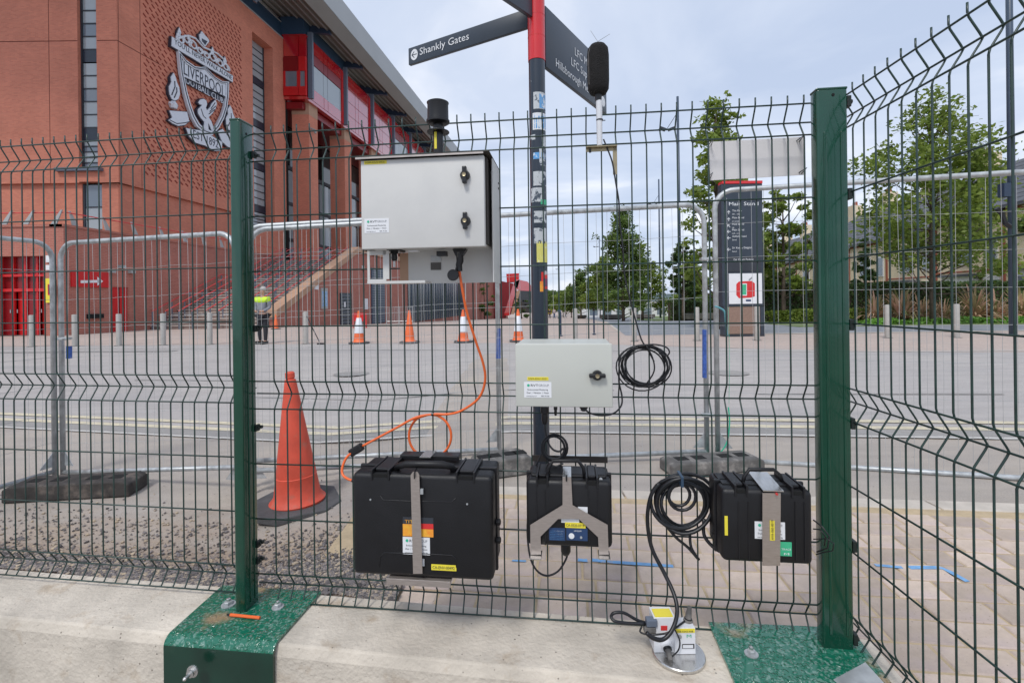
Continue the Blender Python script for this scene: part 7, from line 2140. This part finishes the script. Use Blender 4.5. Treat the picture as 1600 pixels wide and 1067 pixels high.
t.part(cable('', '', Lp([(1030, 755, .06), (1018, 772, .06), (1012, 800, .06), (1013, 830, .06), (1020, 860, .07), (1038, 895, .09), (1052, 925, .12), (1058, 950, .15), (1055, 972, .18), (1046, 990, .20), (1034, 999, .21), (1020, 996, .22), (1010, 988, .22)]), .0062, None), 'run_to_sensor', M['cable'], smooth=True)
t.part(cable('', '', Lp([(1025, 790, .05), (1035, 812, .06), (1055, 838, .06), (1075, 855, .06), (1090, 872, .06)]), .0045, None), 'loose_end', M['cable'], smooth=True)
t.part(cable('', '', Lp([(1100, 810, .05), (1100, 835, .06), (1112, 852, .07), (1125, 861, .08), (1145, 872, .09)]), .0055, None), 'run_to_case', M['cable'], smooth=True)
t.part(cable('', '', Lp([(1078, 835, .05), (1080, 855, .06), (1092, 874, .06)]), .0045, None), 'loose_end', M['cable'], smooth=True)
g = G(); c = L3(1063, 750, .05); g.lathe([(.022, -.002), (.022, .003)], c, 12, Matrix.Rotation(math.pi / 2, 3, 'Y')); g.v = []; g.f = []; g.box(c.x - .004, c.x + .004, c.y - .03, c.y + .03, c.z - .012, c.z + .02); t.part(g, 'cable_tie', M['navypanel'])
# blank board tied behind the top of the fence
a_, b_ = L3(1110, 281, -.045), L3(1256, 216, -.045)
t = T('blank_board', 'blank pale board tied behind the top right of the middle fence panel', 'sign', (a_.x, .045, a_.z), FM)
g = G(); pa = [L3(1108, 222, -.045), L3(1258, 214, -.045), L3(1259, 273, -.045), L3(1110, 282, -.045)]
g.add(pa + [p + Vector((0, .004, 0)) for p in pa], [(0, 3, 2, 1), (4, 5, 6, 7)] + [(i, (i + 1) % 4, (i + 1) % 4 + 4, i + 4) for i in range(4)]); t.part(g, 'board', M['board'])
for px, py in ((1111, 224), (1250, 218), (1254, 268), (1110, 275)):
    c = L3(px, py, -.03); g = G(); g.tube([c + Vector((-.004, .016, 0)), c + Vector((0, -.03, .004)), c + Vector((.004, .016, -.003))], .002, 5); t.part(g, 'cable_tie', M['black'])

# ------------------------------------------------------------------ vibration sensor on the barrier
def bp_(px, py, z=ZB):
    r = ray(px, py); k = (z - EYE) / r.z; return Vector((r.x * k, r.y * k, z))
c = bp_(1060, 1018, ZB + .012)
vs_ = T('vibration_sensor', 'small grey vibration sensor standing on a round steel disc on the barrier', 'sensor', (c.x, c.y, ZB + .001))
rd = 40 * c.y / 765
g = G(); g.lathe([(rd - .002, 0), (rd, .002), (rd, .009), (rd - .002, .0115)], (c.x, c.y, ZB + .001), 48); vs_.part(g, 'disc', M['steelbright'], smooth='auto')
zb_ = ZB + .013
def vbox(name, px0, px1, z0, z1, dy0, dy1, mat, under=None, bevel=.002):
    x0_, x1_ = P(px0, 1000, c.y + dy0).x, P(px1, 1000, c.y + dy0).x
    g = G(); g.box(x0_, x1_, c.y + dy0, c.y + dy1, z0, z1); return vs_.part(g, name, mat, under=under, bevel=bevel)
zr = lambda py, dy: P(1060, py, c.y + dy).z
bd = vbox('right_block', 1054, 1087, zb_, zr(981, -.012), -.012, .04, M['conew'])
lbk = vbox('left_block', 1022, 1056, zb_, zr(964, -.004), -.004, .05, M['conew'])
vbox('yellow_tag', 1056, 1086, zr(988, -.013), zr(982, -.013), -.0135, -.012, M['yellow'], bd, 0)
vbox('yellow_tag', 1024, 1052, zr(966, -.004), zr(963, -.004) + .001, -.002, .035, M['yellow'], lbk, 0)
x_ = P(1058, 987, c.y - .014).x; vs_.text('VIB-0242-408', (x_, c.y - .0140, zr(987.4, -.014)), HX, HZ, .048, .005, M['ink'], under=bd)
x_ = P(1073, 996, c.y - .014).x; vs_.text('M', (x_, c.y - .0140, zr(996, -.014)), HX, HZ, .014, .010, M['inkgreen'], under=bd)
wl_ = vbox('slot_window', 1066, 1085, zr(1013, -.013), zr(1006, -.013), -.0132, -.012, M['hole'], bd, 0); vbox('window_scale', 1067, 1083, zr(1012, -.013), zr(1007, -.013), -.0138, -.0132, M['conew'], bd, 0)
vbox('red_sticker', 1033, 1043, zr(984, -.005), zr(977, -.005), -.0055, -.004, M['stred'], lbk, 0)
g = G(); cc = Vector((P(1062, 994, c.y - .013).x, c.y - .013, zr(994, -.013))); g.lathe([(.006, 0), (.006, .002)], cc, 12, Matrix.Rotation(math.pi / 2, 3, 'X')); vs_.part(g, 'screw_hole', M['galv'], under=bd)
# front lead-out: cone gland pointing at the viewer
cc = Vector((P(1042, 1010, c.y - .01).x, c.y - .008, zr(1009, -.01)))
RX2 = Matrix.Rotation(math.pi / 2 + .45, 3, 'X')
g = G(); g.lathe([(.018, -.01), (.018, .003), (.014, .006)], cc, 20, RX2); vs_.part(g, 'gland_flange', M['conew'], smooth='auto')
g = G(); g.lathe([(.0135, 0), (.0125, .012)], cc, 18, RX2); vs_.part(g, 'gland_nut', M['black'])
g = G(); g.lathe([(.0095, .01), (.0065, .042)], cc, 16, RX2); vs_.part(g, 'gland_boot', M['footgrey'], smooth='auto')
cc2 = Vector((P(1075, 980, c.y + .02).x, c.y + .02, zr(981, -.012))); RT = Matrix.Rotation(.12, 3, 'Y')
g = G(); g.lathe([(.014, 0), (.014, .005), (.010, .008), (.0065, .045)], cc2, 16, RT); vs_.part(g, 'top_boot', M['footgrey'], smooth='auto')
g = G(); g.lathe([(.0115, .006), (.0115, .010)], cc2, 16, RT); vs_.part(g, 'boot_ring', M['black'])
vl = T('sensor_lead', 'black and grey plugged lead looping left of the vibration sensor', 'cable', tuple(P(1000, 975, c.y)))
def V3(px, py, dy=0.0): return P(px, py, c.y + dy)
vl.part(cable('', '', [V3(1010, 973, .01), V3(995, 968, .01), V3(975, 957, .01), V3(960, 957, .01), V3(955, 963, .01), V3(961, 970, .0), V3(980, 973, .0), V3(1008, 974, .0)], .0048, None), 'loop', M['cable'], smooth=True)
vl.part(cable('', '', [V3(1003, 978, .0), V3(1000, 986, -.005), V3(1008, 990, -.01), V3(1022, 991, -.02), V3(1040, 989, -.02), V3(1050, 984, -.02), V3(1063, 975, .0), V3(1072, 967, .02), V3(1077, 955, .03)], .0028, None), 'thin_lead', M['cable'], smooth=True)
vl.part(cable('', '', [V3(1055, 984, -.02), V3(1062, 1000, -.025), V3(1060, 1015, -.03), V3(1050, 1025, -.03)], .0022, None), 'thin_lead', M['cable'], smooth=True)
g = G(); a_ = V3(1009, 965, 0); b_ = V3(1026, 976, 0); g.box(a_.x, b_.x, a_.y - .012, a_.y + .012, b_.z, a_.z); vl.part(g, 'plug', M['finblue'], bevel=.003)
g = G(); a_ = V3(1006, 977, 0); b_ = V3(1024, 987, 0); g.box(a_.x, b_.x, a_.y - .01, a_.y + .012, b_.z, a_.z); vl.part(g, 'plug_body', M['footgrey'], bevel=.003)

# ------------------------------------------------------------------ fingerpost
YP = 2.58; xp = .146
fp = T('fingerpost', 'navy and red fingerpost with three slate direction arms and worn stickers', 'signpost', (xp, YP, 0))
zr_ = EYE + YP * 372.0 / 765
g = G(); g.lathe([(.043, 0), (.043, zr_)], (xp, YP, 0), 28); pole = fp.part(g, 'pole', M['polenavy'], smooth='auto')
g = G(); g.lathe([(.0455, zr_), (.0455, 3.3)], (xp, YP, 0), 28); fp.part(g, 'red_sleeve', M['polered'], smooth='auto')
g = G()
for z in (P(838, 60, YP).z, P(838, 27, YP).z): g.lathe([(.0462, z - .001), (.0462, z + .001)], (xp, YP, 0), 28)
fp.part(g, 'sleeve_joint', M['stred'])
g = G(); g.lathe([(.06, 0), (.06, .004), (.048, .01)], (xp, YP, .012), 20); fp.part(g, 'base_collar', M['jointsand'])
def arm(p0, p1, z0, z1, th, label=None):
    """finger arm from p0 (post) to p1 (tip)"""
    a, b = Vector((*p0, 0)), Vector((*p1, 0)); u = (b - a).normalized(); n = Vector((-u.y, u.x, 0)) * th / 2
    g = G(); g.hexa([a - n + Vector((0, 0, z0)), b - n + Vector((0, 0, z0)), b + n + Vector((0, 0, z0)), a + n + Vector((0, 0, z0)), a - n + Vector((0, 0, z1)), b - n + Vector((0, 0, z1)), b + n + Vector((0, 0, z1)), a + n + Vector((0, 0, z1))])
    return fp.part(g, 'direction_arm', M['signnavy'], bevel=.003, smooth=True, label=label), u
# arm 1: to the left and away
zA1 = EYE + 2.58 * (457.5) / 765; h1 = .101
tipL = P(640, 90, 2.995)
ar, u = arm((xp - .040, YP + .02), (tipL.x, tipL.y), zA1 - h1, zA1, .022, 'long left-pointing arm reading Shankly Gates')
nrm = Vector((u.y, -u.x, 0))
if nrm.y > 0: nrm = -nrm
rd_ = -u          # reading direction: towards the post
o_ = Vector((tipL.x, tipL.y, 0)) + nrm * .0125
fp.text('Shankly Gates', o_ + rd_ * .090 + Vector((0, 0, zA1 - h1 + .036)), rd_, HZ, .355, .042, M['inkwhite'], under=ar, ex=.001)
g = G(); cc = o_ + rd_ * .047 + Vector((0, 0, zA1 - h1 * .5)); n_ = 28
g.add([cc + rd_ * .027 * math.cos(2 * math.pi * k / n_) + Vector((0, 0, .033 * math.sin(2 * math.pi * k / n_))) for k in range(n_)], [tuple(range(n_))]); fp.part(g, 'arrow_disc', M['inkwhite'], under=ar, norm=False)
g = G(); q0 = cc + nrm * .0008
def aq(a, b): return q0 + rd_ * a + Vector((0, 0, b))
g.add([aq(-.018, -.0022), aq(.020, -.0022), aq(.020, .0022), aq(-.018, .0022)], [(0, 1, 2, 3)])
for s_ in (1, -1): g.add([aq(-.021, 0), aq(-.002, .020 * s_), aq(.002, .017 * s_), aq(-.014, 0)], [(0, 1, 2, 3)])
fp.part(g, 'arrow', M['signnavy'], under=ar, norm=False)
# arm 2: to the right and away, deep board
tR = P(945, 145, 3.28)
z2b = P(852, 108, 2.62).z; z2t = P(852, 10, 2.60).z
ar, u = arm((xp + .040, YP + .02), (tR.x, tR.y), z2b, z2t, .024, 'deep right-hand arm listing three places')
nrm = Vector((u.y, -u.x, 0))
if nrm.y > 0: nrm = -nrm
o_ = Vector((xp + .04, YP + .02, 0)) + nrm * .0135
L_ = (Vector((tR.x, tR.y)) - Vector((xp + .04, YP + .02))).length
H_ = z2t - z2b
for s_, fx, fz, w_ in (('LFC Museum', .42, .62, .42), ('LFC Superstore', .36, .38, .50), ('Hillsborough Memorial', .13, .13, .70)):
    fp.text(s_, o_ + u * (L_ * fx) + Vector((0, 0, z2b + H_ * fz)), u, HZ, L_ * w_, .046, M['inkwhite'], under=ar, ex=.001)
g = G(); cc = o_ + u * (L_ * .925) + Vector((0, 0, z2b + H_ * .2))
g.add([cc + u * .032 * math.cos(2 * math.pi * k / n_) + Vector((0, 0, .033 * math.sin(2 * math.pi * k / n_))) for k in range(n_)], [tuple(range(n_))]); fp.part(g, 'arrow_disc', M['inkwhite'], under=ar, norm=False)
# arm 3: towards the camera and left, mostly above the picture
z3 = P(832, 27, 2.54).z
ar, u = arm((xp - .03, YP - .035), (-.41, 1.95), z3, z3 + .30, .024, 'arm pointing back towards the camera, cut off by the top of the picture')
# stickers on the pole
def sticker(px0, px1, py0, py1, mat, name='sticker'):
    z0, z1 = P(840, py1, YP).z, P(840, py0, YP).z
    cx_ = 800 + 765 * xp / YP + 0.0125 * (((py0 + py1) / 2) - 469.5)
    R_ = .043 * 765 / YP
    a0_ = math.asin(max(-.98, min(.98, (px0 - cx_) / R_))); a1_ = math.asin(max(-.98, min(.98, (px1 - cx_) / R_)))
    g = G(); vs = []
    for a in lin(a0_, a1_, 7):
        for z in (z0, z1): vs.append((xp + .0437 * math.sin(a), YP - .0437 * math.cos(a), z))
    g.add(vs, [(2 * i, 2 * i + 2, 2 * i + 3, 2 * i + 1) for i in range(6)])
    return fp.part(g, name, mat, under=pole, norm=False)
sticker(833, 852, 149, 175, M['stgrey']); sticker(842, 852, 152, 174, M['stblue']); sticker(832, 852, 181, 207, M['inkwhite']); sticker(834, 852, 183, 205, M['stblue'])
sticker(833, 853, 242, 252, M['stblue']); sticker(842, 853, 236, 262, M['stgrey']); sticker(833, 853, 271, 293, M['stgrey']); sticker(830, 846, 296, 318, M['stgrey']); sticker(844, 854, 314, 322, M['stgreen'])
sticker(834, 853, 332, 350, M['stgrey']); sticker(829, 836, 214, 222, M['stgrey']); sticker(846, 853, 214, 232, M['stgrey']); sticker(834, 853, 358, 382, M['stgrey']); sticker(838, 855, 379, 411, M['styel']); sticker(845, 856, 426, 452, M['stred']); sticker(848, 856, 436, 448, M['stnavy']); sticker(843, 848, 440, 456, M['storange']); sticker(849, 856, 424, 430, M['stgrey'])
# black cable drop between pole top and gland is the hanging lead of the cabinet

# ------------------------------------------------------------------ temporary steel fences
def tempfence(label, p0, p1, zt0, zt1, zb0, zb1, g0, g1, seed=0, mesh=True):
    """p0, p1 ground points; zt top rail, zb bottom rail, g post feet (world heights)"""
    a, b = Vector((*p0, 0)), Vector((*p1, 0)); u = (b - a).normalized(); L = (b - a).length
    t = T('temporary_fence', label, 'fence panel', (a.x, a.y, g0), group='galvanised temporary fence panels')
    r = .0195; R = .14
    def pt(s_, z): return a + u * s_ + Vector((0, 0, z))
    g = G()
    pts = [pt(0, g0), pt(0, zt0 - R)] + [pt(R - R * math.cos(q), zt0 - R + R * math.sin(q)) for q in lin(.2, 1.4, 5)] + [pt(R, zt0), pt(L / 2, (zt0 + zt1) / 2), pt(L - R, zt1)] + [pt(L - R + R * math.sin(q), zt1 - R + R * math.cos(q)) for q in lin(.2, 1.4, 5)] + [pt(L, zt1 - R), pt(L, g1)]
    g.tube(pts, r, 10); t.part(g, 'frame_tube', M['galv'], smooth=True)
    g = G(); g.tube([pt(.0, zb0), pt(L, zb1)], r * .95, 10); t.part(g, 'bottom_rail', M['galv'], smooth=True)
    rr = random.Random(seed); g = G(); w_ = .0016
    nx = int(L / .085)
    for i in range(1, nx):
        s_ = L * i / nx; f = s_ / L; o_ = rr.uniform(-.006, .006)
        ins = 0 if R < s_ < L - R else .06
        zt, zb = zt0 + (zt1 - zt0) * f - ins, zb0 + (zb1 - zb0) * f
        nrm_ = Vector((-u.y, u.x, 0))
        g.tube([pt(s_, zb), pt(s_ + o_, zb + (zt - zb) * .33) + nrm_ * rr.uniform(-.008, .008), pt(s_ + rr.uniform(-.006, .006), zb + (zt - zb) * .66) + nrm_ * rr.uniform(-.008, .008), pt(s_, zt)], w_, 3)
    for k in range(1, 8):
        f = k / 8.0; nrm_ = Vector((-u.y, u.x, 0))
        q = [pt(L * h_, (zb0 + (zb1 - zb0) * h_) + ((zt0 + (zt1 - zt0) * h_) - (zb0 + (zb1 - zb0) * h_)) * f + .004 * math.sin(h_ * 20 + k)) for h_ in lin(0, 1, 12)]
        g.tube(q, w_, 3)
    o = t.part(g, 'mesh_infill', M['galvdull'], norm=False); o['kind'] = 'stuff'
    for s_, gg in ((0, g0), (L, g1)):
        sg = 1 if s_ == 0 else -1
        gp = G(); gp.prism([(0, .10), (.11 * sg, .10), (0, .24)], pt(s_, gg), u, (0, 0, 1), Vector((-u.y, u.x, 0)) * .004); t.part(gp, 'gusset', M['galv'])
    return t
pA0, pA1 = (-4.75, 1.0), (-3.845, 4.10)
pBl = P(97, 600, 4.13); pBr = P(779, 600, 4.07)
tempfence('galvanised temporary fence panel at the far left, running towards the camera', pA1, pA0, 1.80, 1.80, -.11, -.11, -.17, -.17, 1)
tempfence('long galvanised temporary fence panel in front of the turnstile wall', (pBl.x, 4.13), (P(369.5, 600, 3.72).x, 3.72), 1.80, 1.81, -.13, .03, -.17, -.17, 2)
tempfence('galvanised temporary fence panel behind the big cabinet, ending left of the fingerpost', (P(384, 600, 3.80).x, 3.80), (pBr.x, 4.07), 1.875, 1.995, .05, .035, -.15, .0, 5)
tempfence('galvanised temporary fence panel ending at the joint left of the totem', (P(392, 600, 3.70).x, 3.70), (P(1102, 500, 3.84).x, 3.84), 1.835, 2.0, .01, .07, -.15, 0.0, 3)
tempfence('tall galvanised temporary fence panel on the right in front of the houses', (P(1119, 500, 3.83).x, 3.83), (4.95, 2.92), 2.105, 2.09, .01, .03, 0.0, .0, 4)
# clamps
def clamp(p, label):
    t = T('steel_coupler', label, 'clamp', tuple(p), group='steel clamps joining the temporary fences')
    g = G(); g.obox(p, (.085, .05, .022), Matrix.Identity(3)); t.part(g, 'jaw', M['galv'], bevel=.004)
    g = G(); g.tube([p + Vector((.02, -.05, 0)), p + Vector((.02, .05, 0))], .007, 6); t.part(g, 'bolt', M['galvdull'])
clamp(P(100, 529, 4.05), 'steel clamp at mid height on the left temporary fence joint')
clamp(P(1105, 648, 3.80), 'lower steel clamp on the right temporary fence joint')
clamp(P(1103, 405, 3.80), 'upper steel clamp on the right temporary fence joint')
# blue marks on the tubes
def bluemark(px, y0, y1, Y, dx_, label, par=None):
    p, q = P(px, y1, Y), P(px, y0, Y)
    t = T('blue_tape', label, 'tape', (p.x, Y, p.z)); g = G(); g.tube([Vector((p.x + dx_, Y, p.z)), Vector((q.x + dx_, Y, q.z))], .0206, 10); t.part(g, 'wrap', M['bluetape'], smooth='auto')
bluemark(778.5, 513, 560, 4.07, .0005, 'blue tape wrapped on the fence tube behind the orange cable')
bluemark(1101.5, 515, 590, 3.84, .0005, 'blue tape wrapped on the fence tube left of the totem')
bluemark(108, 541, 560, 4.12, .0, 'small blue tape on the left fence joint')
# feet
def fence_foot(c, yaw, L_, w_, h_, mat, label, grp='blocks holding up the temporary fences'):
    t = T('ballast_block', label, 'fence foot', (c[0], c[1], gz(c[0], c[1])), group=grp)
    R_ = Matrix.Rotation(yaw, 3, 'Z'); z = gz(c[0], c[1]) + .004
    g = G(); prof = [(-L_ / 2, 0), (L_ / 2, 0), (L_ / 2, h_ * .8), (L_ / 2 - .05, h_), (-L_ / 2 + .05, h_), (-L_ / 2, h_ * .8)]
    g.prism(prof, Vector((c[0], c[1], z)) - R_ @ Vector((0, w_ / 2, 0)), R_ @ Vector((1, 0, 0)), (0, 0, 1), R_ @ Vector((0, w_, 0)))
    t.part(g, 'block', mat, bevel=.012)
    for q in (-.30, -.13, .13, .30):
        g = G(); g.obox(Vector((c[0], c[1], z + h_ + .0005)) + R_ @ Vector((q * L_ * 1.1, 0, 0)), (.09, w_ * .35, .004), R_); t.part(g, 'slot', M['hole'])
    return t
pc = bp_(117, 778, -.17); fence_foot((P(118, 770, 3.72).x, 3.74), .12, .86, .24, .12, M['foot'], 'dark weathered fence foot under the left joint')
fence_foot((P(785, 760, 3.62).x, 3.62), .35, .42, .24, .13, M['footgrey'], 'pale fence foot partly hidden behind the fingerpost')
fence_foot((P(1112, 750, 3.62).x, 3.62), .16, .72, .22, .095, M['footgrey'], 'pale grey fence foot under the right joint')
# green string tied to the right joint
t = T('green_twine', 'length of green twine tied low on the right fence joint', 'twine', tuple(P(1140, 636, 3.8)))
t.part(cable('', '', [P(1138, 480, 3.78), P(1140, 560, 3.78), P(1139, 630, 3.78)], .0015, None, n=4), 'strand', M['inkgreen'])
t.part(cable('', '', [P(1138, 636, 3.78), P(1140, 660, 3.78), P(1136, 690, 3.78), P(1124, 708, 3.78), P(1108, 716, 3.78), P(1098, 714, 3.78)], .005, None, n=6), 'cord', M['inkgreen'])
g = G(); g.obox(P(1112, 716, 3.78), (.14, .05, .03), Matrix.Identity(3)); t.part(g, 'knot', M['inkgreen'], bevel=.008)
t = T('green_cloth', 'pale green cloth rag tied to the fence in front of the totem', 'rag', tuple(P(1130, 500, 3.75)))
t.part(cable('', '', [P(1117, 479, 3.76), P(1124, 481, 3.76), P(1132, 487, 3.76), P(1134, 500, 3.76), P(1136, 525, 3.76)], .008, None, n=6), 'strip', M['tealcloth'], smooth=True)
# crumpled plastic on the corner
c = bp_(1338, 1056, ZB + .0)
t = T('metal_lug', 'flat grey metal plate lying at the foot of the right fence', 'plate', (c.x, c.y, ZB))
pp = [(1302, 1061), (1352, 1034), (1382, 1067), (1330, 1085)]
g = G(); pv_ = [bp_(x, y, ZB + .012) for x, y in pp]; g.add(pv_ + [p - Vector((0, 0, .006)) for p in pv_], [(0, 1, 2, 3), (7, 6, 5, 4)] + [(i, i + 4, (i + 1) % 4 + 4, (i + 1) % 4) for i in range(4)]); t.part(g, 'sheet', M['galv'])
